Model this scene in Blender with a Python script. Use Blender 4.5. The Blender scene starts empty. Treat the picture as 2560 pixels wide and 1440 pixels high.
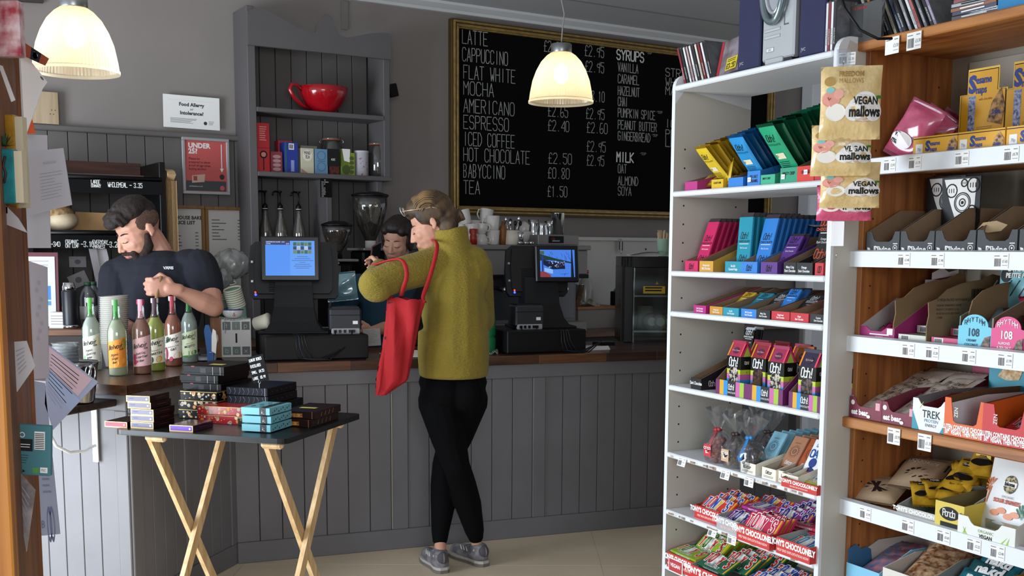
import bpy,math,random
import numpy as np
from mathutils import Vector,Matrix,Euler
rnd=random.Random(11)
SC=bpy.context.scene;COL=SC.collection
PI=math.pi;rad=math.radians
# ---------------------------------------------------------------- camera (photo frame 2560 x 1440)
FL,CY,CAMH=2750.0,957.0,1.40
_p,_r=rad(6.85),rad(.29)
_F=np.array([0,math.cos(_p),-math.sin(_p)]);_R0=np.array([1.,0,0]);_U0=np.cross(_R0,_F)
_R=_R0*math.cos(_r)+_U0*math.sin(_r);_U=-_R0*math.sin(_r)+_U0*math.cos(_r)
_O=np.array([0,0,CAMH])
cam=bpy.data.cameras.new('camera');camo=bpy.data.objects.new('camera',cam);COL.objects.link(camo)
cam.sensor_fit='HORIZONTAL';cam.sensor_width=36;cam.lens=36*FL/2560;cam.shift_y=(CY-720)/2560
cam.clip_start=.05;cam.clip_end=60
camo.matrix_world=Matrix(((_R[0],_U[0],-_F[0],0),(_R[1],_U[1],-_F[1],0),(_R[2],_U[2],-_F[2],CAMH),(0,0,0,1)))
SC.camera=camo
# ---------------------------------------------------------------- light
SC.view_settings.view_transform='Standard';SC.view_settings.look='None';SC.view_settings.gamma=1
SC.view_settings.exposure=0.0;SC.view_settings.use_curve_mapping=False
wd=bpy.data.worlds.new('world');SC.world=wd;wd.use_nodes=True
bg=wd.node_tree.nodes['Background'];bg.inputs[0].default_value=(.80,.88,1,1);bg.inputs[1].default_value=.58
def area(name,loc,tgt,size,size_y,power,color=(1,1,1)):
    l=bpy.data.lights.new(name,'AREA');l.shape='RECTANGLE';l.size=size;l.size_y=size_y;l.energy=power;l.color=color
    o=bpy.data.objects.new(name,l);COL.objects.link(o);o.location=loc
    o.rotation_euler=(Vector(tgt)-Vector(loc)).to_track_quat('-Z','Y').to_euler();return o
area('street_window_light',(-3.25,2.85,.95),(-.8,4.0,.65),1.7,1.9,165,(.80,.90,1))
area('front_window_light',(.9,-3.2,1.9),(-.3,5,1.0),3.0,1.8,145,(.93,.96,1))
# ---------------------------------------------------------------- helpers
def ray(px,py):return (px-1280)/FL*_R-(py-CY)/FL*_U+_F
def aty(px,py,Y):d=ray(px,py);return Vector(_O+d*(Y/d[1]))
def atz(px,py,z):d=ray(px,py);return Vector(_O+d*((z-CAMH)/d[2]))
class Frame:
    """a vertical plane in the room: u runs along it to the right, v into the depth, z up"""
    def __init__(s,o,yaw):
        s.o=np.array([o[0],o[1],0.]);s.yaw=rad(yaw);t=s.yaw
        s.u=np.array([math.cos(t),math.sin(t),0]);s.v=np.array([-math.sin(t),math.cos(t),0])
    def hv(s,px,py,v=0):d=ray(px,py);t=(v-(_O-s.o)@s.v)/(d@s.v);q=_O+d*t-s.o;return q@s.u,q[2]
    def hz(s,px,py,z):d=ray(px,py);q=_O+d*((z-CAMH)/d[2])-s.o;return q@s.u,q@s.v
    def w(s,u,v,z):return Vector(s.o+s.u*u+s.v*v+np.array([0,0,z]))
W=Frame((.55325,3.85),-63.4)
Pn=Frame(W.w(.785,.10,0),-63.4)
G=Frame((-.15155,5.21322),20.8)
A=Frame((-.41574,7.0),31.8)
T=Frame((-1.356,3.695),-16.4)
LF=Frame((-1.43,4.05),-20)
LS=Frame((-1.43,4.05),75.5)
L=Frame(aty(20,1000,1.6),108.5)
_mats={}
def lin(c):
    if isinstance(c,str):
        c=c.lstrip('#');c=[int(c[i:i+2],16)/255 for i in (0,2,4)]
    return tuple(((x/12.92) if x <=.04045 else ((x+.055)/1.055)**2.4) for x in c[:3])+(1,)
def mat(c,rough=.6,metal=0.,**k):
    key=(c,rough,metal,tuple(sorted(k.items())))
    if key in _mats:return _mats[key]
    m=bpy.data.materials.new('m_'+str(len(_mats)));m.use_nodes=True;_mats[key]=m
    nt=m.node_tree;b=nt.nodes['Principled BSDF'];col=lin(c)
    b.inputs['Base Color'].default_value=col;b.inputs['Roughness'].default_value=rough;b.inputs['Metallic'].default_value=metal
    N=lambda t:nt.nodes.new(t);LK=nt.links.new
    if k.get('spec') is not None:b.inputs['Specular IOR Level'].default_value=k['spec']
    if k.get('coat'):b.inputs['Coat Weight'].default_value=k['coat'];b.inputs['Coat Roughness'].default_value=.1
    if k.get('sss'):b.inputs['Subsurface Weight'].default_value=k['sss'];b.inputs['Subsurface Scale'].default_value=.01;b.inputs['Subsurface Radius'].default_value=(1,.4,.25)
    if k.get('sheen'):b.inputs['Sheen Weight'].default_value=k['sheen']
    if k.get('emit'):b.inputs['Emission Color'].default_value=lin(k.get('ecol',c));b.inputs['Emission Strength'].default_value=k['emit']
    if k.get('alpha') is not None:b.inputs['Alpha'].default_value=k['alpha']
    if k.get('vary') or k.get('c2'):
        n=N('ShaderNodeTexNoise');n.inputs['Scale'].default_value=k.get('vs',6);n.inputs['Detail'].default_value=4
        tc=N('ShaderNodeTexCoord');LK(tc.outputs['Object'],n.inputs['Vector'])
        r=N('ShaderNodeValToRGB');LK(n.outputs['Fac'],r.inputs[0])
        v=k.get('vary',.1);c2=lin(k['c2']) if k.get('c2') else tuple(x*(1-v) for x in col[:3])+(1,)
        r.color_ramp.elements[0].position=k.get('p0',.35);r.color_ramp.elements[1].position=k.get('p1',.65)
        r.color_ramp.elements[0].color=c2;r.color_ramp.elements[1].color=col;LK(r.outputs[0],b.inputs['Base Color'])
    if k.get('wood'):
        tc=N('ShaderNodeTexCoord');mp=N('ShaderNodeMapping');LK(tc.outputs['Object'],mp.inputs[0])
        s={'x':(1,14,14),'y':(14,1,14),'z':(14,14,1)}[k['wood']];mp.inputs['Scale'].default_value=s
        n=N('ShaderNodeTexNoise');n.inputs['Scale'].default_value=k.get('ws',2.2);n.inputs['Detail'].default_value=5;n.inputs['Distortion'].default_value=.6
        LK(mp.outputs[0],n.inputs['Vector']);r=N('ShaderNodeValToRGB');LK(n.outputs['Fac'],r.inputs[0])
        r.color_ramp.elements[0].position=.32;r.color_ramp.elements[1].position=.68
        r.color_ramp.elements[0].color=lin(k['dark']);r.color_ramp.elements[1].color=col
        v=N('ShaderNodeTexVoronoi');v.inputs['Scale'].default_value=k.get('ks',3.5);mp2=N('ShaderNodeMapping');LK(tc.outputs['Object'],mp2.inputs[0])
        mp2.inputs['Scale'].default_value={'x':(.6,1.5,1.5),'y':(1.5,.6,1.5),'z':(1.5,1.5,.6)}[k['wood']];LK(mp2.outputs[0],v.inputs['Vector'])
        kr=N('ShaderNodeValToRGB');kr.color_ramp.elements[0].position=.045;kr.color_ramp.elements[1].position=.10
        kr.color_ramp.elements[0].color=(0,0,0,1);LK(v.outputs['Distance'],kr.inputs[0])
        mx=N('ShaderNodeMix');mx.data_type='RGBA';LK(kr.outputs[0],mx.inputs[0]);LK(r.outputs[0],mx.inputs[7])
        d=lin(k['dark']);mx.inputs[6].default_value=(d[0]*.35,d[1]*.3,d[2]*.3,1)
        LK(mx.outputs[2],b.inputs['Base Color'])
    if k.get('bump'):
        n=N('ShaderNodeTexNoise');n.inputs['Scale'].default_value=k.get('bs',60);n.inputs['Detail'].default_value=3
        tc=N('ShaderNodeTexCoord');mp=N('ShaderNodeMapping');LK(tc.outputs['Object'],mp.inputs[0]);mp.inputs['Scale'].default_value=k.get('bsc',(1,1,1));LK(mp.outputs[0],n.inputs['Vector'])
        bp=N('ShaderNodeBump');bp.inputs['Strength'].default_value=k['bump'];bp.inputs['Distance'].default_value=k.get('bd',.004)
        LK(n.outputs['Fac'],bp.inputs['Height']);LK(bp.outputs[0],b.inputs['Normal'])
        if k.get('fold'):
            n2=N('ShaderNodeTexNoise');n2.inputs['Scale'].default_value=k['fold'];n2.inputs['Detail'].default_value=1;LK(tc.outputs['Object'],n2.inputs['Vector'])
            b2=N('ShaderNodeBump');b2.inputs['Strength'].default_value=.8;b2.inputs['Distance'].default_value=.03;LK(n2.outputs['Fac'],b2.inputs['Height']);LK(b2.outputs[0],bp.inputs['Normal'])
    return m
def clear(tint='#ffffff',gloss=.12,rough=.08,dens=0.):
    """thin clear plastic or glass: see-through with reflections (dens = how much milky body it has)"""
    key=('clear',tint,gloss,rough,dens)
    if key in _mats:return _mats[key]
    m=bpy.data.materials.new('clear_'+str(len(_mats)));m.use_nodes=True;_mats[key]=m
    nt=m.node_tree;nt.nodes.clear();N=lambda t:nt.nodes.new(t);LK=nt.links.new
    o=N('ShaderNodeOutputMaterial');tr=N('ShaderNodeBsdfTransparent');tr.inputs[0].default_value=lin(tint)
    gl=N('ShaderNodeBsdfGlossy');gl.inputs['Roughness'].default_value=rough;df=N('ShaderNodeBsdfDiffuse');df.inputs[0].default_value=lin(tint)
    lw=N('ShaderNodeLayerWeight');lw.inputs[0].default_value=.35;mr=N('ShaderNodeMapRange');mr.inputs[3].default_value=gloss*.5;mr.inputs[4].default_value=min(1,gloss*5)
    LK(lw.outputs['Fresnel'],mr.inputs[0]);m1=N('ShaderNodeMixShader');m1.inputs[0].default_value=dens;LK(tr.outputs[0],m1.inputs[1]);LK(df.outputs[0],m1.inputs[2])
    m2=N('ShaderNodeMixShader');LK(mr.outputs[0],m2.inputs[0]);LK(m1.outputs[0],m2.inputs[1]);LK(gl.outputs[0],m2.inputs[2]);LK(m2.outputs[0],o.inputs[0]);return m
_S=dict(A='00 26 40|12 32',B='00 06 26 35 34 23 03|23 32 31 20 00',C='45 36 16 05 01 10 30 41',D='00 06 26 44 42 20 00',E='40 00 06 46|03 33',F='00 06 46|03 33',G='45 36 16 05 01 10 30 41 43 23',H='00 06|40 46|03 43',I='20 26',J='46 41 30 10 01',K='00 06|46 03 40',L='06 00 40',M='00 06 23 46 40',N='00 06 40 46',O='10 01 05 16 36 45 41 30 10',P='00 06 36 45 44 33 03',Q='10 01 05 16 36 45 41 30 10|22 40',R='00 06 36 45 44 33 03|23 40',S='45 36 16 05 04 13 33 42 41 30 10 01',T='20 26|06 46',U='06 01 10 30 41 46',V='06 20 46',W='06 10 23 30 46',X='00 46|06 40',Y='06 23 46|23 20',Z='06 46 00 40',a='43 34 14 03 01 10 30 41|44 40',b='06 00 30 41 43 34 04',c='43 34 14 03 01 10 30 41',d='46 40 10 01 03 14 44',e='02 42 43 34 14 03 01 10 30 41',f='36 26 15 10|04 34',g='44 14 03 01 10 40|44 4a 3b 1b 0a',h='00 06|03 14 34 43 40',i='20 24|26 26',j='24 2a 1b|26 26',k='00 06|34 02 30',l='20 26',m='00 04|03 14 23 20|23 34 43 40',n='00 04|03 14 34 43 40',o='10 01 03 14 34 43 41 30 10',p='0b 04 34 43 41 30 00',q='4b 44 14 03 01 10 40',r='00 04|02 24 34',s='43 34 14 03 12 32 41 30 10 01',t='20 26|04 34',u='04 01 10 30 41|44 40',v='04 20 44',w='04 10 23 30 44',x='00 44|04 40',y='04 20|44 20 1b',z='04 44 00 40')
_S.update({'0':'10 01 05 16 36 45 41 30 10','1':'15 26 20','2':'05 16 36 45 44 00 40','3':'05 16 36 45 34 23 32 41 30 10 01','4':'40 46 02 42','5':'46 06 04 34 43 41 30 10 01','6':'36 16 03 01 10 30 41 42 33 02','7':'06 46 10','8':'23 05 16 36 45 01 10 30 41 23','9':'30 46 44 35 15 04 13 43','.':'20 20','!':'22 26|20 20','£':'40 00 10 15 26 36 45|03 33','-':'03 43',',':'20 1b',"'":'25 26','?':'05 16 36 45 23 22|20 20','&':'40 15 26 35 01 10 30 42','*':'25 23|14 34','/':'00 46','+':'21 25|03 43',':':'20 20|24 24','(':'36 24 22 30',')':'16 24 22 10','>':'05 43 01'})
_fc={}
def font_geo(s,bold):
    k=(s,bold)
    if k not in _fc:
        cu=bpy.data.curves.new('t','FONT');cu.body=s;cu.size=1;cu.resolution_u=2;cu.offset=bold
        ob=bpy.data.objects.new('t',cu);me=bpy.data.meshes.new_from_object(ob)
        _fc[k]=([(v.co.x,v.co.y) for v in me.vertices],[tuple(p.vertices) for p in me.polygons]);bpy.data.objects.remove(ob);bpy.data.meshes.remove(me);bpy.data.curves.remove(cu)
    return _fc[k]
class MB:
    """collects shapes; build() links them as one mesh object"""
    def __init__(s):s.V=[];s.F=[];s.I=[];s.S=[];s.mats=[];s.T=None
    def mi(s,m):
        if isinstance(m,str):m=mat(m)
        if m not in s.mats:s.mats.append(m)
        return s.mats.index(m)
    def add(s,vs,fs,m,sm=False):
        b=len(s.V);i=s.mi(m)
        for v in vs:
            v=Vector(v);s.V.append(s.T @ v if s.T is not None else v)
        for f in fs:s.F.append([b+k for k in f]);s.I.append(i);s.S.append(sm)
    def box(s,x0,x1,y0,y1,z0,z1,m,bev=0):
        if bev and min(x1-x0,y1-y0,z1-z0)> 2.2*bev:
            b=bev;vs=[]
            for (sx,sy,sz) in [(i,j,k) for i in (0,1) for j in (0,1) for k in (0,1)]:
                X=(x0,x1)[sx];Y=(y0,y1)[sy];Z=(z0,z1)[sz];dx=b*(1-2*sx);dy=b*(1-2*sy);dz=b*(1-2*sz)
                vs +=[(X,Y+dy,Z+dz),(X+dx,Y,Z+dz),(X+dx,Y+dy,Z)]
            import itertools
            def id_(i,j,k,a):return (i*4+j*2+k)*3+a
            fs=[]
            for i in (0,1):f=[id_(i,0,0,0),id_(i,0,1,0),id_(i,1,1,0),id_(i,1,0,0)];fs.append(f if i==0 else f[::-1])
            for j in (0,1):f=[id_(0,j,0,1),id_(1,j,0,1),id_(1,j,1,1),id_(0,j,1,1)];fs.append(f if j==0 else f[::-1])
            for k in (0,1):f=[id_(0,0,k,2),id_(0,1,k,2),id_(1,1,k,2),id_(1,0,k,2)];fs.append(f if k==0 else f[::-1])
            for p in (0,1):
                for q in (0,1):
                    par=(p+q) % 2
                    f=[id_(0,p,q,1),id_(0,p,q,2),id_(1,p,q,2),id_(1,p,q,1)];fs.append(f if par else f[::-1])
                    f=[id_(p,0,q,2),id_(p,0,q,0),id_(p,1,q,0),id_(p,1,q,2)];fs.append(f if par else f[::-1])
                    f=[id_(p,q,0,0),id_(p,q,0,1),id_(p,q,1,1),id_(p,q,1,0)];fs.append(f if par else f[::-1])
            for i in (0,1):
                for j in (0,1):
                    for k in (0,1):
                        f=[id_(i,j,k,0),id_(i,j,k,1),id_(i,j,k,2)];fs.append(f if (i+j+k) % 2==0 else f[::-1])
            s.add(vs,fs,m);return
        s.add([(x0,y0,z0),(x1,y0,z0),(x1,y1,z0),(x0,y1,z0),(x0,y0,z1),(x1,y0,z1),(x1,y1,z1),(x0,y1,z1)],
              [(3,2,1,0),(4,5,6,7),(0,1,5,4),(1,2,6,5),(2,3,7,6),(3,0,4,7)],m)
    def prism(s,poly,a,b,axis,m,sm=False):
        f={'x':lambda p,t:(t,p[0],p[1]),'y':lambda p,t:(p[0],t,p[1]),'z':lambda p,t:(p[0],p[1],t)}[axis];n=len(poly)
        ar=sum(poly[i][0]*poly[(i+1) % n][1]-poly[(i+1) % n][0]*poly[i][1] for i in range(n))
        if (ar> 0)==(axis=='y'):poly=poly[::-1]
        if ar==0:return
        s.add([f(p,a) for p in poly]+[f(p,b) for p in poly],[list(range(n))[::-1],list(range(n,2*n))]+[(i,(i+1) % n,n+(i+1) % n,n+i) for i in range(n)],m,sm)
    def poly(s,pts,m):s.add(pts,[list(range(len(pts)))],m)
    def rect(s,x0,x1,z0,z1,m,mp):s.add([mp(x0,z0),mp(x1,z0),mp(x1,z1),mp(x0,z1)],[(0,1,2,3)],m)
    def disc(s,cx,cz,r,m,mp,n=20,rz=None,a0=0,a1=2*PI):
        rz=rz or r;full=a1-a0> 6.28
        s.add([mp(cx+r*math.cos(a0+(a1-a0)*i/n),cz+rz*math.sin(a0+(a1-a0)*i/n)) for i in range(n if full else n+1)],[list(range(n if full else n+1))],m)
    def ring(s,cx,cz,r,w,m,mp,n=24):
        a=[2*PI*i/n for i in range(n)]
        s.add([mp(cx+r*math.cos(t),cz+r*math.sin(t)) for t in a]+[mp(cx+(r-w)*math.cos(t),cz+(r-w)*math.sin(t)) for t in a],[(i,(i+1) % n,n+(i+1) % n,n+i) for i in range(n)],m)
    def tube(s,pts,r,m,n=8,closed=False,sm=True,flat=1.0):
        pts=[Vector(p) for p in pts];k=len(pts);R=r if hasattr(r,'__len__') else [r]*k;vs=[];up=None
        for i,p in enumerate(pts):
            a=pts[i-1] if (i or closed) else p;b=pts[(i+1) % k] if (i< k-1 or closed) else p
            t=(b-a)
            if t.length< 1e-9:t=Vector((0,0,1))
            t.normalize()
            if up is None:up=Vector((0,0,1)) if abs(t.z)< .9 else Vector((1,0,0))
            x=t.cross(up)
            if x.length< 1e-6:x=t.orthogonal()
            x.normalize();y=x.cross(t).normalized();up=y
            vs +=[p+(x*math.cos(2*PI*j/n)+y*math.sin(2*PI*j/n)*flat)*R[i] for j in range(n)]
        fs=[(i*n+j,i*n+(j+1) % n,((i+1) % k)*n+(j+1) % n,((i+1) % k)*n+j) for i in range(k if closed else k-1) for j in range(n)]
        if not closed:fs +=[list(range(n))[::-1],[(k-1)*n+j for j in range(n)]]
        s.add(vs,fs,m,sm)
    def lathe(s,prof,m,c=(0,0,0),n=24,sm=True,a0=0,a1=2*PI):
        """profile [(r, z)], from bottom to top"""
        full=a1-a0> 6.28;cols=n if full else n+1;c=Vector(c);k=len(prof)
        vs=[c+Vector((r*math.cos(a0+(a1-a0)*j/n),r*math.sin(a0+(a1-a0)*j/n),z)) for r,z in prof for j in range(cols)]
        fs=[(i*cols+j,i*cols+(j+1) % cols,(i+1)*cols+(j+1) % cols,(i+1)*cols+j) for i in range(k-1) for j in range(n)]
        if full:
            if prof[0][0]> 1e-6:fs.append(list(range(cols))[::-1])
            if prof[-1][0]> 1e-6:fs.append([(k-1)*cols+j for j in range(cols)])
        s.add(vs,fs,m,sm)
    def ball(s,c,r,m,rot=None,n=16,sm=True):
        r=r if hasattr(r,'__len__') else (r,r,r);c=Vector(c);vs=[Vector((0,0,-1))];h=n//2
        for i in range(1,h):
            a=PI*i/h-PI/2
            vs +=[Vector((math.cos(a)*math.cos(2*PI*j/n),math.cos(a)*math.sin(2*PI*j/n),math.sin(a))) for j in range(n)]
        vs.append(Vector((0,0,1)));vs=[Vector((v.x*r[0],v.y*r[1],v.z*r[2])) for v in vs]
        if rot is not None:vs=[rot @ v for v in vs]
        fs=[(0,1+(j+1) % n,1+j) for j in range(n)]+[(1+(i*n)+j,1+i*n+(j+1) % n,1+(i+1)*n+(j+1) % n,1+(i+1)*n+j) for i in range(h-2) for j in range(n)]
        e=1+(h-1)*n;fs +=[(e-n+j,e-n+(j+1) % n,e) for j in range(n)]
        s.add([c+v for v in vs],fs,m,sm)
    def cap(s,p0,r0,p1,r1,m,n=14):
        """tapered limb with round ends"""
        p0=Vector(p0);p1=Vector(p1);d=p1-p0;ln=d.length;q=d.to_track_quat('Z','Y');pr=[]
        for i in range(5):a=PI/2*i/4;pr.append((r0*math.sin(a)+1e-5,-r0*math.cos(a)))
        pr +=[(r0+(r1-r0)*t,ln*t) for t in (.25,.5,.75)]
        for i in range(5):a=PI/2*i/4;pr.append((r1*math.cos(a)+1e-5,ln+r1*math.sin(a)))
        k=len(pr);vs=[p0+q @ Vector((r*math.cos(2*PI*j/n),r*math.sin(2*PI*j/n),z)) for r,z in pr for j in range(n)]
        fs=[(i*n+j,i*n+(j+1) % n,(i+1)*n+(j+1) % n,(i+1)*n+j) for i in range(k-1) for j in range(n)]+[list(range(n))[::-1],[(k-1)*n+j for j in range(n)]]
        s.add(vs,fs,m,True)
    def grid(s,f,nu,nv,m,sm=True):
        s.add([f(i/nu,j/nv) for j in range(nv+1) for i in range(nu+1)],[(j*(nu+1)+i,j*(nu+1)+i+1,(j+1)*(nu+1)+i+1,(j+1)*(nu+1)+i) for j in range(nv) for i in range(nu)],m,sm)
    def text(s,t,h,mp,m,x=0.,z=0.,kind='s',w=None,al='l',cond=.62,bold=0.,slant=0.,gap=1.12):
        """kind s: written strokes; b: printed letters. mp maps (x, z) on the surface to a point; h = capital height"""
        if kind=='b':
            vs,fs=font_geo(t,bold)
            if not vs:return
            k=h/.70;W_=max(v[0] for v in vs)*k*cond/.62;x0=x-(W_/2 if al=='c' else W_ if al=='r' else 0)
            s.add([mp(x0+v[0]*k*cond/.62,z+v[1]*k) for v in vs],fs,m);return
        w=w or h*.09;adv=h*cond*gap;W_=len(t)*adv;x0=x-(W_/2 if al=='c' else W_ if al=='r' else 0);u=h/6
        for i,ch in enumerate(t):
            for pl in (_S.get(ch) or _S.get(ch.upper()) or '').split('|'):
                pts=[((int(q[0])*h*cond/4),({'a':-1,'b':-2}.get(q[1]) or int(q[1] if q[1] not in 'ab' else 0))*u) for q in pl.split()]
                pts=[(x0+i*adv+a+slant*b,z+b) for a,b in pts]
                if len(pts)==2 and pts[0]==pts[1]:pts[1]=(pts[0][0],pts[0][1]+w*.9)
                for (a,b),(c,d) in zip(pts,pts[1:]):
                    dx,dz=c-a,d-b;ln=math.hypot(dx,dz) or 1e-6;ex,ez=dx/ln*w*.35,dz/ln*w*.35;nx,nz=-dz/ln*w/2,dx/ln*w/2
                    s.add([mp(a-ex-nx,b-ez-nz),mp(c+ex-nx,d+ez-nz),mp(c+ex+nx,d+ez+nz),mp(a-ex+nx,b-ez+nz)],[(0,1,2,3)],m)
    def lines(s,x0,x1,z0,z1,n,m,mp,fill=.45,seed=0):
        """rows of print too small to read"""
        r=random.Random(seed);st=(z1-z0)/n
        for i in range(n):s.rect(x0,x0+(x1-x0)*r.uniform(.6,1),z1-(i+1)*st+st*(1-fill),z1-i*st,m,mp)
    def mesh(s,name='mesh'):
        me=bpy.data.meshes.new(name);me.from_pydata([tuple(v) for v in s.V],[],s.F)
        for m in s.mats:me.materials.append(m)
        me.polygons.foreach_set('material_index',s.I);me.polygons.foreach_set('use_smooth',s.S);me.update();return me
def link(name,me,parent=None):
    o=bpy.data.objects.new(name,me);COL.objects.link(o)
    if parent is not None:o.parent=parent
    return o
def part(name,mb,parent,label=None,loc=None,rz=0):
    o=link(name,mb.mesh(name) if isinstance(mb,MB) else mb,parent)
    if label:o['label']=label
    if loc is not None:o.location=loc;o.rotation_euler=(0,0,rz)
    return o
def setp(o,label,cat,group=None,loc=None,rot=None):
    o['label']=label;o['category']=cat
    if group:o['group']=group
    if loc is not None:o.location=loc
    if rot is not None:o.rotation_euler=rot if hasattr(rot,'__len__') else (0,0,rot)
    return o
def thing(name,label,cat,loc=(0,0,0),rot=0,group=None):return setp(link(name,None),label,cat,group,loc,rot)
def solo(name,mb,label,cat,loc=(0,0,0),rot=0,group=None):return setp(link(name,mb.mesh(name) if isinstance(mb,MB) else mb),label,cat,group,loc,rot)
def struct(name,mb,loc=(0,0,0),rot=0,label=None):
    o=link(name,mb.mesh(name));o['kind']='structure';o.location=loc;o.rotation_euler=(0,0,rot) if not hasattr(rot,'__len__') else rot
    if label:o['label']=label
    return o
def flat(y=-.0008):return lambda x,z:(x,y,z)
def top(z):return lambda x,y:(x,y,z)
def sidex(x):return lambda a,z:(x,a,z)
WHITE=mat('#e8eaea',.45);KRAFT=mat('#8d7458',.85,vary=.12,vs=20);BLACKP=mat('#060607',.4,spec=.3);BLACKM=mat('#09090a',.8,spec=.2);GREYIN=mat('#a9a59c',.8)
INK=mat('#141414',.7);INKW=mat('#f2f2f0',.6);PAPER=mat('#f2f1ee',.7);STEEL=mat('#b9bbbd',.28,1.0);CHROME=mat('#d8dadc',.12,1.0)
GLASS=clear('#eef6f2',.13);CELLO=clear('#f8fafc',.13,.12,.03)
# ================================================================ ROOM
GREYW=mat('#8c8581',.85,vary=.06,vs=3,bump=.15,bs=40)
GPAINT=mat('#706e71',.6,vary=.08,vs=5,bump=.12,bs=30);GDARK=mat('#26262a',.9);GWOOD=mat('#66625f',.65,vary=.08,vs=4)
m=MB();m.box(-6,7,-5,12,-.05,0,mat('#dfceb2',.55,vary=.12,vs=2.5,bump=.1,bs=8));
for i in range(9):m.box(-6+1.6*i,-5.996+1.6*i,-5,12,0,.0006,mat('#c2b8a6',.8))
for i in range(8):m.box(-6,7,-1+1.45*i,-.996+1.45*i,0,.0006,mat('#c2b8a6',.8))
struct('floor',m)
m=MB();m.box(-4.2,3.9,0,.12,0,3.0,GREYW)
m.box(-.70,-.66,-.012,0,2.68,2.84,mat('#7d7875',.8));struct('wall_back',m,A.w(0,0,0),A.yaw)
m=MB();m.box(-4.2,3.9,-5.5,.12,2.90,3.0,mat('#b4b5b7',.8,vary=.04,vs=2))
for v in (-.55,-1.1,-1.16,-1.9):m.box(-4.2,3.9,v-.012,v+.012,2.893,2.90,mat('#8d8e90',.8))
struct('ceiling',m,A.w(0,0,0),A.yaw)
m=MB();m.prism([(0,2.85),(-.03,2.85),(-.04,2.865),(-.09,2.885),(-.09,2.90),(0,2.90)],-4.2,3.9,'x',mat('#cfd1d3',.6));struct('trim_1',m,A.w(0,0,0),A.yaw,label='pale painted cornice')
m=MB();m.box(-3.6,-1.28,-.012,0,.0,2.0,GDARK)
x=-3.6
while x< -1.30:m.box(x,min(x+.094,-1.28),-.022,-.012,0,2.0,GWOOD,.002);x +=.0975
struct('wall_panelling',m,A.w(0,0,0),A.yaw)
m=MB();m.box(-3.6,-1.28,-.045,0,2.0,2.03,GWOOD,.006);struct('trim_2',m,A.w(0,0,0),A.yaw,label='grey dado rail')
m=MB();m.box(3.16,3.88,-.10,-.0,0,2.84,mat('#c9cdd4',.5));m.box(3.07,3.16,-.13,-.01,0,2.84,mat('#dfe2e6',.4),.01);struct('door_1',m,A.w(0,0,0),A.yaw,label='pale door and frame')
m=MB();m.box(1.6,1.75,-3.2,3,0,3.0,GREYW);struct('wall_right',m,(.7,3.4,0),rad(-20))
# ---------------------------------------------------------------- counter
def planks(m,x0,x1,z0,z1,pitch,y,mt):
    m.box(x0,x1,y+.006,y+.012,z0,z1,GDARK);n=max(1,round((x1-x0)/pitch));p=(x1-x0)/n
    for i in range(n):m.box(x0+i*p+.0016,x0+(i+1)*p-.0016,y-.002,y+.008,z0,z1,mt,.0015)
WT=mat('#5b3a26',.38,wood='x',dark='#33190f',ws=3,ks=.1,coat=.2);WT2=mat('#7a5233',.38,wood='x',dark='#4a2c1b',ws=3,ks=.1,coat=.2);WT3=mat('#4a3024',.4,wood='x',dark='#2b1710',ws=3,ks=.1,coat=.2)
t=thing('shop_counter','long grey tongue and groove counter with a dark wooden worktop','counter',G.w(0,0,0),G.yaw)
m=MB();m.box(-1.15,1.75,.014,.60,0,.855,GDARK);m.box(-1.15,1.75,-.012,.02,.79,.858,GPAINT,.003);m.box(-1.15,1.75,-.012,.02,.0,.095,GPAINT,.003)
panels=[(-1.15,-.44),(-.36,.27),(.335,1.0),(1.06,1.75)]
for a,b in panels:planks(m,a,b,.095,.79,.098,0,GPAINT)
for a,b in [(-.44,-.36),(.27,.335),(1.0,1.06)]:m.box(a,b,-.010,.02,.095,.79,GPAINT,.003)
m.box(-.441,-.437,-.0125,-.009,.10,.74,mat('#a59c90',.8));m.box(1.0,1.003,-.0125,-.009,.12,.79,mat('#a8957c',.8))
part('front',m,t)
m=MB();x=-1.17
for i,w in enumerate([.21,.33,.27,.35,.30,.36,.28,.34,.33,.15]):
    for j in range(4):m.box(x,x+w,-.03+j*.165,.135+j*.165,.858,.90,(WT,WT2,WT3)[(i*2+j*3+(i*j) % 2) % 3] if j else (WT,WT2,WT,WT3,WT,WT2,WT3,WT,WT3,WT)[i],.002)
    x +=w
part('worktop',m,t)
t=thing('counter_end_unit','short end of the counter, its boards bright with daylight, holding cordial bottles','counter',(0,0,0))
m=MB();Rm=Matrix.Translation(LF.w(0,0,0)) @ Matrix.Rotation(LF.yaw,4,'Z');m.T=Rm
LITP=GPAINT
planks(m,-1.25,-.055,0,.80,.083,0,LITP);m.box(-1.25,0,-.008,.02,.80,.862,LITP,.003);m.box(-.055,.0,-.008,.02,0,.80,LITP,.003)
m.T=Matrix.Translation(LS.w(0,0,0)) @ Matrix.Rotation(LS.yaw,4,'Z')
m.box(0,.80,-.010,.02,.79,.862,GPAINT,.003);m.box(0,.80,-.01,.02,0,.09,GPAINT,.003)
for a,b in [(0,.07),(.37,.41),(.74,.80)]:m.box(a,b,-.009,.02,.09,.79,GPAINT,.003)
planks(m,.07,.37,.09,.79,.075,0,GPAINT);planks(m,.41,.74,.09,.79,.083,0,GPAINT)
m.T=None;part('body',m,t)
m=MB();c0=LF.w(.025,-.03,0);c1=LF.w(-1.25,-.03,0);d=LS.w(.82,-.03,0);e=LS.w(.82,.55,0);f=LF.w(-1.25,.42,0);g=LF.w(-.40,.40,0);c0b=LF.w(-.02,-.03,0);c00=LS.w(.03,-.03,0)
m.prism([(q.x,q.y) for q in (c1,c0b,c0,c00,d,e,g,f)],.862,.90,'z',WT);part('worktop',m,t,'dark worn wooden top')
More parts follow.
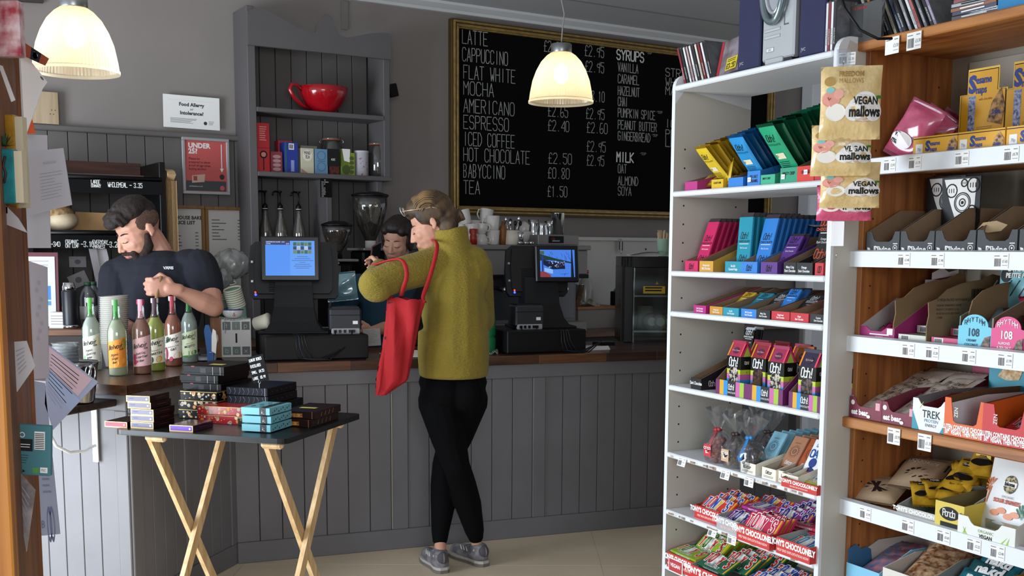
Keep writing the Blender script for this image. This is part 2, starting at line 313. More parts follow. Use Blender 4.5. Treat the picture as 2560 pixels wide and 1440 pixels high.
t=thing('bracket_shelf','small dark wooden shelf on a white steel bracket, carrying the ice bucket','shelf',LF.w(0,0,0),LF.yaw)
m=MB();m.box(-.55,-.035,-.30,-.012,.845-.026,.845,mat('#3b2720',.5,wood='x',dark='#20120d',ks=.1),.004);part('board',m,t)
m=MB();m.box(-.155,-.130,-.016,-.010,.60,.817,WHITE,.001);m.box(-.155,-.130,-.26,-.012,.812,.817,WHITE)
m.tube([(-.142,-.016,.665),(-.150,-.06,.650),(-.16,-.13,.655),(-.165,-.19,.69),(-.166,-.225,.75),(-.166,-.24,.812)],.006,WHITE)
for z in (.62,.70,.78):m.disc(-.142,z,.004,mat('#77797c',.4,1.0),flat(-.0168))
part('bracket',m,t,'white steel bracket with a curved rod')
# ---------------------------------------------------------------- back counter run under the dresser and coffee machine (only its top shows)
t=thing('back_counter','low counter along the back wall under the coffee machine and dresser','counter',A.w(0,0,0),A.yaw)
m=MB();m.box(-2.9,2.5,-.62,-.05,0,.87,mat('#3c3a3a',.7));part('body',m,t)
m=MB();m.box(-2.9,2.5,-.66,-.05,.87,.905,WT2,.003);part('worktop',m,t)
m=MB();m.box(.42,2.4,-.028,-.0,.905,1.47,mat('#c8c5be',.35));m.box(.42,2.4,-.045,0,1.47,1.495,mat('#d2d0ca',.4),.003)
for u,z in ((1.575,1.415),(1.56,1.385),(1.72,1.41),(1.72,1.385)):m.disc(u,z,.007,INK,flat(-.029))
struct('wall_splashback',m,A.w(0,0,0),A.yaw,label='glossy pale splashback panel')
# ---------------------------------------------------------------- dresser
t=thing('dresser_shelving','tall grey painted dresser shelves with a scalloped top board','shelving',A.w(0,0,0),A.yaw)
DP=mat('#5e5a5b',.6,vary=.06,vs=4);DX0,DX1,DD=-1.345,-.50,-.235
m=MB()
m.box(DX0,DX0+.045,DD,-.005,.905,2.70,DP,.003);m.box(DX1-.04,DX1,DD,-.005,1.82,2.63,DP,.003);m.box(DX1-.065,DX1-.03,DD+.05,-.005,.905,1.80,DP,.003)
m.box(DX0+.445,DX0+.475,DD,-.005,.905,1.80,DP,.002)
part('frame',m,t)
m=MB();m.box(DX0+.04,DX1-.035,-.014,-.005,.905,2.60,GDARK);x=DX0+.045
while x< DX1-.05:m.box(x+.001,min(x+.0905,DX1-.04),-.026,-.014,.905,2.60,mat('#5c5957',.65,vary=.06,vs=4),.002);x +=.094
part('back_boards',m,t)
m=MB();pr=[]
tops=[(0,.18),(.04,.20),(.09,.205),(.14,.18),(.22,.15),(.30,.115),(.35,.10),(.385,.11),(.41,.16),(.425,.20),(.445,.215),(.465,.215),(.485,.20),(.50,.16),(.53,.11),(.57,.10),(.63,.115),(.72,.14),(.80,.15),(.845,.15)]
m.prism([(DX0+a,2.485+b) for a,b in tops]+[(DX1,2.49),(DX0,2.49)],DD-.022,DD,'y',DP);part('scalloped_pelmet',m,t)
for z in (2.145,1.80):
    m=MB();m.box(DX0+.045,DX1-.04 if z> 2 else DX1+.01,DD-.004,-.02,z,z+.026,DP,.003);part('shelf',m,t)
# ---------------------------------------------------------------- chalkboard
t=thing('menu_chalkboard','large black drinks menu chalkboard in a stepped gold frame on the back wall','chalkboard',A.w(0,0,0),A.yaw)
GOLD=mat('#a88a4e',.4,.4,vary=.35,vs=30);GOLD2=mat('#5e4a26',.5,.4)
def frame_bars(m,x0,x1,z0,z1,w,y0,y1,mt):
    m.box(x0,x1,y0,y1,z1-w,z1,mt,.002);m.box(x0,x1,y0,y1,z0,z0+w,mt,.002);m.box(x0,x0+w,y0,y1,z0+w,z1-w,mt,.002);m.box(x1-w,x1,y0,y1,z0+w,z1-w,mt,.002)
bx0,bx1,bz0,bz1=.012,2.76,1.625,2.818
m=MB();
for a,b,c,d in ((0,.012,.045,GOLD2),(.011,.012,.060,GOLD),(.022,.010,.048,GOLD2),(.031,.015,.058,GOLD),(.045,.009,.040,GOLD)):frame_bars(m,bx0+a,bx1-a,bz0+a,bz1-a,b,-c,0,d)
part('frame',m,t)
m=MB();m.box(bx0+.05,bx1-.05,-.022,-.004,bz0+.05,bz1-.05,mat('#050506',.9,spec=.12));part('board',m,t)
m=MB();CH=mat('#aeaca8',.9);CHB=mat('#eceae6',.9);mp=flat(-.0235)
def chalk(s,px,py,px2,h,w=.0042,mt=None):
    u,z=A.hv(px,py,-.0235);u2,_=A.hv(px2,py+(px2-px)*.05,-.0235);n=len(s);cond=(u2-u)/(n*1.34*h)
    m.text(s,h,mp,mt or CH,u,z,w=w,cond=cond,gap=1.34)
for i,(s,py,x2) in enumerate([('LATTE',108,1222),('CAPPUCCINO',152,1272),('FLAT WHITE',196,1291),('MOCHA',236,1238),('AMERICANO',280,1289),('ESPRESSO',321,1275),('ICED COFFEE',363,1289),('HOT CHOCOLATE',402,1327),('BABYCCINO',443,1265),('TEA',484,1203)]):
    chalk(s,1156+(3 if i> 1 else 0),py,x2,.082)
for s,px,py,x2 in [('£2.65',1360,128,1410),('£2.65',1362,168,1412),('£2.65',1370,290,1422),('£2.40',1370,326,1425),('£2.50',1371,408,1432),('£0.80',1370,445,1426),('£1.50',1369,491,1420),('£2.95',1462,139,1512),('£2.95',1463,178,1512),('£3.10',1470,252,1513),('£2.95',1465,296,1513),('£2.60',1467,331,1521),('£2.95',1467,378,1516),('£2.95',1467,413,1512)]:chalk(s,px,py,x2,.068)
for s,py,x2,b in [('SYRUPS',148,1612,1),('VANILLA',178,1597,0),('CARAMEL',207,1599,0),('HAZELNUT',237,1600,0),('CHAI',264,1570,0),('PUMPKIN SPICE',292,1639,0),('PEANUT BUTTER',322,1643,0),('GINGERBREAD',350,1627,0),('MILK',404,1586,1),('OAT',432,1568,0),('ALMOND',462,1597,0),('SOYA',488,1580,0)]:
    chalk(s,1542+(3 if not b else 0),py,x2,.064 if b else .058,.009 if b else .0055,CHB if b else mat('#a5a39f',.9))
for s,py in [('STRAWBERRY',190),('WHITE CHOC',214),('MATCHA',236),('ICED',318),('PEACH',344),('LEMON',366)]:chalk(s,1664,py,1664+len(s)*13,.055,.006,mat('#a5a39f',.9))
for px,py in ((1615,134),(1641,283),(1629,341),(1600,387)):chalk('*50P',px,py,px+16,.016,.002)
part('chalk_writing',m,t)
# ---------------------------------------------------------------- pendants
RIB=bpy.data.materials.new('ribbed_glass');RIB.use_nodes=True;nt=RIB.node_tree;nt.nodes.clear();N=nt.nodes.new
o_=N('ShaderNodeOutputMaterial');tl=N('ShaderNodeBsdfTranslucent');tl.inputs[0].default_value=lin('#f2e6cc');gs=N('ShaderNodeBsdfGlossy');gs.inputs[1].default_value=.2
df=N('ShaderNodeBsdfDiffuse');df.inputs[0].default_value=lin('#d2c8b2');tp=N('ShaderNodeBsdfTransparent');tp.inputs[0].default_value=lin('#fff2d8')
a1=N('ShaderNodeMixShader');a1.inputs[0].default_value=.25;a2=N('ShaderNodeMixShader');a2.inputs[0].default_value=.08;a3=N('ShaderNodeMixShader');a3.inputs[0].default_value=.14
K=nt.links.new;K(tl.outputs[0],a1.inputs[1]);K(df.outputs[0],a1.inputs[2]);K(a1.outputs[0],a2.inputs[1]);K(gs.outputs[0],a2.inputs[2]);K(a2.outputs[0],a3.inputs[1]);K(tp.outputs[0],a3.inputs[2]);K(a3.outputs[0],o_.inputs[0])
def pendant(px,py,Y,label,cord):
    c=aty(px,py,Y)
    t=thing('pendant_lamp',label,'lamp',c,0,None);m=MB();R_=.150;n=144
    pf=[(.150,0),(.150,.010),(.147,.014),(.143,.045),(.132,.10),(.115,.145),(.093,.185),(.068,.212),(.048,.226)]
    vs=[]
    for r,z in pf:
        for j in range(n):
            k=.0030 if (j % 2 and z> .012) else 0;a=2*PI*j/n;vs.append(((r-k)*math.cos(a),(r-k)*math.sin(a),z))
    m.add(vs,[(i*n+j,i*n+(j+1) % n,(i+1)*n+(j+1) % n,(i+1)*n+j) for i in range(len(pf)-1) for j in range(n)],RIB,False)
    part('lamp_shade',m,t,'ribbed frosted glass shade, lit')
    m=MB();m.lathe([(.001,.222),(.046,.222),(.048,.228),(.048,.262),(.044,.266),(.012,.268),(.001,.27)],mat('#9a9c9e',.35,.9));part('fitting',m,t,'brushed metal fitting')
    m=MB();m.tube([(0,0,.265),(.004,.0,.33),(.012,0,.40),(-.006,0,.48),(.006,0,.56),(0,0,2.90-c.z)] if cord else [(0,0,.265),(.001,0,.5),(0,0,2.90-c.z)],.0035,mat('#8b8985',.6),6);part('cord',m,t)
    m=MB();m.ball((0,0,.13),(.034,.034,.044),mat('#ffe9c4',.4,emit=16,ecol='#ffe8c4'));m.lathe([(.014,.165),(.014,.225)],WHITE,n=12);part('bulb',m,t)
    l=bpy.data.lights.new('pendant_light','POINT');l.energy=1.8;l.color=(1,.86,.66);l.shadow_soft_size=.03;lo=bpy.data.objects.new('pendant_light',l);COL.objects.link(lo);lo.location=c+Vector((0,0,.085))
pendant(191,183,4.05,'ribbed glass dome pendant lamp, lit, in front of the plain wall and nearer the window',False)
pendant(1402,258,5.2,'ribbed glass dome pendant lamp, lit, hanging in front of the chalkboard',True)
m=MB();m.tube([(0,0,0),(.0,0,-.06),(-.006,0,-.11),(-.02,0,-.15)],.009,mat('#b9bbbd',.4));m.tube([(-.02,0,-.15),(-.012,0,-.165),(-.002,0,-.16)],.013,mat('#d5d7d9',.4));m.box(-.03,.03,-.03,.03,0,.012,WHITE)
q=aty(1600,0,5.6);solo('ceiling_hook',m,'small white hanging hook under the ceiling beside the chalkboard top','hook',(q.x,q.y,2.888))
# ================================================================ PRODUCT BUILDERS
SEEN={}
def uniq(label):
    SEEN[label]=SEEN.get(label,0)+1;return label
def place(F,u,v,z,rz=0.,tilt=0.):return F.w(u,v,z),(tilt,0,F.yaw+rz)
def tray_mesh(w,d,hf,hb,col,inside,deco=None,hs=None,th=.0018,sideart=None,cut=None,kink=.25):
    """open display carton: low printed front, sides rising to the back. x 0..w, y 0..d"""
    m=MB();hs=hf if hs is None else hs;sp=[(0,0),(d,0),(d,hb),(d*kink+d*.45,hb),(.0,hs)]
    if kink< 0:sp=[(0,0),(d,0),(d,hb),(0,hs)]
    m.box(0,w,0,d,0,th,inside);m.box(th,w-th,d-th,d,0,hb,inside)
    for x,xo in ((th*.5,-th*.2),(w-th*1.5,w-th*.5)):m.prism(sp,x,x+th,'x',inside);m.prism(sp,xo,xo+th*.7,'x',col)
    if cut:
        a,b,h=cut;m.prism([(0,0),(w,0),(w,hf),(w*b+.008,hf),(w*b-.002,h+.006),(w*b-.012,h),(w*a+.012,h),(w*a+.002,h+.006),(w*a-.008,hf),(0,hf)],-th,th*.2,'y',col)
    else:m.box(0,w,-th,th*.2,0,hf,col)
    if deco:deco(m,flat(-th-.0006))
    if sideart:sideart(m,lambda y,z:(w+.0012,y,z))
    return m
def bar_mesh(w,h,t,col,deco=None,topc=None):
    m=MB();c=mat(col,.35) if isinstance(col,str) else col;m.box(-w/2,w/2,0,t,0,h*(.93 if topc else 1),c,.0015)
    if topc:m.prism([(0,h*.925),(t,h*.925),(t*.8,h),(t*.6,h)],-w/2+.001,w/2-.001,'x',mat(topc,.5))
    if deco:deco(m,flat(-.0006))
    return m
def pillow(w,h,t,col,deco=None,crimp=.012,back=None,sag=0.,seed=0,wr=.12):
    """sealed flow wrap or bag standing in x-z, bulging in y, with crimped ends"""
    m=MB();r=random.Random(seed);ph=[r.uniform(0,6) for _ in range(6)]
    def prof(u,v):
        a=max(0,1-abs(2*u-1)**2.4);k=crimp/h;vv=min(1,max(0,(v-k)/(1-2*k)));b=max(0,1-abs(2*vv-1)**2.6)
        wob=1+wr*math.sin(7*u+ph[0]+5*v)+wr*math.sin(11*v+ph[1]-6*u)
        return t/2*(a**.5)*(b**.6)*wob
    def P(s):
        def f(u,v):
            x=(u-.5)*w*(1-.03*math.sin(PI*v));y=s*prof(u,v)+.0016*math.sin(40*u)*(1 if (v< .04 or v> .96) else 0);return (x,y-sag*math.sin(PI*v),v*h)
        return f
    m.grid(P(-1),14,16,col);m.grid(P(1),14,16,back or col)
    def mp(x,z):u=min(1,max(0,x/w+.5));v=min(1,max(0,z/h));return (x,-prof(u,v)-.0012-sag*math.sin(PI*v),z)
    if deco:deco(m,mp)
    return m
def wordmark(m,mp,w,h,col=INK,white=INKW,seed=0):
    pass
def ticket(m,mp,x,z,s=.022,price='£2.45',bc=True):
    m.rect(x,x+s*1.5,z,z+s,PAPER,mp)
    q=lambda a,b:tuple(Vector(mp(a,b))+(Vector(mp(a,b))-Vector(mp(a,b))))
def price_label(name_seed,price,w=.052,h=.034,bar=True,big=False):
    m=MB();m.box(0,w,-.0008,0,0,h,PAPER);f=flat(-.0012);r=random.Random(name_seed)
    m.rect(w*.06,w*.42,h*.80,h*.86,mat('#8a8a8e',.8),f);m.rect(w*.66,w*.92,h*.80,h*.86,mat('#8a8a8e',.8),f)
    if bar:
        x=w*.08
        while x< w*.48:b=r.choice([.0008,.0012,.0016]);m.rect(x,x+b,h*.12,h*.66,mat('#4a4a50',.8),f);x +=b+r.choice([.0008,.0012])
    m.text(price,h*.20,f,mat('#5a5a60',.8),w*.60,h*.38,kind='b',cond=.42);m.rect(w*.60,w*.95,h*.18,h*.22,mat('#a0a0a4',.8),f)
    return m.mesh('price_label')
def tag_on(F,u,v,z,price,seed,label,tilt=0.,rz=0.,**k):return solo('price_label',price_label(seed,price,**k),label,'price label',F.w(u,v,z),(tilt,0,F.yaw+rz),'shelf edge price labels')
# ================================================================ WHITE SHELVING UNIT
WS=mat('#e3e6ea',.42,vary=.03,vs=8);WIN=mat('#c6c2b8',.7);WU=.765;WD_=.325
t=thing('white_shelving_unit','tall open white shelving unit with rounded post tops, filled with chocolate','shelving',W.w(0,0,0),W.yaw)
def post(m,x0,x1,h):
    pr=[(0,0),(WD_,0),(WD_,h-.04),(WD_-.04,h)]+[(.045-.045*math.sin(a*PI/12),h-.045+.045*math.cos(a*PI/12)) for a in range(7)]
    m.prism(pr,x0,x1,'x',WS)
m=MB();post(m,-.018,0,2.0);hole=mat('#1b1b1c',.8)
for v in (.045,.27):
    for z in [1.75-.032*k*2 for k in range(22)]:
        if any(abs(z-s)< .03 for s in (1.6,1.33,1.19,.93,.69,.48)):continue
        m.disc(v,z,.0035,hole,sidex(.0006),8)
for v,z in ((.0,1),):m.prism([(.0,.02),(WD_,.02),(WD_,1.9),(.04,1.95),(.0,1.9)],.0001,.0004,'x',WIN)
part('side_panel',m,t,'left side panel with peg holes')
m=MB();post(m,WU,WU+.018,2.0);m.prism([(.01,.02),(WD_,.02),(WD_,1.9),(.04,1.99),(.01,1.9)],WU+.018,WU+.0184,'x',WIN);part('side_panel',m,t,'right side panel')
ORD=['first','second','third','fourth','fifth','sixth','seventh','eighth','ninth','tenth','eleventh','twelfth','thirteenth']
SH=[1.962,1.605,1.333,1.193,.934,.694,.487,.285,.08]
CHIP=mat('#9c8672',.9)
for i,z in enumerate(SH):
    m=MB();m.box(.001,WU-.001,-.004,WD_-.01,z-.018,z,WS,.004)
    if i in (5,6):
        r=random.Random(i)
        for k in range(26):u=r.uniform(.02,.7);m.rect(u,u+r.uniform(.006,.03),z-.016+r.uniform(0,.006),z-.005-r.uniform(0,.003),CHIP if k % 3 else mat('#cfc8bd',.8),flat(-.0046))
    part('shelf',m,t)
def wu(px,i,py=None):return W.hv(px,py or 0,0)[0]
def UW(px,z):
    lo,hi=-.1,.9
    def X(u):p=W.w(u,0,z);d=np.array(p)-_O;return 1280+FL*(d@_R)/(d@_F)
    for _ in range(40):
        md=(lo+hi)/2
        if X(md)< px:lo=md
        else:hi=md
    return lo
def word(s,h,x=.5,z=.5,c=INK,w=None,cond=.5,kind='s',bold=0.,slant=0.):
    return lambda m,mp,W_,H_:m.text(s,h,mp,c,W_*x,H_*z,w=w or h*.14,al='c',cond=cond,kind=kind,bold=bold,slant=slant)
CO=dict(pink='#c9245f',magenta='#b3247c',yellow='#d9b21c',gold='#cf9a34',teal='#1f8fa6',blue='#2f7fd0',purple='#5a3185',black='#18181a',orange='#d4502a',red='#c22a33',green='#167a52',mint='#2aa877',navy='#1b3f86')
def bar_deco(w,h,ink,sub,big=True):
    def f(m,mp):
        m.text('Ooh!',h*.14,mp,ink,0,h*.72,w=h*.014,al='c',cond=.42,slant=.2);m.text('CHOCOLATE',h*.045,mp,ink,0,h*.64,al='c',kind='b',cond=.62,bold=.02)
        m.rect(-w*.35,w*.35,h*.60,h*.612,INKW,mp)
        for i,s in enumerate(sub):m.text(s,h*.035,mp,INKW,0,h*(.50-.05*i),al='c',kind='b',cond=.5)
        if big:
            m.text('Ooh!',h*.14,mp,ink,0,h*.22,w=h*.014,al='c',cond=.42,slant=.2);m.text('h!Oo',h*.14,mp,ink,0,h*.03,w=h*.014,al='c',cond=.42)
    return f
def bars_row(F,u,w,v0,z,n,dv,lean,col,deco,topc,cat,lab_front,lab_rest,grp,h=.135,bw=None,t_=.009,dz=0.,jit=.003,nm='chocolate_bar'):
    """n bars filed one behind another in a carton, each leaning back"""
    bw=bw or w*.82;mf=bar_mesh(bw,h,t_,col,deco,topc).mesh(nm);mr=bar_mesh(bw,h,t_,col,None,topc).mesh(nm)
    for k in range(n):
        loc,rot=place(F,u+w/2+rnd.uniform(-jit,jit)*.5,v0+k*dv,z+.003+dz*k,rnd.uniform(-.03,.03),-lean)
        o=link(nm,mf if k==0 else mr);setp(o,lab_front if k==0 else ORD[k]+' in the file: '+lab_rest,cat,grp,loc,rot)
def tray(F,u,v,z,w,d,hf,hb,col,label,deco=None,inside=KRAFT,rz=0.,nm='display_carton',grp='display cartons',side=None,**k):
    return solo(nm,tray_mesh(w,d,hf,hb,mat(col,.5) if isinstance(col,str) else col,inside,(lambda m,mp:deco(m,mp,w,hf)) if deco else None,sideart=side,**k),label,'display carton',*place(F,u,v,z,rz),grp)
# ---- third shelf: tall chocolate bars
z=SH[2];lean=rad(20)
def fr(s,c=INK,two=None):
    def f(m,mp,w,h):
        if two:
            for i,q in enumerate(two):m.text(q,h*.2,mp,c,w/2,h*(.52-.3*i),al='c',kind='b',cond=.45,bold=.02)
        else:m.text(s,h*.5,mp,c,w/2,h*.22,w=h*.06,al='c',cond=.34,slant=.2)
    return f
row3=[(1706,1738,'pink','pink','Ooh!',None,9,.04,'pink wrapped'),(1742,1776,'gold',None,'',('Honeycomb','Milk Chocolate'),0,0,'amber'),(1806,1846,'teal','teal','',('Sea Salt','Caramel Fudge'),9,.045,'teal wrapped'),
        (1846,1886,'blue','blue','Ooh!',None,9,.05,'bright blue'),(1895,1936,'purple','purple','Ooh!',None,2,.05,'purple'),(1952,1984,'black',None,'',('Minty Crisp','Dark Chocolate'),0,0,'black mint'),(1982,2024,'black','black','',('Orange','Dark Chocolate'),1,.03,'black orange flavour')]
for a,b,c,bc,s,two,n,v0,nm in row3:
    u0,u1=UW(a,z),UW(b,z);w=u1-u0;w=max(w,.058)
    tray(W,u0,.012,z,w,.27,.036,.115,CO[c],'open %s fronted cardboard tray on the third shelf down%s' % (nm.replace(' wrapped',''),', empty' if not n else ''),fr(s,INKW if c in ('black',) else INK,two) if not two else fr('',INKW,two),kink=.3)
    if n and nm !='black orange flavour':
        bars_row(W,u0,w,v0,z+.002,n,.0235,{'pink wrapped':lean,'teal wrapped':rad(4),'bright blue':rad(15)}.get(nm,rad(30)),CO[bc],bar_deco(w*.8,.145,INK,('Milk Chocolate',) if nm !='purple' else ('Dark Chocolate',)),'#3a3134','chocolate bar',
                 'front %s chocolate bar of the upright file on the third shelf down' % nm,'%s chocolate bar on the third shelf down' % nm,nm+' chocolate bars on the third shelf',h=.188 if nm !='purple' else .14)
u0=UW(1986,z);o=solo('chocolate_bar',bar_mesh(.05,.20,.010,CO['black'],bar_deco(.05,.20,mat('#d4502a',.5),('Orange','Dark Chocolate')),'#d4502a'),'tall black bar with orange lettering stood upside down in the last tray','chocolate bar',*place(W,u0+.03,.055,z+.006,0,-rad(14)))
u0=UW(2030,z);tray(W,u0,.012,z,.035,.27,.036,.115,CO['red'],'narrow red fronted tray squeezed against the right post, third shelf',fr('OO'),kink=.3)
m=MB();m.box(0,.11,0,.08,0,.002,mat('#cfcac4',.8));m.T=Matrix.Rotation(rad(28),4,'Y');m.box(0,.06,0,.08,0,.002,mat('#6b625c',.8));m.T=None
solo('loose_flap',m,'torn grey card flap resting on top of the blue bars','card',W.w(.36,.22,z+.163),(0,rad(8),W.yaw))
# ---- second shelf: stand-up packets in three leaning rows
z=SH[1]
def pack_deco(w,h,stick):
    def f(m,mp):
        m.text('Ooh!',h*.13,mp,INK,0,h*.66,w=h*.013,al='c',cond=.42,slant=.2);m.text('CHOCOLATE',h*.04,mp,INK,0,h*.58,al='c',kind='b',cond=.6);m.rect(-w*.2,w*.25,h*.30,h*.42,mat(stick,.6),mp)
        m.text('SNAPS',h*.05,mp,INK,0,h*.34,al='c',kind='b',cond=.6,bold=.02);m.lines(-w*.3,w*.3,h*.08,h*.24,4,INK,mp,.3)
    return f
def packs(u,w,v0,n,dv,col,dark,lean,lab,grp,h=.13,cut='#e8e0c0',z0=.006,rz=0.):
    mf=pillow(w,h,.016,mat(col,.38,coat=.2),pack_deco(w,h,cut),back=mat(dark,.4)).mesh('packet');mr=pillow(w,h,.016,mat(dark,.38,coat=.2),None,seed=3).mesh('packet')
    for k in range(n):
        loc,rot=place(W,u+rnd.uniform(-.003,.003)+.002*k,v0+k*dv,z+z0+k*dv*.30,rz+rnd.uniform(-.06,.06),lean-.012*k)
        o=link('chocolate_packet',mf if k==0 else mr);setp(o,('front '+lab) if k==0 else (ORD[k]+' from the front, '+lab),'packet',grp,loc,rot)
ya=UW(1776,z);tray(W,ya-.012,.015,z,.062,.27,.03,.09,CO['yellow'],'yellow fronted tray of honeycomb packets on the second shelf',fr('',INK,('HONEYCOMB',)),kink=.3)
packs(ya+.028,.062,.035,9,.018,'#e2c22c','#b8951f',rad(46),'yellow chocolate packet in the left row of the second shelf','yellow packets, left row',.145,z0=.03)
packs(ya+.075,.058,.17,6,.020,'#c9a824','#ab8b22',rad(22),'yellow chocolate packet in the row standing further back','yellow packets, back row',.13,z0=.075)
b_=UW(1850,z);tray(W,UW(1814,z),.012,z,.075,.27,.03,.09,CO['blue'],'light blue fronted tray, half hidden under packets, second shelf',None,kink=.3)
tray(W,UW(1864,z),.008,z,.062,.27,.045,.10,CO['blue'],'blue fronted tray of sea salt packets, second shelf',fr('',INK,('SEA SALT','CARAMEL')),kink=.3)
packs(b_+.052,.068,.030,9,.018,'#2793d6','#12598f',rad(42),'blue chocolate packet in the middle row of the second shelf','blue packets',.155,z0=.035)
g_=UW(1946,z);tray(W,UW(1890,z),.010,z,.078,.27,.03,.09,'#3fae86','pale green fronted tray beside the minty packets, second shelf',fr('',INK,('MINTY CRISP',)),kink=.3)
tray(W,g_,.008,z,.075,.27,.045,.13,'#2d9a78','green fronted tray of minty crisp packets, second shelf',fr('',INK,('MINTY CRISP',)),kink=.3)
packs(g_+.03,.078,.030,11,.020,'#26a578','#0b5a3c',rad(40),'green chocolate packet in the right row of the second shelf','green packets',.175,z0=.035)
tray(W,UW(1988,z),.008,z,.072,.27,.045,.13,'#d93b2f','orange red tray marked with the word orange, second shelf',fr('',INK,('ORANGE',)),kink=.3)
tray(W,UW(2028,z),.010,z,.05,.27,.04,.13,'#c32c35','red tray against the right post, second shelf',fr('',INK,('COCOA',)),kink=.3)
tray(W,UW(1706,z),.012,z,.07,.16,.03,.06,'#b9357f','low magenta tray tucked under yellow packets at the left post',None,kink=.3)
for u,v,tl,rz,nm in ((UW(1735,z),.04,rad(58),.3,'loose yellow packet lying low at the left end of the second shelf'),(UW(1795,z),.03,rad(8),-.2,'yellow packet standing almost upright in front of the yellow row')):
    solo('chocolate_packet',pillow(.062,.085,.014,mat('#d9b528',.38),pack_deco(.062,.085,'#e8e0c0')),nm,'packet',*place(W,u,v,z+.012,rz,-tl))
for px,c in ((1866,0),(1950,1),(2006,2)):
    m=MB();m.box(0,.016,-.001,0,0,.014,PAPER,0);m.text('£2.25',.0045,flat(-.0015),mat('#5555aa'),.008,.005,al='c',kind='b',cond=.5);solo('price_sticker',m,('small white price sticker on the sea salt tray','small white price sticker on the minty tray','small white price sticker on the orange tray')[c],'sticker',*place(W,UW(px,z),.0045,z+.012+.008*(c==2)))
# ---- fourth shelf: low trays of bars lying back
z=SH[3]
row4=[(1728,1758,'magenta',None,'Dark Chocolate','magenta'),(1766,1798,'gold','yellow','Honeycomb','amber'),(1801,1840,'teal','teal','Sea Salt','teal'),(1844,1882,'blue','black','Milk Chocolate','blue'),(1884,1918,'black','blue','Minty Crisp','black'),(1920,1965,'red','black','Gingerbread','scarlet'),(1969,2014,'red','orange','Ginger','red'),(2016,2058,'black','black','Coconut','black right hand')]
for i,(a,b,c,bc,s,nm) in enumerate(row4):
    u0,u1=UW(a,z),UW(b,z);w=max(u1-u0,.055)
    tray(W,u0,.012+.003*(i % 2),z,w,.28,.027,.085,CO[c] if c !='gold' else '#c98f2c','low %s fronted tray on the fourth shelf down' % nm,fr('',INKW,(s,'Dark Chocolate')),kink=.30)
    if bc:
        n=3 if bc=='yellow' else 2
        bars_row(W,u0,w,.075 if bc !='orange' else .12,z+.004,n,.03,rad(52) if bc !='blue' else rad(38),CO[bc] if bc !='black' else '#20282a',bar_deco(w*.8,.12,INK if bc not in ('black',) else INKW,('Chocolate',),False),'#3a3134','chocolate bar','top %s chocolate bar slumped in the %s tray, fourth shelf' % (bc,nm),'%s bar in the %s tray, fourth shelf' % (bc,nm),nm+' tray bars, fourth shelf',h=.115)
u0=UW(1940,z);bars_row(W,u0,.06,.17,z+.02,3,.03,rad(30),CO['red'],bar_deco(.05,.12,INK,('Chocolate',),False),'#4a4244','chocolate bar','front red bar at the back of the scarlet tray, fourth shelf','red bar behind the front red one, fourth shelf','red bars, fourth shelf',h=.10)
# ---- fifth shelf: gable boxes of chocolates in striped trays
z=SH[4]
ST=['#6d2460','#d9a629','#2f8fd0','#18181a','#18181a','#c763a5','#9cbf3c','#6d2460']
def stripe_tray(w,n):
    def f(m,mp,W_,H_):
        k=0;cw=W_/(8*n)
        for j in range(n):
            for c in ST:m.rect(k*cw,(k+1)*cw,0,H_,mat(c,.5),mp);k +=1
            mp2=lambda a,b:tuple(Vector(mp(a,b))-Vector((0,.0004,0)))
            m.text('Ooh!',H_*.36,mp2,INKW,(j*8+4)*cw,H_*.42,w=H_*.05,al='c',cond=.42);m.text('CHOCOLATE',H_*.12,mp2,INKW,(j*8+4)*cw,H_*.16,al='c',kind='b',cond=.5)
    return f
u1,wA=UW(1783,z),UW(1950,z)-UW(1783,z);u2=UW(1966,z)
o=tray(W,u1,.012,z,wA,.21,.048,.13,'#6d2460','long striped tray printed twice, holding gable boxes',stripe_tray(.2,2),kink=.0)
m=MB();m.prism([(.0,.0),(.19,0),(.19,.13),(.0,.045)],-.0008,.0008,'x',KRAFT);solo('tray_divider',m,'brown card divider in the middle of the long striped tray','card',*place(W,u1+wA*.5,.014,z+.002))
o=tray(W,u2,.010,z,WU-u2-.004,.21,.048,.13,'#6d2460','striped tray at the right end of the gable box shelf',stripe_tray(.13,1),kink=.0)
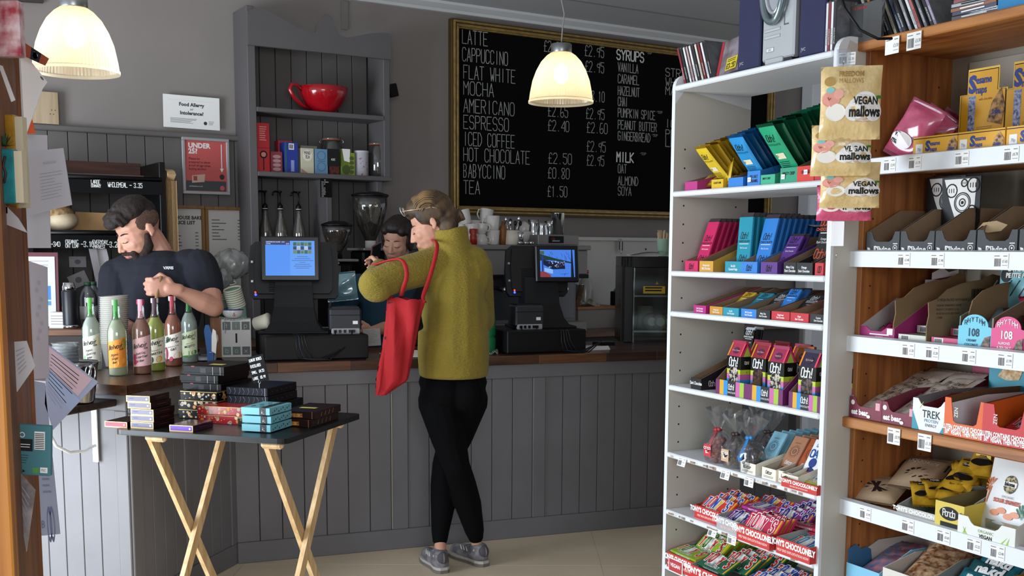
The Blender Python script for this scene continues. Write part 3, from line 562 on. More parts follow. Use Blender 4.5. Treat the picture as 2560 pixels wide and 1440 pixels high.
def gable(roof,flav,win):
    m=MB();w,d,h=.072,.050,.125;m.box(-w/2,w/2,0,d,0,h,mat('#8a8f2e',.5),.001)
    f=flat(-.0005);s=lambda y,zz:(w/2+.0006,y,zz)
    bands=[('#7a1f4a',0,.17),('#d9a629',.17,.26),('#2f8fd0',.26,.40),('#c763a5',.40,.54),('#b8c832',.54,.66)]
    for c,a,b in bands:m.rect(-w/2,w/2,a*h,b*h,mat(c,.5),f);m.rect(0,d,a*h,b*h,mat(c,.5),s)
    m.rect(-w/2,w/2,.66*h,h,BLACKP,f);m.rect(0,d,.66*h,h,BLACKP,s)
    m.poly([(-w*.33,-.0009,.03*h),(w*.33,-.0009,.03*h),(w*.33,-.0009,.62*h),(w*.2,-.0009,.72*h),(-w*.2,-.0009,.72*h),(-w*.33,-.0009,.62*h)],mat('#2a2422',.25,c2=win,vs=90,p0=.45,p1=.55))
    f2=flat(-.0013);m.text('Ooh!',.028,f2,INKW,0,.74*h,w=.0038,al='c',cond=.40,slant=.15)
    m.text('Ooh!',.010,lambda y,zz:(w/2+.001,y,zz),INKW,d/2,.80*h,w=.0013,al='c',cond=.42);m.text('+',.010,lambda y,zz:(w/2+.001,y,zz),INK,d/2,.55*h,al='c')
    R=mat(roof,.35);rh=.042
    m.add([(-w/2,0,h),(w/2,0,h),(w/2,d,h),(-w/2,d,h),(-w/2,d*.42,h+rh),(w/2,d*.42,h+rh),(w/2,d*.58,h+rh),(-w/2,d*.58,h+rh)],[(0,1,5,4),(4,5,6,7),(3,7,6,2)],R)
    m.add([(-w/2,0,h),(-w/2,d,h),(-w/2,d*.5,h+rh),(w/2,0,h),(w/2,d,h),(w/2,d*.5,h+rh)],[(0,1,2),(3,4,5)],mat('#c8326a',.4))
    m.add([(w/2+.0006,d*.2,h),(w/2+.0006,d*.8,h),(w/2+.0006,d*.5,h+rh*.75)],[(0,1,2)],mat('#9cbf3c',.5))
    m.box(-w/2,w/2,d*.40,d*.60,h+rh-.003,h+rh+.008,R)
    g=lambda x,zz:(x,d*.42*(zz-h)/rh-.0012,zz)
    for x,c in ((-w/2,'#e08a2c'),(w/2-.007,'#e04a5a')):m.rect(x,x+.007,h,h+rh,mat(c,.4),g)
    m.disc(0,h+rh*.45,.015,mat('#55204a' if roof !='#2b2440' else '#2b2440',.4),lambda x,zz:(x,d*.42*(zz-h)/rh-.0016,zz),rz=.010)
    m.text(flav,.0055,lambda x,zz:(x,d*.42*(zz-h)/rh-.002,zz),mat('#e8b890'),0,h+rh*.4,al='c',kind='b',cond=.5);return m.mesh('gable_box')
gb=[(1797,.03,'#a8324e','Honey Caramel','#cfc4b8','magenta topped gable box, front left one with pale sweets in its window'),(1803,.11,'#a03058','Honey Caramel','#8a6a50','magenta topped gable box behind the front left one'),(1838,.06,'#8e2a34','Sour Cherry','#5a4038','dark red gable box beside the card divider'),
      (1902,.025,'#9a2c52','Raspberry','#c8c0b0','plum gable box with pale clusters, right part of the long tray'),(1838,.135,'#8e2a34','Sour Cherry','#5a4038','dark red gable box, far back of the long tray'),(1890,.13,'#9a2c52','Raspberry','#4a3a34','plum gable box at the back behind the pale clusters'),
      (1924,.085,'#a2562c','Orange','#4a3a34','copper topped gable box looking over the plum one'),(1978,.025,'#2b2440','Fig & orange','#6a5a54','dark navy topped gable box, nearest, marked fig and orange'),(1968,.13,'#9a4a2a','Orange','#4a3a34','copper topped gable box behind the navy one'),(2020,.10,'#2b2440','Fig & orange','#6a5a54','dark navy topped gable box against the right post')]
for px,v,roof,fl,wn,lb in gb:solo('gable_box',gable(roof,fl,wn),lb,'gift box',*place(W,UW(px,z)+.036,v,z+.003,rnd.uniform(-.04,.04)),'gable boxes of chocolates')
def bt(m,mp,w,h):m.text('Dark Chocolate',h*.28,mp,INKW,w/2,h*.42,al='c',kind='b',cond=.42,bold=.02)
def bts(m,mp):m.text('Ooh!',.018,mp,INKW,.030,.012,w=.0022,al='l',cond=.42)
tray(W,UW(1722,z),.01,z,.058,.28,.038,.13,CO['black'],'black tray alone at the left end of the gable box shelf',bt,kink=.35,side=bts)
bars_row(W,UW(1722,z)+.002,.058,.21,z+.085,2,.035,rad(10),CO['black'],bar_deco(.05,.13,INKW,('Dark Chocolate',)),'#c9d2dc','chocolate bar','black bar with a silver top, standing high in the black tray','second black bar with a silver top, behind the first','silver topped black bars',h=.12)
# ---- sixth shelf: cellophane bags and Ombar trays
z=SH[5]
def cello_bag(ballc,rib,tagc,seed,tagm='COCOBA'):
    m=MB();r=random.Random(seed);bc=mat(ballc,.35,coat=.3);bc2=mat('#'+''.join('%02x' % int(int(ballc[i:i+2],16)*.75) for i in (1,3,5)),.4)
    pts=[]
    for k in range(46):
        zz=.010+.062*(k/45)+r.uniform(-.004,.004);a=r.uniform(0,6.28);q=.028*math.sqrt(r.uniform(.2,1))*(1-.35*(k/45)**3);m.ball((q*math.cos(a)*1.15,q*math.sin(a),zz),r.uniform(.008,.0115),bc if k % 3 else bc2,n=10)
    t=thing('chocolate_ball_bag','','bag');part('sweets',m,t)
    m=MB();n=22;pr=[(.036,.0),(.042,.02),(.043,.05),(.038,.075),(.022,.095),(.008,.108),(.010,.115),(.026,.14),(.040,.175)];vs=[]
    for i,(q,zz) in enumerate(pr):
        for j in range(n):a=2*PI*j/n;k=1+(.07 if i< 4 else .25 if i< 6 else .35)*math.sin(a*(5 if i< 6 else 7)+i*.7+seed);vs.append((q*k*math.cos(a)*1.1,q*k*math.sin(a),zz+(.014*math.sin(3*a+seed) if i==8 else 0)))
    m.add(vs,[(i*n+j,i*n+(j+1) % n,(i+1)*n+(j+1) % n,(i+1)*n+j) for i in range(len(pr)-1) for j in range(n)],CELLO,True);part('cellophane',m,t,'clear crinkled wrapper')
    m=MB();R=mat(rib,.4);m.tube([(.009*math.cos(a),.009*math.sin(a),.108) for a in [i*PI/6 for i in range(12)]],.0032,R,6,True)
    m.add([(-.004,-.012,.108),(.008,-.014,.108),(.016,-.046,.045),(.004,-.048,.035),(-.006,-.046,.050)],[(0,1,2,3,4)],R);
    m.ball((.0,-.013,.110),(.011,.006,.008),R,n=8);m.ball((.014,-.012,.113),(.010,.005,.007),R,n=8);part('ribbon',m,t,'ribbon bow and printed tag');
    if tagc:
        m=MB();m.box(-.018,.018,-.0445,-.0435,.022,.062,mat(tagc,.5));m.text('COCO',.009,flat(-.0452),INKW,0,.045,al='c',kind='b',cond=.6,bold=.03);m.text('BA',.009,flat(-.0452),INKW,0,.032,al='c',kind='b',cond=.6,bold=.03);part('label_sticker',m,t)
    return t
for px,v,bc,rb,tg,sd,lb in ((1765,.05,'#b8685c','#a01c28','#c8323c',1,'cellophane bag of pinkish coated balls with a red ribbon, left of the four'),(1812,.045,'#8a7466','#2c1c18','#c9a888',2,'cellophane bag of light brown balls with a dark ribbon'),(1850,.04,'#3b3436','#1f78b8',None,3,'cellophane bag of dark balls with a bright blue tag'),(1816,.17,'#6a3238','#3a2a26',None,4,'cellophane bag with a brown ribbon standing at the back'),(1775,.20,'#55403c','#701c24',None,5,'cellophane bag with its open top behind the red ribboned one')):
    q=cello_bag(bc,rb,tg,sd);setp(q,lb,'bag','cellophane bags of chocolate balls',*place(W,UW(px,z),v+.0,z+.001));q.scale=(1.05,1.05,1.0)
def omb(m,mp,w,h):m.text('Ombar',h*.30,mp,INK,w/2,h*.48,w=h*.04,al='c',cond=.52,slant=.2);m.lines(w*.12,w*.88,h*.1,h*.3,2,INK,mp,.3)
def omb_deco(s2,ink):
    def f(m,mp):
        w,h=.062,.13;m.ring(0,h*.70,.017,.0012,ink,mp);m.ring(0,h*.70,.008,.0012,ink,mp);m.ring(0,h*.70,.0045,.001,ink,mp)
        for k in range(20):a=2*PI*k/20;m.rect(.021*math.cos(a)-.0009,.021*math.cos(a)+.0009,h*.70+.021*math.sin(a)-.0012,h*.70+.021*math.sin(a)+.0012,ink,mp)
        m.lines(-.015,.015,h*.90,h*.94,2,ink,mp,.3);m.text('Ombar',.012,mp,INKW,0,h*.34,w=.0015,al='c',cond=.5,slant=.2);m.text(s2[0],.009,mp,ink,0,h*.20,w=.001,al='c',cond=.5);m.text(s2[1],.008,mp,ink,0,h*.09,w=.001,al='c',cond=.5)
    return f
CART=mat('#e9e2d2',.6);GIN=mat('#b5ab98',.8)
for px,col,s2,n,nm,w in ((1845,'#8cc4d8',('COCONUT','MYLK'),6,'pale blue',.078),(1898,'#a8765a',('HAZELNUT','TRUFFLE'),5,'tan brown',.07),(1921,'#a8532c',('CARAMEL','TRUFFLE'),2,'rusty brown',.07),(1936,'#eef0f2',('OAT','MILK'),1,'white and navy',.078)):
    u0=UW(px,z);v0={1845:.012,1898:.012,1921:.02,1936:-.0+.004}[px]
    if px==1921:u0 +=.02
    if px==1936:u0 +=.03
    tray(W,u0,v0,z,w-.004,.27,.036,.085,CART,'cream fronted tray holding %s bars, sixth shelf' % nm,omb,inside=GIN,kink=.3)
    if px !=1936:
        bars_row(W,u0,w,v0+.045,z+.004,n,.032,rad(34),col,omb_deco(s2,mat('#2c3c48' if px==1845 else '#3c2418',.6)),None,'chocolate bar','front %s chocolate bar, sixth shelf' % nm,'%s bar on the sixth shelf' % nm,nm+' bars, sixth shelf',h=.145,bw=.064)
    else:
        def oat(m,mp):m.text('Ombar',.012,mp,INK,0,.105,w=.0014,al='c',cond=.42,slant=.2);m.text('OAT',.024,mp,mat('#2c5fa8'),0,.070,w=.005,al='c',cond=.6);m.disc(0,.052,.016,mat('#1b3f86'),mp);m.poly([mp(-.03,.0),mp(.03,0),mp(.03,.025),mp(0,.04),mp(-.03,.02)],mat('#1f2f6a'))
        solo('chocolate_bar',bar_mesh(.062,.13,.01,'#eef2f6',oat),'white and navy oat bar leaning at the right end of the sixth shelf','chocolate bar',*place(W,u0+.037,v0+.06,z+.02,0,-rad(30)))
# ---- bright bars with big outlined letters
YEL=mat('#e8b81c',.45);
def tony(col,w=.155,h=.075,t_=.011,lets=('#d8302c','#2c4fb0','#f0f0ee','#2c4fb0','#d8302c'),sub='#e8e8e8'):
    """a wide slab lying in x-y, its printed face up (z = t)"""
    m=MB();m.box(0,w,0,h,0,t_,mat(col,.4),.0015);f=lambda x,y:(x,y,t_+.0006)
    m.rect(w*.93,w*.955,0,h,YEL,f);m.rect(w*.965,w*.975,0,h,YEL,f);m.disc(w*.11,h*.80,h*.13,YEL,f)
    f2=lambda x,y:(x,y,t_+.0011);f3=lambda x,y:(x,y,t_+.0016)
    for i,ch in enumerate("TONY'S"):
        x=w*(.08+.138*i);hh=h*(.50+.06*((i*2) % 3));m.text(ch,hh,f2,mat('#f2efe8',.6),x,h*.34,w=h*.16,cond=.30*h/.075*.075/h);m.text(ch,hh,f3,mat(lets[i % 5],.5),x,h*.34,w=h*.085,cond=.30)
    m.text('CHOCOLONELY',h*.13,f2,mat(sub,.6),w*.46,h*.12,w=h*.03,al='c',cond=.62)
    g=flat(-.0006);m.text("TONY'S CHOCOLONELY",t_*.5,g,INKW,w*.5,t_*.25,al='c',kind='b',cond=.6,bold=.03);return m.mesh('slab_bar')
def tfront(s=1):
    def f(m,mp,w,h):m.text("TONY'S CHOCOLONELY",h*.36,mp,INKW,w*.5,h*.52,al='c',kind='b',cond=min(.62,w/(18*h*.36)*.9),bold=.05);m.text('HELP END EXPLOITATION NOW',h*.15,mp,mat('#f0c8c0'),w*.5,h*.2,al='c',kind='b',cond=min(.55,w/(25*h*.15)*.9),bold=.03)
    return f
TR=mat('#c62f2b',.5);TIN=mat('#9aa09c',.8)
def tbox(F,u,v,z,w,d,hf,hb,label,col=TR,rz=0.,ins=TIN):return tray(F,u,v,z,w,d,hf,hb,col,label,tfront(),inside=ins,rz=rz,kink=.0)
def slabs(F,u,v0,z,n,dv,lean,mesh,lab,grp,dz=0.,rz=0.,du=0.):
    for k in range(n):
        loc,rot=place(F,u+du*k,v0+dv*k,z+dz*k,rz+rnd.uniform(-.03,.03),lean)
        o=link('slab_bar',mesh);setp(o,lab[0] if k==0 else ORD[k]+' '+lab[1] if n> 2 else lab[1],'chocolate bar',grp,loc,rot)
z=SH[5];u0=UW(1962,z)
tbox(W,u0,-.012,z,.155,.16,.028,.04,'red fronted tray overhanging the sixth shelf at the right',ins=mat('#6f8a62',.8))
slabs(W,u0+.004,.03,z+.010,2,.05,rad(20),tony('#c9c23c',.145),('pale yellow slab bar in the sixth shelf red tray','pale yellow slab bar behind, sixth shelf red tray'),'yellow slab bars, sixth shelf')
z=SH[6]
pk,mg,rd_,tl=tony('#b52f8c'),tony('#a02c8a',lets=('#3b2f9a','#3b2f9a','#f0f0ee','#3b2f9a','#3b2f9a')),tony('#c0284c',lets=('#c8204a','#c8204a','#f4a8b0','#c8204a','#c8204a')),tony('#3aa0b0',lets=('#d8302c','#2c8fb0','#f0f0ee','#2c4fb0','#d8302c'))
orr=tony('#cf3c28',lets=('#2c4fb0','#d8302c','#2c4fb0','#e8b81c','#2c4fb0'))
u0=UW(1725,z);tbox(W,u0,.02,z,.16,.22,.045,.06,'red tray of mixed slab bars at the left of the seventh shelf',ins=mat('#7a4a3a',.8))
slabs(W,u0+.004,.03,z+.020,3,.045,rad(38),orr,('front red slab bar leaning in the left red tray, seventh shelf','red slab bar leaning behind the front one, seventh shelf'),'red slab bars, seventh shelf',.006)
u1=UW(1796,z);tbox(W,u1,-.006,z,.165,.20,.045,.06,'grey sided tray of violet slab bars, middle of the seventh shelf',mat('#a9a9ac',.6))
slabs(W,u1+.004,.01,z+.012,1,.05,rad(32),mg,('violet slab bar with blue letters, nearest in the middle tray, seventh shelf',''),'violet slab bars')
slabs(W,u1-.01,.10,z+.060,4,.010,rad(8),pk,('pink slab bar on top of the seventh shelf heap','pink slab bar in the flat heap, seventh shelf'),'pink slab bars lying flat',.0,0.,.0) if 0 else None
for k in range(4):solo('slab_bar',pk,['lowest','second up','third up','topmost'][k]+' pink slab bar of the flat heap, seventh shelf','chocolate bar',*place(W,u1+.0,.092,z+.022+.0118*k,.04*k-.04,rad(6)),'pink slab bars lying flat')
slabs(W,u1+.135,.10,z+.03,6,.03,rad(42),mg,('front magenta slab bar standing at the back, seventh shelf','magenta slab bar filed behind, back of the seventh shelf'),'magenta slab bars, seventh shelf back',.004)
slabs(W,u0+.12,.17,z+.035,1,.03,rad(35),orr,('red slab bar tilted in the back centre of the seventh shelf',''),'tilted red bar')
u2=UW(1861,z);tbox(W,u2,-.030,z,.16,.20,.050,.05,'red tray of crimson slab bars, centre right of the seventh shelf')
slabs(W,u2+.003,-.012,z+.020,3,.022,rad(52),rd_,('nearest crimson slab bar leaning in the centre right tray, seventh shelf','crimson slab bar behind the nearest one, seventh shelf'),'crimson slab bars, seventh shelf',.0)
for k in range(3):solo('slab_bar',rd_,'topmost crimson slab bar lying flat behind the leaning ones' if k==2 else ['lowest','middle',''][k]+' crimson slab bar of the flat pile behind the leaning ones','chocolate bar',*place(W,u2+.07+.005*k,.09,z+.03+.0125*k,.05*k,rad(3)),'crimson slab bars lying flat')
u3=UW(1955,z);tbox(W,u3,-.022,z,.15,.20,.050,.06,'red tray of pale blue slab bars at the right of the seventh shelf');slabs(W,u3+.003,.0,z+.016,3,.045,rad(15),tl,('front pale blue slab bar, seventh shelf','pale blue slab bar behind the front one, seventh shelf'),'pale blue slab bars',.004)
z=SH[7]
gr_,dg,nv=tony('#8fae2c',lets=('#d8302c','#4f8a2c','#f0f0ee','#d8302c','#4f8a2c')),tony('#1f5a3c',lets=('#d8302c','#c8302c','#f0f0ee','#d8302c','#d8302c')),tony('#2f3f8f')
u0=UW(1672,z)+.0;tbox(W,u0+.006,-.01,z,.16,.24,.055,.075,'red tray of lime green slab bars, lowest visible shelf')
slabs(W,u0+.008,.0,z+.050,1,.03,rad(10),gr_,('lime green slab bar lying nearest in the lowest visible tray',''),'lime bar');slabs(W,u0+.045,.075,z+.055,6,.030,rad(42),gr_,('front standing lime green slab bar, lowest visible shelf','lime green slab bar filed behind, lowest visible shelf'),'lime green slab bars',.003)
u1=u0+.175;tbox(W,u1,-.03,z,.24,.24,.055,.085,'red tray of dark green slab bars, lowest visible shelf')
slabs(W,u1+.01,-.01,z+.050,1,.03,rad(28),dg,('dark green slab bar nearest the front, lowest visible shelf',''),'dg1');slabs(W,u1+.06,.045,z+.055,2,.04,rad(34),dg,('dark green slab bar of the middle pair, lowest visible shelf','dark green slab bar behind the middle pair, lowest visible shelf'),'dark green bars middle',.004)
slabs(W,u1+.10,.12,z+.062,3,.035,rad(36),dg,('dark green slab bar of the back file, lowest visible shelf','dark green slab bar at the very back, lowest visible shelf'),'dark green bars back',.004)
u2=u1+.25;tbox(W,u2,-.03,z,.16,.24,.055,.085,'red tray of navy slab bars, lowest visible shelf',mat('#5a6478',.6));slabs(W,u2+.004,-.01,z+.050,3,.045,rad(26),nv,('front navy slab bar, lowest visible shelf','navy slab bar behind the front one, lowest visible shelf'),'navy slab bars',.006)
m=MB();m.box(0,.085,-.0015,0,0,.05,mat('#f2f0ec',.6));m.rect(.004,.081,.004,.046,mat('#b8343c',.6),flat(-.002));m.text('VEGAN',.013,flat(-.0026),INKW,.042,.02,al='c',kind='b',cond=.6,bold=.03);solo('shelf_card',m,'small white edged red card hanging under the lime green bars','card',*place(W,u0+.02,-.014,z-.01))
for px,i,pr,lb,tl in ((1700,5,'£3.75','curling price label at the left end of the sixth shelf',.3),(1808,5,'£1.95','curling price label in the middle of the sixth shelf edge',.25),(1868,5,'£2.99','torn price label near the right of the sixth shelf edge',.1),(1775,6,'£3.99','long blank price label on the seventh shelf edge',.35),(1825,6,'£4.15','price label stuck below the violet bars',.15)):
    tag_on(W,UW(px,SH[i]),-.012,SH[i]-.034,pr,px,lb,-tl,w=.045,h=.03)
# ---- top shelf: discs and a music system
z=SH[0]
def cd(label,F,u,v,z,lean,spine,face='#3a3a3e',rz=0.,yaw_flat=False,grp='compact disc cases on the white shelving unit'):
    m=MB();m.box(0,.0095,0,.124,0,.140,clear('#f2f4f6',.22,.05,.05));m.box(.0012,.0083,.002,.122,.003,.137,mat(face,.4,c2='#8a8a90',vs=25));m.box(.001,.0085,-.0006,.003,.004,.136,mat(spine,.5));m.text('RHYTHM & SOUL',.0042,lambda a,b:(.003+b,-.0012,.02+a),INKW if spine< '#a' else INK,0,0,kind='b',cond=.6)
    return solo('compact_disc_case',m,label,'cd case',F.w(u,v,z),Euler((0,lean,F.yaw+rz),'XYZ') if not yaw_flat else Euler((0,0,F.yaw)),grp)
spn=['#8c2230','#23252a','#e8e8e8','#c0a0a0','#f0f0f0','#2a2a2e','#e0d8c8','#8a2028','#e6e6ea','#202022']
for k in range(10):cd(('dark red spined disc case, leftmost of the leaning row' if k==0 else 'leaning disc case with a %s spine, %s from the left post' % ({'#23252a':'black','#e8e8e8':'white','#c0a0a0':'dusty pink','#f0f0f0':'bright white','#2a2a2e':'charcoal','#e0d8c8':'cream','#8a2028':'maroon','#e6e6ea':'pale grey','#202022':'jet black'}[spn[k]],['','second','third','fourth','fifth','sixth','seventh','eighth','ninth','tenth'][k])),W,.012+k*.0165,.03,z+.001,-rad(22),spn[k])
m=MB();m.box(0,.142,0,.0095,0,.124,clear('#f2f4f6',.22,.05,.05));m.box(.002,.140,.001,.008,.002,.122,mat('#6a3a40',.4,c2='#c8b8c0',vs=18));m.box(.0,.012,-.0006,.01,.002,.122,mat('#b02830',.4));m.rect(.045,.10,.012,.055,mat('#d8c02c',.6),flat(-.0008));m.text('£3.50',.016,flat(-.0014),INK,.072,.018,w=.0025,al='c',cond=.5);m.lines(.05,.095,.038,.05,2,INK,flat(-.0014),.4)
solo('compact_disc_case',m,'red disc case facing out with a yellow reduced sticker','cd case',W.w(.185,.03,z+.002),(-rad(16),-rad(6),W.yaw),'compact disc cases on the white shelving unit')
NAVY=mat('#20224a',.7,vary=.1,vs=60)
def speaker(u,label):
    m=MB();m.box(0,.115,.0,.17,0,.245,mat('#33343a',.5),.003);m.box(.002,.113,-.012,.0,.004,.241,NAVY,.004);t=thing('stereo_speaker',label,'speaker',W.w(u,.035,z+.001),W.yaw);part('cabinet',m,t);m=MB();m.text('JVC',.009,flat(-.0126),mat('#d8dade',.3,.8),.014,.022,kind='b',cond=.6,bold=.02);part('badge',m,t)
speaker(.302,'navy cloth fronted stereo speaker beside the leaning disc cases');speaker(.588,'navy cloth fronted stereo speaker nearer the pine shelves')
t=thing('stereo_unit','silver micro music system with an oval loop on its door, between two navy speakers','stereo',W.w(.432,.015,z+.001),W.yaw);SIL=mat('#c3c6ca',.35,.5)
m=MB();m.box(.0,.150,.03,.25,.018,.30,mat('#3a3b3f',.5),.004);m.box(0,.145,.0,.03,.012,.30,SIL,.006);m.box(.01,.135,.004,.12,0,.014,mat('#1c1d20',.6));m.box(.02,.10,-.004,.01,.002,.02,SIL,.003);part('body',m,t)
m=MB();ov=[(.060+.052*math.cos(a),-.012-.004*math.cos(a),.215+.092*math.sin(a)) for a in [2*PI*i/28 for i in range(28)]];m.tube(ov,.011,mat('#7f8e93',.25,.6),8,True);ov=[(.060+.036*math.cos(a),-.008,.222+.072*math.sin(a)) for a in [2*PI*i/28 for i in range(28)]];m.tube(ov,.006,mat('#d4d8dc',.2,.7),8,True);m.add([(.060+.034*math.cos(a),-.006,.222+.070*math.sin(a)) for a in [2*PI*i/28 for i in range(28)]],[list(range(28))],mat('#aeb2b8',.3,.4));m.box(.034,.088,-.010,-.004,.205,.262,mat('#3a4252',.2),.003);part('door_loop',m,t,'oval grey loop around a dark display')
m=MB();g=flat(-.0006)
for zz in (.098,.078):m.rect(.012,.085,zz,zz+.009,mat('#6c7076',.5),g);m.rect(.013,.084,zz+.001,zz+.008,mat('#b4b8bc',.4),flat(-.0009))
m.rect(.100,.104,.11,.14,mat('#55585e'),g);m.rect(.1,.122,.108,.112,mat('#55585e'),g);m.rect(.022,.058,.038,.052,mat('#8a8e94',.5),g);m.rect(.024,.056,.040,.050,mat('#d8dadd',.4),flat(-.0009));m.text('JVC',.006,flat(-.0012),INK,.040,.042,al='c',kind='b',cond=.6);part('buttons',m,t)
for k in range(4):cd(['upright disc case with a clear edge beside the navy speaker','upright disc case with a red inlay edge, next to the clear one','upright disc case with a white inlay edge','dark fronted disc case facing the room, end of the top shelf'][k],W,.706+k*.0105,.02,z+.002,0,['#d8dade','#8a3038','#e8e8ea','#2a2a2e'][k],'#1c1c1f')
m=MB();m.box(0,.142,0,.0095,0,.124,clear('#f2f4f6',.22,.05,.05));m.box(.002,.140,.001,.008,.002,.122,mat('#0a0a0d',.5,spec=.2));m.text('the jayhawks',.008,flat(-.0008),mat('#b02830'),.03,.11,w=.0009,cond=.5)
solo('compact_disc_case',m,'large dark disc case standing face out beyond the rounded post top','cd case',W.w(.728,.07,z+.003),(0,0,W.yaw),'face out disc cases')
# ---- hanging bags of marshmallows clipped beside the post
def mallow(col,pinkbag,seed):
    w,h=.150,.150;C=mat(col,.28,coat=.6,c2='#c9a35e' if not pinkbag else '#b8406c',vs=14,p0=.2,p1=.5,bump=.7,bs=22,bd=.012);FB=mat('#d9b878' if not pinkbag else '#c8506f',.3,coat=.5)
    def d(m,mp):
        k=lambda dx:(lambda a,b:tuple(Vector(mp(a,b))-Vector((0,dx,0))))
        for cx,cz,rx,rz in ((.032,.062,.040,.026),(.008,.055,.022,.018),(.055,.056,.020,.020),(.035,.080,.026,.016)):m.disc(cx,cz,rx,mat('#f2f0ec',.4),k(.0005),rz=rz)
        m.text('VEGAN',.0155,k(.0012),INK,.036,.070,al='c',kind='b',cond=.50,bold=.03);m.text('mallows',.020,k(.0012),INK,.034,.046,al='c',kind='b',cond=.50,bold=.04);m.lines(.012,.056,.034,.041,3,mat('#c08a6a' if not pinkbag else '#c83c6c'),k(.0012),.3,seed)
        m.disc(-.048,.082,.022,mat('#e29a8a' if not pinkbag else '#e88aa4',.4),k(.0004),rz=.016);m.disc(-.030,.092,.012,mat('#e8a898',.4),k(.0008),rz=.010);m.disc(-.036,.055,.024,mat('#f0ebe2',.4),k(.0004),rz=.018);m.box(-.055,-.035,-.045,-.03,.040,.055,mat('#f4f1ec',.6)) if 0 else None
        m.tube([k(.001)(-.056,.086),k(.001)(-.053,.080),k(.001)(-.049,.084)],.0009,mat('#a04040'));m.disc(.068,.085,.008,mat('#3f8a3c',.5),k(.0014),rz=.003)
        if not pinkbag:m.text('FREEDOM',.011,k(.001),mat('#b08a4c',.5),.0,.128,al='c',kind='b',cond=.55,bold=.02);m.text('MALLOWS',.010,k(.001),mat('#b08a4c',.5),.0,.114,al='c',kind='b',cond=.55);m.disc(-.052,.118,.013,mat('#b08a4c',.5),k(.0006),rz=.010);m.disc(-.05,.100,.010,mat('#7fc0c0',.5),k(.0006),rz=.006)
    return pillow(w,h,.045,C,d,.008,FB,seed=seed,wr=.10)
HF=Frame(W.w(WU+.02,-.01,0),-12)
def hang(px,py,Y,label,pink=False,seed=0,rz=0.,sc=1.0,h=None,tilt=0.):
    q=aty(px,py,Y);o=solo('marshmallow_bag',mallow('#e6ca90' if not pink else '#d8567e',pink,seed),label,'bag of sweets',q,(tilt,0,rad(-14)+rz),'marshmallow bags on the clip strip');o.scale=(sc,sc,h or sc)
hang(2108,552,2.93,'pink marshmallow bag, lowest on the hanging strip',True,5,sc=.93,h=.62)
hang(2122,520,2.90,'cream marshmallow bag directly above the pink one',False,2,sc=1.0,h=.78)
hang(2100,440,2.875,'cream marshmallow bag, second from the top of the strip',False,3,sc=1.0,h=.86)
hang(2122,350,2.85,'cream marshmallow bag, topmost and largest in view on the strip',False,4,sc=1.0,h=1.22)
q=aty(2153,430,2.99);o=solo('marshmallow_bag',pillow(.10,.17,.03,mat('#d2ad6c',.3,coat=.5),None,.008,seed=9),'cream marshmallow bag turned edge on behind the others','bag of sweets',q,(0,rad(-12),rad(40)))
m=MB();m.box(-.018,.018,-.001,.001,-.37,.14,clear('#e8eaee',.12,.1,.05));q=aty(2105,260,2.955)
for k in range(6):m.tube([(0,-.002,.1-.1*k),(0,-.02,.1-.1*k),(0,-.024,.11-.1*k)],.0015,CHROME,6)
solo('clip_strip',m,'clear plastic hanging strip behind the marshmallow bags','display strip',q,rad(-14))
for px,py,pr,s,lb,tl in ((2108,150,'£2.30',1,'price ticket curling off the top of the white post',0),(2132,180,'£2.30',2,'price ticket stuck behind the first on the post',.1)):
    q=aty(px-14,py+14,2.965);solo('price_label',price_label(s,pr,.045,.032),lb,'price label',q,(0,tl,rad(-26)))
m=MB();pts=[aty(*p) for p in ((2030,-20,3.3),(2052,90,3.2),(2075,160,3.1))]
m=MB();pts=[aty(*p) for p in ((2095,-40,2.85),(2112,20,2.82),(2150,75,2.80),(2195,97,2.79),(2230,96,2.80))];m.tube(pts,.0035,BLACKP);solo('aerial_cable',m,'thin black cable drooping over the discs above the two shelving units','cable')
m=MB();m.tube([W.w(.60,.34,1.93),W.w(.59,.345,1.86),W.w(.60,.34,1.78),W.w(.63,.33,1.70)],.002,BLACKP);solo('power_lead',m,'thin dark lead hanging behind the second shelf of the white unit','cable')
# ================================================================ PINE SHELVING UNIT
PINE=mat('#c0803f',.5,wood='x',dark='#8a4f22',ws=2.5,ks=4.5);PINEZ=mat('#b3733a',.5,wood='z',dark='#7c4520',ws=2.5,ks=4.5);PED=0.33;PW=1.02
def UF(F,px,z,v=0):
    lo,hi=-.5,1.6
    for _ in range(45):
        md=(lo+hi)/2;d=np.array(F.w(md,v,z))-_O
        if 1280+FL*(d@_R)/(d@_F)< px:lo=md
        else:hi=md
    return lo
up=lambda px,z,v=0:UF(Pn,px,z,v)
t=thing('pine_shelving_unit','orange pine shelving unit with white edged shelves of snack bars','shelving',Pn.w(0,0,0),Pn.yaw)
for x in (0,PW):
    m=MB();m.box(x,x+.018,0,PED,0,1.985,PINEZ,.002)
    if x==0:
        for v in (.035,.27):
            for k in range(26):m.disc(v,.28+.064*k,.003,mat('#2a1a10',.8),sidex(.0186),8)
    part('side_panel',m,t)
m=MB();m.box(.018,PW,PED-.008,PED-.002,.2,1.985,mat('#8d8576',.7));part('back_panel',m,t,'grey brown back panel')
LIP=mat('#e4e9ee',.4)
PS=[(1.985,0),(1.650,1),(1.393,1),(1.150,1),(.924,0),(.668,1),(.43,0)]
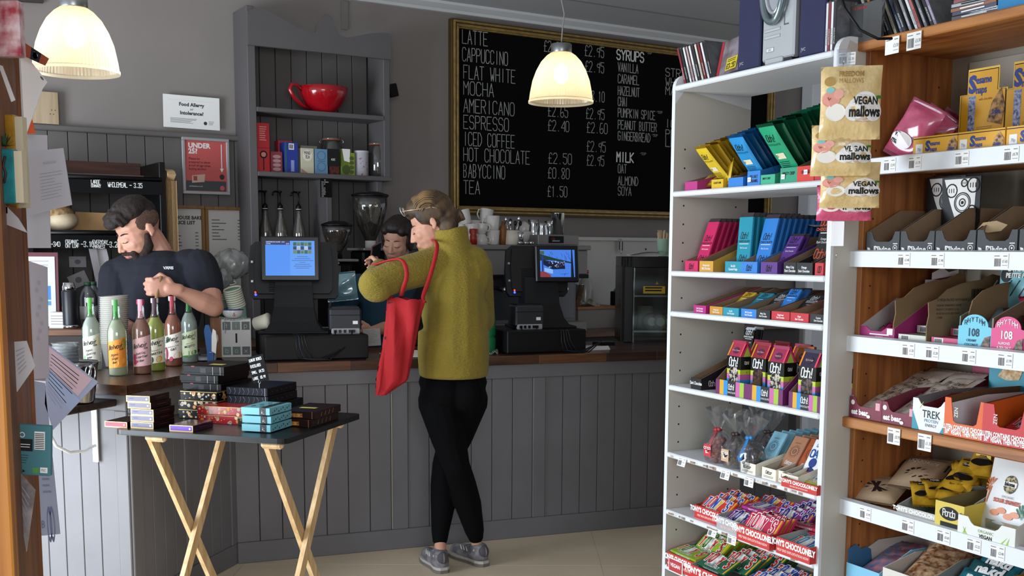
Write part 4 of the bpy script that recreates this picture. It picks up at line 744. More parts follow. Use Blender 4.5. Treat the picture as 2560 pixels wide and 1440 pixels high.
for z,lip in PS:
    m=MB();m.box(.019,PW-.001,-.004 if z< 1.9 else -.012,PED-.01,z-.022,z,PINE,.002)
    if z==.924:m.box(-.012,PW,-.03,.0,z-.03,z+.0,PINE,.003)
    if z==1.985:m.box(-.03,PW,-.03,-.0,z-.024,z+.002,PINE,.003)
    s=part('shelf',m,t)
    if lip:
        m=MB();m.prism([(-.026,z-.034),(-.026,z+.010),(-.008,z+.014),(-.008,z+.002),(.0,z),(.0,z-.034)],-.012,PW,'x',LIP);part('price_rail',m,s,'white price rail')
lb=[(2210,1.650,'£2.45','price label on the top white rail below the pink bags'),(2272,1.650,'£1.70','price label on the top white rail at the first yellow box'),(2388,1.650,'£0.52','price label on the top white rail under the second yellow box'),(2510,1.650,'£0.70','price label on the top white rail near the third yellow box'),
      (2245,1.393,'£1.40','price label on the second white rail under the first dark box'),(2328,1.393,'£1.40','price label on the second white rail under the second dark box'),(2485,1.393,'£1.65','price label on the second white rail under the fourth dark box'),
      (2256,1.150,'£1.20','price label on the third white rail under the white halva'),(2315,1.150,'£2.20','price label on the third white rail under the pink halva'),(2405,1.150,'£1.99','price label on the third white rail under the pale blue front'),(2495,1.150,'£1.99','price label on the third white rail under the hot pink front'),
      (2150,.668,'£2.99','price label on the lowest white rail below the brown bags'),(2255,.668,'£0.85','price label on the lowest white rail below the red fronted tray'),(2343,.668,'£0.60','price label on the lowest white rail below the yellow box'),(2418,.668,'£2.25','price label on the lowest white rail below the white carton'),(2476,.668,'£2.40','price label on the lowest white rail beneath the leafy carton side')]
for px,z,pr,l_ in lb:tag_on(Pn,up(px,z,-.026),-.0268,z-.030,pr,px,l_,w=.044,h=.036)
for px,z,pr,l_ in ((2216,1.985,'£3.30','white price card hanging off the top pine shelf, without a barcode'),(2270,1.985,'£3.30','white price card with a barcode hanging off the top pine shelf')):tag_on(Pn,up(px,z,-.03),-.032,z-.052,pr,px,l_,w=.052,h=.045,bar=px> 2250,rz=-.05)
for px,z,pr,l_ in ((2222,.924,'£0.95','price card taped to the lower pine shelf edge under the oat bars'),(2298,.924,'£1.35','price card taped to the lower pine shelf edge under the white fronted carton')):tag_on(Pn,up(px,z,-.03),-.033,z-.050,pr,px,l_,w=.046,h=.045)
# ---- top: discs
z=1.986
sp=[('#e8e4dc','white book like case, first of the leaning discs on the pine unit'),('#c07a2c','disc case with an orange spine on the pine unit'),('#4a4038','disc case with a brown spine on the pine unit'),('#3a3a40','disc case with a charcoal spine on the pine unit'),('#b8b4a0','disc case with a buff spine on the pine unit'),('#50607a','disc case with a slate blue spine on the pine unit'),
      ('#2c2c30','disc case with a black spine, middle of the leaning row on the pine unit'),('#8a8a90','disc case with a grey spine on the pine unit'),('#d8dade','disc case with a pale silver spine on the pine unit'),('#b05a5a','disc case with a rose spine on the pine unit'),('#6a6c72','disc case with a mid grey spine on the pine unit'),('#1c1c20','disc case with a jet black spine on the pine unit'),('#8a7a9a','disc case with a lilac spine, last of the leaning row on the pine unit')]
u=.028
for k,(c,l_) in enumerate(sp):cd(l_,Pn,u+.0178*k,.004+.004*(k % 3),z+.002,-rad(27),c,grp='leaning disc cases on the pine unit')
u0=up(2366,z,0)
for k in range(7):
    c=['#3a4a6a','#5a3a50','#2c3a6a','#c8702c','#e0e0e0','#c04050','#2a2a2e'][k];m=MB();m.box(0,.142,0,.124,0,.0098,clear('#f2f4f6',.22,.05,.05));m.box(.0,.142,.0005,.12,.001,.0085,mat(c,.5));m.lines(.03,.11,.003,.007,1,INKW if k !=4 else INK,flat(-.0004),.8)
    solo('compact_disc_case',m,'%s spined disc case lying in the flat stack, %s up' % (['navy','plum','royal blue','orange','white','crimson','black'][k],['lowest','second','third','fourth','fifth','sixth','seventh'][k]),'cd case',*place(Pn,u0+.004*(k % 3),.01+.003*(k % 2),z+.0105*k,.06*math.sin(k*2)),'flat stack of disc cases')
m=MB();m.box(0,.12,0,.10,0,.06,mat('#2280b8',.45),.002);m.text('Milk Chocolate',.013,flat(-.0008),INKW,.008,.030,kind='b',cond=.56,bold=.03);solo('chocolate_box',m,'blue box with white lettering at the end of the top pine shelf','box',*place(Pn,up(2492,z),.0,z+.001))
m=MB();m.poly([(0,0,0),(.03,0,0),(.02,.0,.06),(.006,0,.055)],mat('#e8cf9a'));m.box(0,.02,.001,.002,0,.05,mat('#e8cf9a'));solo('paper_note',m,'small cream note poking up behind the leaning discs','note',*place(Pn,.30,.22,z))
# ---- shelf 1: pink bags and sesame snap boxes
z=1.652
for k,(px,v,tl,l_) in enumerate(((2232,.02,28,'pink marshmallow bag nearest the rail, slumped at the left end'),(2262,.13,34,'pink marshmallow bag standing behind the nearest pink one'),(2290,.20,40,'pink marshmallow bag farthest back beside the yellow box'))):
    def pd(m,mp):
        if k:return
        q=lambda a,b:tuple(Vector(mp(a,b))-Vector((0,.001,0)));m.disc(-.01,.05,.034,mat('#e8e2e4',.4),q,rz=.022);m.text('VEGAN',.013,q,INK,-.012,.055,al='c',kind='b',cond=.5,bold=.03);m.text('mallows',.015,q,INK,-.012,.036,al='c',kind='b',cond=.5,bold=.03);m.disc(.025,.066,.008,mat('#3f8a3c'),q,rz=.003)
    solo('marshmallow_bag',pillow(.115,.165,.05,mat('#cf6484',.22,coat=.7,c2='#a8405f',vs=18),pd,.012,seed=20+k,wr=.16),l_,'bag of sweets',Pn.w(up(px,z,v),v+.02,z+.006),Euler((rad(-8),rad(tl),Pn.yaw+.2),'XYZ'),'pink marshmallow bags on the pine unit')
YB=mat('#e0a51c',.4);BLU=mat('#1f3a8c',.5)
def sesame_word(m,mp,x,z_,h):
    m.text('S',h*2.0,mp,BLU,x,z_-h*.55,kind='b',cond=.60,bold=.05);m.text('esame',h*.9,mp,BLU,x+h*1.25,z_+h*.45,kind='b',cond=.50,bold=.03);m.text('naps',h*.9,mp,BLU,x+h*1.25,z_-h*.75,kind='b',cond=.50,bold=.03)
def sesame(w):
    m=MB();d=.17;hf,hb=.055,.065;th=.0015
    m.box(0,w,0,d,0,th,YB)
    for x in (0,w-th):m.prism([(0,0),(d,0),(d,hb),(0,hf)],x,x+th,'x',YB);m.prism([(.004,.002),(d,.002),(d,hb-.003),(.004,hf-.003)],x+(th if x==0 else -.0005),x+(th+.0005 if x==0 else 0),'x',mat('#7c6a50',.9))
    m.box(0,w,-th,0,0,hf,YB);f=flat(-th-.0006);m.rect(.0,w,hf-.006,hf-.004,INK,f);sesame_word(m,f,w*.28,.024,.0125);m.rect(w*.06,w*.22,.008,.036,PAPER,f);m.text('70p',.008,flat(-th-.0012),mat('#8a8ab0'),w*.14,.018,al='c',kind='b',cond=.5)
    m.prism([(w*.74,0),(w*.98,0),(w*.99,.03),(w*.90,.046),(w*.80,.035)],-th-.0012,-th-.0004,'y',mat('#caa06a',.6,c2='#5a3420',vs=120));m.text('Snaps',.008,flat(-th-.002),BLU,w*.86,.014,al='c',kind='b',cond=.5,bold=.03)
    pb=part_mesh=m;return m
def header(w):
    m=MB();pl=[(0,0),(w,0),(w,.10),(w*.82,.10),(w*.82,.15),(w*.16,.15),(w*.16,.095),(0,.095)]
    m.prism(pl,0,.002,'y',mat('#ecc24a',.45));k=lambda p,s:(w/2+(p[0]-w/2)*s,.07+(p[1]-.07)*s);m.prism([k(p,.94) for p in pl],-.0006,.0,'y',INK);m.prism([k(p,.915) for p in pl],-.0012,-.0004,'y',YB)
    f=flat(-.0018);m.rect(w*.20,w*.35,.005,.09,mat('#b8c0d8',.5,c2='#3a4a8a',vs=160),f);sesame_word(m,flat(-.0022),w*.19,.108,.0175*w/.15+.001);m.text('with chocolate',.006,f,mat('#a0502c'),w*.42,.078,kind='b',cond=.5)
    m.prism([(w*.62,.03),(w*.92,.02),(w*.97,.06),(w*.88,.10),(w*.70,.07)],-.003,-.0012,'y',mat('#c89a5a',.6,c2='#4a2c1c',vs=90));m.text('Snaps',.010,flat(-.0036),BLU,w*.80,.045,al='c',kind='b',cond=.5,bold=.03);m.lines(w*.4,w*.75,.012,.020,2,mat('#a87a1c'),f,.4);return m
for k,(a,b,l_) in enumerate(((2279,2391,'first yellow sesame snack box from the left, packet sticking out of its top'),(2388,2507,'middle yellow sesame snack box with a dark open top'),(2511,2640,'yellow sesame snack box cut by the right edge of the photo'))):
    ua,ub=up(a,z),up(b,z);t=thing('sesame_snack_box',l_,'box',*place(Pn,ua,.006,z+.001),'yellow sesame snack boxes');part('carton',sesame(ub-ua),t);part('header_card',header((ub-ua)*.98),t,'raised printed header card',(0,.165,.062)).scale=(1.05,1,1.2)
solo('sesame_packet',pillow(.05,.06,.008,mat('#d89a3c',.35,c2='#8a4a24',vs=60),seed=4),'single sesame packet poking out of the first yellow box','packet',*place(Pn,up(2335,z,.05),.06,z+.022,.3,-.6))
m=MB();m.box(0,.9,0,.004,0,.29,mat('#9a9184',.6));solo('backing_card',m,'tall grey brown card behind the sesame boxes','card',*place(Pn,.09,PED-.020,z))
# ---- shelf 2: dark Divine boxes
z=1.395;DG=mat('#3c3f42',.6);BK=mat('#17181b',.5)
def divine(m,mp,w,h):m.text('Divine',h*.30,mp,INKW,w*.5,h*.10,al='c',kind='b',cond=.66,bold=.03);m.ring(w*.36,h*.22,h*.17,h*.035,INKW,mp,16);m.ring(w*.88,h*.30,h*.15,h*.03,INKW,mp,14);m.disc(w*.88,h*.30,h*.05,INKW,mp,8);m.poly([mp(w*.06,.0),mp(w*.17,0),mp(w*.12,h*.3),mp(w*.04,h*.34)],INKW);m.rect(w*.82,w*.95,h*.50,h*.54,INKW,mp)
def divine_head(m,w,h):
    m.prism([(-w*.06,h),(w*1.06,h),(w*1.06,h*.25),(w*.9,0),(w*.1,0),(-w*.02,h*.25)],0,.003,'y',BK);f=flat(-.0008)
    m.poly([f(w*.02,h*.97),f(w*.94,h*.97),f(w*.92,h*.55),f(w*.86,h*.34),f(w*.66,h*.13),f(w*.55,h*.14),f(w*.36,h*.34),f(w*.2,h*.6)],INKW);g=flat(-.0016);c=(w*.57,h*.58)
    m.ring(c[0],c[1],h*.17,h*.018,INK,g);m.ring(c[0],c[1],h*.14,h*.012,INK,g);m.ring(c[0],c[1],h*.07,h*.018,INK,g);m.disc(c[0],c[1],h*.03,INK,g,8)
    for cx,cz,r,rz in ((w*.25,h*.78,h*.12,h*.14),(w*.86,h*.86,h*.13,h*.08),(w*.85,h*.45,h*.09,h*.07),(w*.6,h*.90,h*.07,h*.07)):
        m.ring(cx,cz,r,h*.022,INK,g,14)
        for q in range(3):m.rect(cx-r*.5+q*r*.4,cx-r*.4+q*r*.4,cz-r*.3,cz+r*.3,INK,g)
    for q in range(4):m.poly([g(w*(.38+.09*q),h*(.34-.05*q)),g(w*(.41+.09*q),h*(.36-.05*q)),g(w*(.45+.07*q),h*(.20-.03*q))],INK)
spec=[(2162,2244,'blue','#2f5fc0',.05),(2247,2331,'indigo','#3a3660',.05),(2334,2434,'gold','#c0a04c',.05),(2438,2538,'black','#24211f',.08),(2543,2640,'dark','#2a2624',.08)]
for k,(a,b,nm,c,h) in enumerate(spec):
    ua,ub=up(a,z),up(b,z);w=ub-ua;t=thing('display_carton','dark grey cut front carton of %s wrapped chocolate on the second pine shelf' % nm,'display carton',*place(Pn,ua,.006,z+.001),'dark cut front cartons')
    part('tray',tray_mesh(w,.26,.062,.125,DG,KRAFT,lambda m,mp:divine(m,mp,w,.055),kink=.02,cut=(.22,.80,.034)),t)
    if k in (0,1,3,4):
        hm=MB();divine_head(hm,w*1.0,.165);part('header_card',hm,t,'black header card with white printed pods',(.012 if k else .03,.14 if k==1 else .20,.045 if k==1 else .055))
    for j in range(4):
        o=solo('wrapped_bar',pillow(w*.7,.10,.018,mat(c,.3,coat=.4,c2='#1c1c30' if k< 2 else '#8a7434' if k==2 else '#0c0c0c',vs=40),None,.008,seed=j+k*5),'%s wrapped bar, %s in its dark carton on the second pine shelf' % (nm,['nearest','second','third','furthest back'][j]),'snack bar',*place(Pn,ua+w*.5,.03+.04*j,z+.006+.010*j,.1*math.sin(j*3+k),-rad(72-6*j)),nm+' wrapped bars')
m=MB();pts=[(.0,0),(.02,.02),(.03,.05),(.022,.07),(.0,.05),(-.01,.02)];m.prism(pts,0,.002,'y',mat('#b8a07a',.8));solo('torn_card',m,'torn scrap of brown card on the carton of gold wrapped bars','card',Pn.w(up(2425,z),.02,z+.065),(rad(-30),rad(60),Pn.yaw))
# ---- shelf 3
z=1.152;MG='#a3246e'
u0,u1=up(2145,z),up(2232,z)
tray(Pn,u0,.006,z,u1-u0,.27,.038,.115,MG,'magenta fronted carton with a pale grey inside at the left of the third pine shelf',lambda m,mp,w,h:(m.rect(w*.3,w*.85,h*.42,h*.5,INKW,mp),m.text('00000',h*.22,mp,mat('#e8b8d8'),w*.58,h*.12,al='c',kind='b',cond=.6,bold=.04),m.rect(w*.80,w*.96,h*.5,h*.95,PAPER,lambda a,b:(a,-.0032,b))),inside=mat('#b9b6b6',.8),kink=.05,cut=(.25,.72,.026))
solo('fruit_bar',pillow(.075,.13,.022,mat('#c02a74',.3,coat=.5),lambda m,mp:m.text('chia',.03,lambda a,b:tuple(Vector(mp(a,b))-Vector((0,.001,0))),mat('#5a1238'),0,.03,w=.003,al='c')),'magenta wrapped bar lying in the left magenta carton','snack bar',*place(Pn,(u0+u1)/2,.04,z+.015,.2,-rad(68)))
solo('fruit_bar',pillow(.075,.13,.022,mat('#d83a80',.3,coat=.5),seed=3),'pinker bar on top at the back of the left magenta carton','snack bar',*place(Pn,(u0+u1)/2+.01,.12,z+.035,-.4,-rad(66)))
def halva(px0,px1,front,topc,nm,tallp,pr):
    a,b=up(px0,z),up(px1,z);w=b-a;m=MB();KB=mat('#8c7252',.85,vary=.12,vs=15);m.box(0,w,0,.27,0,.002,KB);m.box(0,w,.268,.27,0,.15,KB)
    for x in (0,w-.003):m.prism([(.0,0),(.27,0),(.27,.185),(.24,.19),(.20,.175),(.15,.17),(.12,.165),(.07,.15),(.035,.125),(.0,.115 if x==0 else .02),(.004,.08 if x==0 else .01),(-.003,.05 if x==0 else .0)],x,x+.003,'x',KB)
    if pr:
        g=lambda yy,zz:(-.0008+w*0,yy,zz);g2=lambda yy,zz:(.0036,yy,zz);m.text('12 MEDJA PACKED WITH GRAPE JUICE & SULTANAS',.007,g2,INK,.03,.118,kind='b',cond=.5)
        for q,s in enumerate(('ORGANIC INGREDIENTS: SESAME','PRODUCT OF GREECE 12x75g','STORE IN A COOL DRY PLACE','L 224082')):m.text(s,.0055,g2,INK,.03,.104-.011*q,kind='b',cond=.5)
        for q in range(14):m.rect(.16+.0045*q,.1622+.0045*q+.0008*(q % 3),.125,.150,INK,g2)
    o=solo('shipping_carton',m,'tall brown cardboard carton of %s halva, ragged cut front, third pine shelf' % nm,'carton',*place(Pn,a,.006,z),'brown halva cartons')
    mm=MB();mm.box(0,w*.82,0,.10,0,.020,mat(topc,.45),.001);mm.rect(0,w*.82,0,.020,mat(front,.5),flat(-.0006));mm.rect(w*.08,w*.34,.002,.018,PAPER,flat(-.001))
    for q in range(6):mm.rect(w*(.1+.035*q),w*(.12+.035*q),.003,.016,INK,flat(-.0015))
    ft=lambda x,y:(x,y,.0208);mm.text('Halva',.028,ft,mat('#3a3028') if front> '#d' else mat('#7a1f3c'),w*.46,.05,al='c',kind='b',cond=.5,bold=.02);mm.disc(w*.16,.07,.013,mat('#c8862c'),ft);me=mm.mesh('halva_box')
    for q in range(3):o=link('halva_box',me);setp(o,'%s halva box, %s in its brown carton' % (nm,['front','middle','back'][q]),'box',nm+' halva boxes',*place(Pn,a+w*.12,.012+.07*q,z+.004+.022*(q> 0)+.02*(q> 1)))
halva(2228,2312,'#dcdccf','#9aa08a','pale green',0,False);halva(2310,2398,'#d0527c','#a83a5c','pink',0,True)
def rhythm(px0,px1,col,nm,sub,s):
    a,b=up(px0,z),up(px1,z);w=b-a;C_=mat(col,.45)
    m=tray_mesh(w,.27,.02,.135,C_,mat('#7c6650',.85),kink=.02,hs=.085)
    pl=[(0,0),(w,0),(w,.06)]+[(w*.5+w*.40*math.cos(x),.062+.030*math.sin(x)) for x in [PI*i/14 for i in range(15)]]+[(0,.06)]
    m.prism(pl,-.004,-.002,'y',C_);f=flat(-.005)
    for i,ch in enumerate('RHYTHM'):x=PI*(.80-.12*i);m.text(ch,.011,f,mat('#26455c') if s else INKW,w*.5+w*.33*math.cos(x),.052+.022*math.sin(x),al='c',w=.0018)
    m.text('108',.020,f,mat('#26455c') if s else INKW,w*.47,.036,al='c',kind='b',cond=.55,bold=.02)
    for q,x in enumerate(sub):m.text(x,.006,f,mat('#26455c') if s else INKW,w*.42,.022-.011*q,al='c',kind='b',cond=.6,bold=.02)
    m.prism([(w*.68,.006),(w*.98,.0),(w*.98,.04),(w*.82,.034)],-.006,-.004,'y',mat('#33261f',.5,c2='#8a7060',vs=120));solo('display_carton',m,'rounded front carton in %s with an arched name' % nm,'display carton',*place(Pn,a,.006,z),'rounded front cartons');return a,w
a,w=rhythm(2392,2474,'#6cc6dc','pale blue',('CREAMY','COCONUT'),1)
for j in range(2):solo('snack_pouch',pillow(w*.8,.11,.03,mat('#7f9aa0',.3,coat=.4),seed=j),'%s blue grey pouch behind the pale blue front' % ('nearer','farther')[j],'pouch',*place(Pn,a+w*.5,.06+.06*j,z+.02,.2*j,-rad(40)))
a,w=rhythm(2474,2556,'#dc3c80','hot pink',('ALMOND','& SEA SALT'),0)
for j in range(3):solo('snack_bar',pillow(.05,.12,.02,mat('#b81f4e' if j else '#4a3a36',.3,coat=.4),seed=j),'%s bar behind the hot pink front' % ('dark','crimson','second crimson')[j],'snack bar',*place(Pn,a+w*(.4+.25*j),.06+.05*j,z+.03+.03*j,.9+.2*j,-rad(50)))
a=up(2570,z);tray(Pn,a,.006,z,.12,.27,.06,.13,'#2c2320','dark carton at the right edge, third pine shelf',kink=.0,inside=mat('#5a2a1c',.7))
m=MB();m.T=None;mp_=lambda m,mp:(m.text('SAVOUR la',.012,mp,INKW,0,.125,al='c',kind='b',cond=.6,bold=.05),m.text('PETITE PAUSE',.012,mp,INKW,.005,.108,al='c',kind='b',cond=.6,bold=.05),m.disc(-.045,.115,.02,mat('#1c2226'),mp),m.text('/\\///',.04,mp,mat('#1c2226'),-.035,.06,w=.003,al='c'))
solo('snack_pouch',pillow(.15,.17,.03,mat('#79bcc4',.35),lambda m,mp:mp_(m,lambda a,b:tuple(Vector(mp(a,b))-Vector((0,.001,0)))),seed=8),'large light blue pouch with white capitals at the back right, third pine shelf','pouch',*place(Pn,up(2535,z,.17),.18,z+.075,0,rad(-6)))
m=MB();m.box(0,.09,0,.003,0,.15,mat('#ccd0d6',.6));m.prism([(.02,.15),(.10,.165),(.10,.18),(.07,.172),(.05,.185),(.02,.17)],0,.003,'y',mat('#e0e2e4',.6));solo('torn_card',m,'torn white card flap standing behind the magenta carton','card',*place(Pn,.07,.20,z+.02,rad(70)))
# ---- shelf 4 (pine edge)
z=.925
def nakd_tray(px0,px1,nm):
    a,b=up(px0,z),up(px1,z);w=b-a
    def f(m,mp,W_,H_):m.text('eat bear',H_*.26,mp,INKW,W_*.32,H_*.16,al='c',kind='b',cond=.55,bold=.04);m.disc(W_*.10,H_*.72,H_*.12,INKW,mp);m.rect(W_*.80,W_*.93,H_*.5,H_*.85,mat('#e0a8b4'),mp);m.disc(W_*.6,H_*.14,H_*.12,PAPER,lambda x,y:(x,-.0035,y),rz=H_*.08)
    tray(Pn,a,-.01,z,w,.28,.060,.09,'#7c2c40','maroon fronted carton of oat bars, %s on the lower pine shelf' % nm,f,inside=mat('#c4beb6',.8),kink=.0,cut=(.22,.78,.034))
    for j in range(8):
        def dd(m,mp):q=lambda x,y:tuple(Vector(mp(x,y))-Vector((0,.0008,0)));m.rect(-.036,.036,.035,.10,mat('#a8967c' if j % 2 else '#cfc8ba',.6),q);m.text('Tribe',.018,lambda x,y:q(x,y),mat('#4a3424'),0,.055,w=.002,al='c')
        solo('oat_bar',pillow(w*.84,.125,.016,mat('#e4e0d8',.3,coat=.4,c2='#c8bba6',vs=25),dd if j< 7 else None,.01,seed=j*3+int(px0)),'white and brown oat bar, %s in the %s maroon carton' % (['nearest','second','third','fourth','fifth','sixth','seventh','furthest'][j],nm),'snack bar',*place(Pn,a+w*.5,.0+.024*j,z+.014+.0095*j,.12*math.sin(j*2.3+px0),-rad(66)),'oat bars on the lower pine shelf')
nakd_tray(2131,2212,'first from the left');nakd_tray(2210,2298,'second from the left')
a,b=up(2290,z),up(2382,z);w=b-a
def trek(m,mp,W_,H_):m.poly([mp(0,0),mp(W_*.2,0),mp(0,H_*.6)],mat('#3f9ab0'));m.poly([mp(W_,0),mp(W_*.76,0),mp(W_,H_*.6)],mat('#3f9ab0'));m.text('TREK',H_*.24,mp,mat('#22303a'),W_*.52,H_*.42,al='c',kind='b',cond=.55,bold=.01);m.text('PROTEIN',H_*.10,mp,mat('#3f7a96'),W_*.52,H_*.28,al='c',kind='b',cond=.6);m.text('ENERGY',H_*.09,mp,mat('#22303a'),W_*.52,H_*.14,al='c',kind='b',cond=.6);m.text('/\\',H_*.2,mp,mat('#c8a04c'),W_*.3,H_*.7,al='c',w=H_*.02)
tray(Pn,a,-.014,z,w,.29,.085,.10,'#e8ecee','white fronted empty carton with teal corners, lower pine shelf',trek,inside=mat('#77797c',.8),kink=.0,cut=(.2,.78,.066))
m=MB();m.box(0,.14,0,.004,0,.115,mat('#2f93a8',.5));m.rect(.06,.10,.02,.045,PAPER,flat(-.001));m.prism([(.03,.08),(.06,.07),(.10,.075),(.11,.10),(.05,.105)],-.0015,-.0005,'y',mat('#c08a4c',.6,c2='#e8d8b0',vs=90));solo('header_board',m,'teal printed board at the back of the white fronted carton','card',*place(Pn,a+.01,.262,z+.055))
a,b=up(2372,z),up(2478,z)
def org(m,mp,W_,H_):m.text("GLUTEN CONTAINS CHOCOLATE",H_*.12,mp,INKW,W_*.5,H_*.18,al='c',kind='b',cond=.36,bold=.05);m.text('50% VEGAN, THEN PROTEIN',H_*.12,mp,INKW,W_*.5,H_*.05,al='c',kind='b',cond=.36,bold=.05);m.text('ZEN',H_*.12,lambda x,y:mp(W_*.1-y+.03,x),INKW,H_*.5,0,kind='b',cond=.5)
tray(Pn,a,-.018,z,b-a,.29,.10,.115,'#e2621c','orange fronted empty carton with a deep cut front, lower pine shelf',org,inside=mat('#6a4c30',.85),kink=.0,cut=(.2,.78,.035))
a,b=up(2470,z),up(2590,z);tray(Pn,a,-.022,z,b-a,.29,.10,.115,'#c8262c','red fronted carton with a deep cut front at the right, lower pine shelf',org,inside=mat('#70402c',.85),kink=.0,cut=(.28,.80,.045))
sm=tony('#c8303c',.12,.06);slabs(Pn,a+.035,.02,z+.03,3,.05,rad(24),sm,('red slab bar nearest in the red cut front carton','red slab bar behind, red cut front carton'),'red bars in the cut front carton',.012)
m=MB();m.box(0,.30,0,.006,0,.12,mat('#a84c66',.6));solo('backing_card',m,'dusky pink card along the back, lower pine shelf','card',*place(Pn,.16,PED-.022,z+.09))
# ---- shelf 5
z=.670
def liq(m,mp):
    q=lambda a,b:tuple(Vector(mp(a,b))-Vector((0,.001,0)))
    for i in range(5):a=rad(20+35*i);c=(.0,.055);m.poly([q(c[0]-.035*math.cos(a)-.004*math.sin(a),c[1]-.022*math.sin(a)),q(c[0]+.035*math.cos(a)-.004*math.sin(a),c[1]+.022*math.sin(a)),q(c[0]+.035*math.cos(a)+.006,c[1]+.022*math.sin(a)+.005),q(c[0]-.035*math.cos(a)+.006,c[1]-.022*math.sin(a)+.005)],mat('#2a1c1a',.4))
    m.rect(-.07,.07,.095,.135,mat('#1c1c1e',.6),q);m.text('LIQUORICE',.015,lambda a,b:tuple(Vector(mp(a,b))-Vector((0,.002,0))),mat('#cfc4b4'),0,.106,al='c',kind='b',cond=.5,bold=.02)
for k,(px,v,dz,tl,l_) in enumerate(((2190,.02,.006,70,'kraft paper bag of liquorice lying nearest the rail'),(2232,.11,.050,66,'kraft paper bag of liquorice resting on the nearer one'))):
    solo('liquorice_bag',pillow(.145,.17,.045,mat('#b79d7e',.7,vary=.1,vs=20),liq,.014,seed=k+40),l_,'bag of sweets',*place(Pn,up(px,z,.05),v,z+dz,.35,-rad(tl)),'kraft paper bags of liquorice')
a,b=up(2243,z),up(2345,z);tbox(Pn,a,-.0,z,b-a,.26,.030,.07,'grey sided tray with a red front, beside the liquorice',mat('#c4c0b8',.6));
a=up(2345,z);w=up(2392,z)-a+.012
def pan(m,mp,W_,H_):m.disc(W_*.5,H_*.62,W_*.34,INK,mp,rz=H_*.24);m.text('Panda',H_*.24,lambda x,y:(x,-.0034,y),INKW,W_*.5,H_*.52,al='c',w=H_*.035,cond=.4);m.rect(W_*.2,W_*.8,H_*.12,H_*.30,INK,mp)
tray(Pn,a,-.012,z,w+.02,.28,.075,.085,'#d9c14a','yellow fronted carton beside the sweets, lowest white rail',pan,inside=mat('#8a7a4c',.8),kink=.0)
for j in range(12):
    def bd(m,mp):
        q=lambda x,y:tuple(Vector(mp(x,y))-Vector((0,.001,0)));m.disc(.0,.05,.030,mat('#141414',.35),q,rz=.013);m.disc(-.004,.098,.016,mat('#141414',.4),q,rz=.010);m.text('Panda',.010,lambda x,y:tuple(Vector(mp(x,y))-Vector((0,.002,0))),INKW,-.004,.093,al='c',w=.0013,cond=.4);m.rect(-.03,.03,.118,.123,INK,q)
    r2=random.Random(j);solo('liquorice_packet',pillow(.075,.13,.022,mat('#d3a832',.25,coat=.7,c2='#a87e1c',vs=22),bd,.014,seed=j+60,wr=.2),('gold liquorice packet, %s in the tumbled pile' % ['lowest','second','third','fourth','fifth','sixth','seventh','eighth','ninth','tenth','eleventh','topmost'][j]),'packet',*place(Pn,up(2300,z)+.012*(j % 3)+.022*(j//3)-.01,.035+.017*j,z+.035+.010*j+.012*(j % 2),.5+.5*r2.uniform(-1,1),-rad(62+14*r2.uniform(-1,1))),'gold liquorice packets')
a=up(2408,z);bw=.175
def bio(m,mp,W_,H_):m.text('ORGANIC',H_*.14,mp,mat('#7a9a6a'),W_*.5,H_*.40,al='c',kind='b',cond=.6);m.text('VEGAN',H_*.16,mp,INK,W_*.5,H_*.16,al='c',kind='b',cond=.6,bold=.03);[m.poly([mp(x,0),mp(x+.008,0),mp(x+.014*s,H_*.5)],mat('#9ac83c')) for x,s in ((.012,1),(.03,-1),(W_-.03,1),(W_-.05,2))]
def bios(m,mp):m.disc(.10,.03,.06,mat('#8fae3c',.5),mp,rz=.028);m.disc(.2,.05,.05,mat('#a4bf52',.5),lambda a,b:(mp(a,b)[0]+.0005,a,b),rz=.03);[m.poly([(mp(0,0)[0]+.001,.055+.006*q,.02),(mp(0,0)[0]+.001,.06+.006*q,.02),(mp(0,0)[0]+.001,.05+.012*q,.055)],mat('#1f3a24')) for q in range(4)]
tray(Pn,a,-.02,z,bw,.27,.055,.10,'#e6e8e2','white carton printed with green leaves at the right, lowest white rail',bio,inside=mat('#9c958a',.8),kink=.0,side=bios,cut=(.22,.72,.036))
def snk(m,mp):
    q=lambda x,y:tuple(Vector(mp(x,y))-Vector((0,.0012,0)));q2=lambda x,y:tuple(Vector(mp(x,y))-Vector((0,.002,0)))
    m.disc(0,.128,.020,mat('#b8a878',.5,c2='#3a2c1c',vs=150,p0=.48,p1=.52),q,rz=.024);m.rect(-.02,.02,.122,.135,mat('#f0eee8'),q2);m.text('biona',.010,lambda x,y:tuple(Vector(mp(x,y))-Vector((0,.003,0))),INK,0,.124,al='c',kind='b',cond=.6,bold=.04)
    m.text('ORGANIC',.006,q,mat('#9a9a94'),0,.092,al='c',kind='b',cond=.6);m.text('SOUR SNAKES',.010,q,mat('#c0502c'),0,.078,al='c',kind='b',cond=.55,bold=.04)
    for i in range(7):x=rad(60+28*i);m.poly([q(-.056,.118),q(-.056+.026*math.cos(x),.118+.022*math.sin(x)),q(-.056+.024*math.cos(x+.25),.118+.020*math.sin(x+.25))],mat('#cf6a34'))
    m.poly([q(-.058,.115),q(-.054,.115),q(-.064,.07),q(-.068,.07)],mat('#cf6a34'))
    for cx in (.05,.064):[m.poly([q(cx,.045),q(cx+.02*math.cos(x),.055+.03*math.sin(x)),q(cx+.02*math.cos(x+.2),.055+.03*math.sin(x+.2))],mat('#2f7a5c')) for x in [rad(40+25*i) for i in range(5)]]
    for cx,cz in ((-.03,.05),(-.01,.058),(.012,.046),(.030,.054)):m.disc(cx,cz,.014,mat('#e08a5c',.4),q,rz=.008)
    m.rect(-.055,.05,.006,.03,mat('#8aa890',.4,c2='#c8a088',vs=60),q)
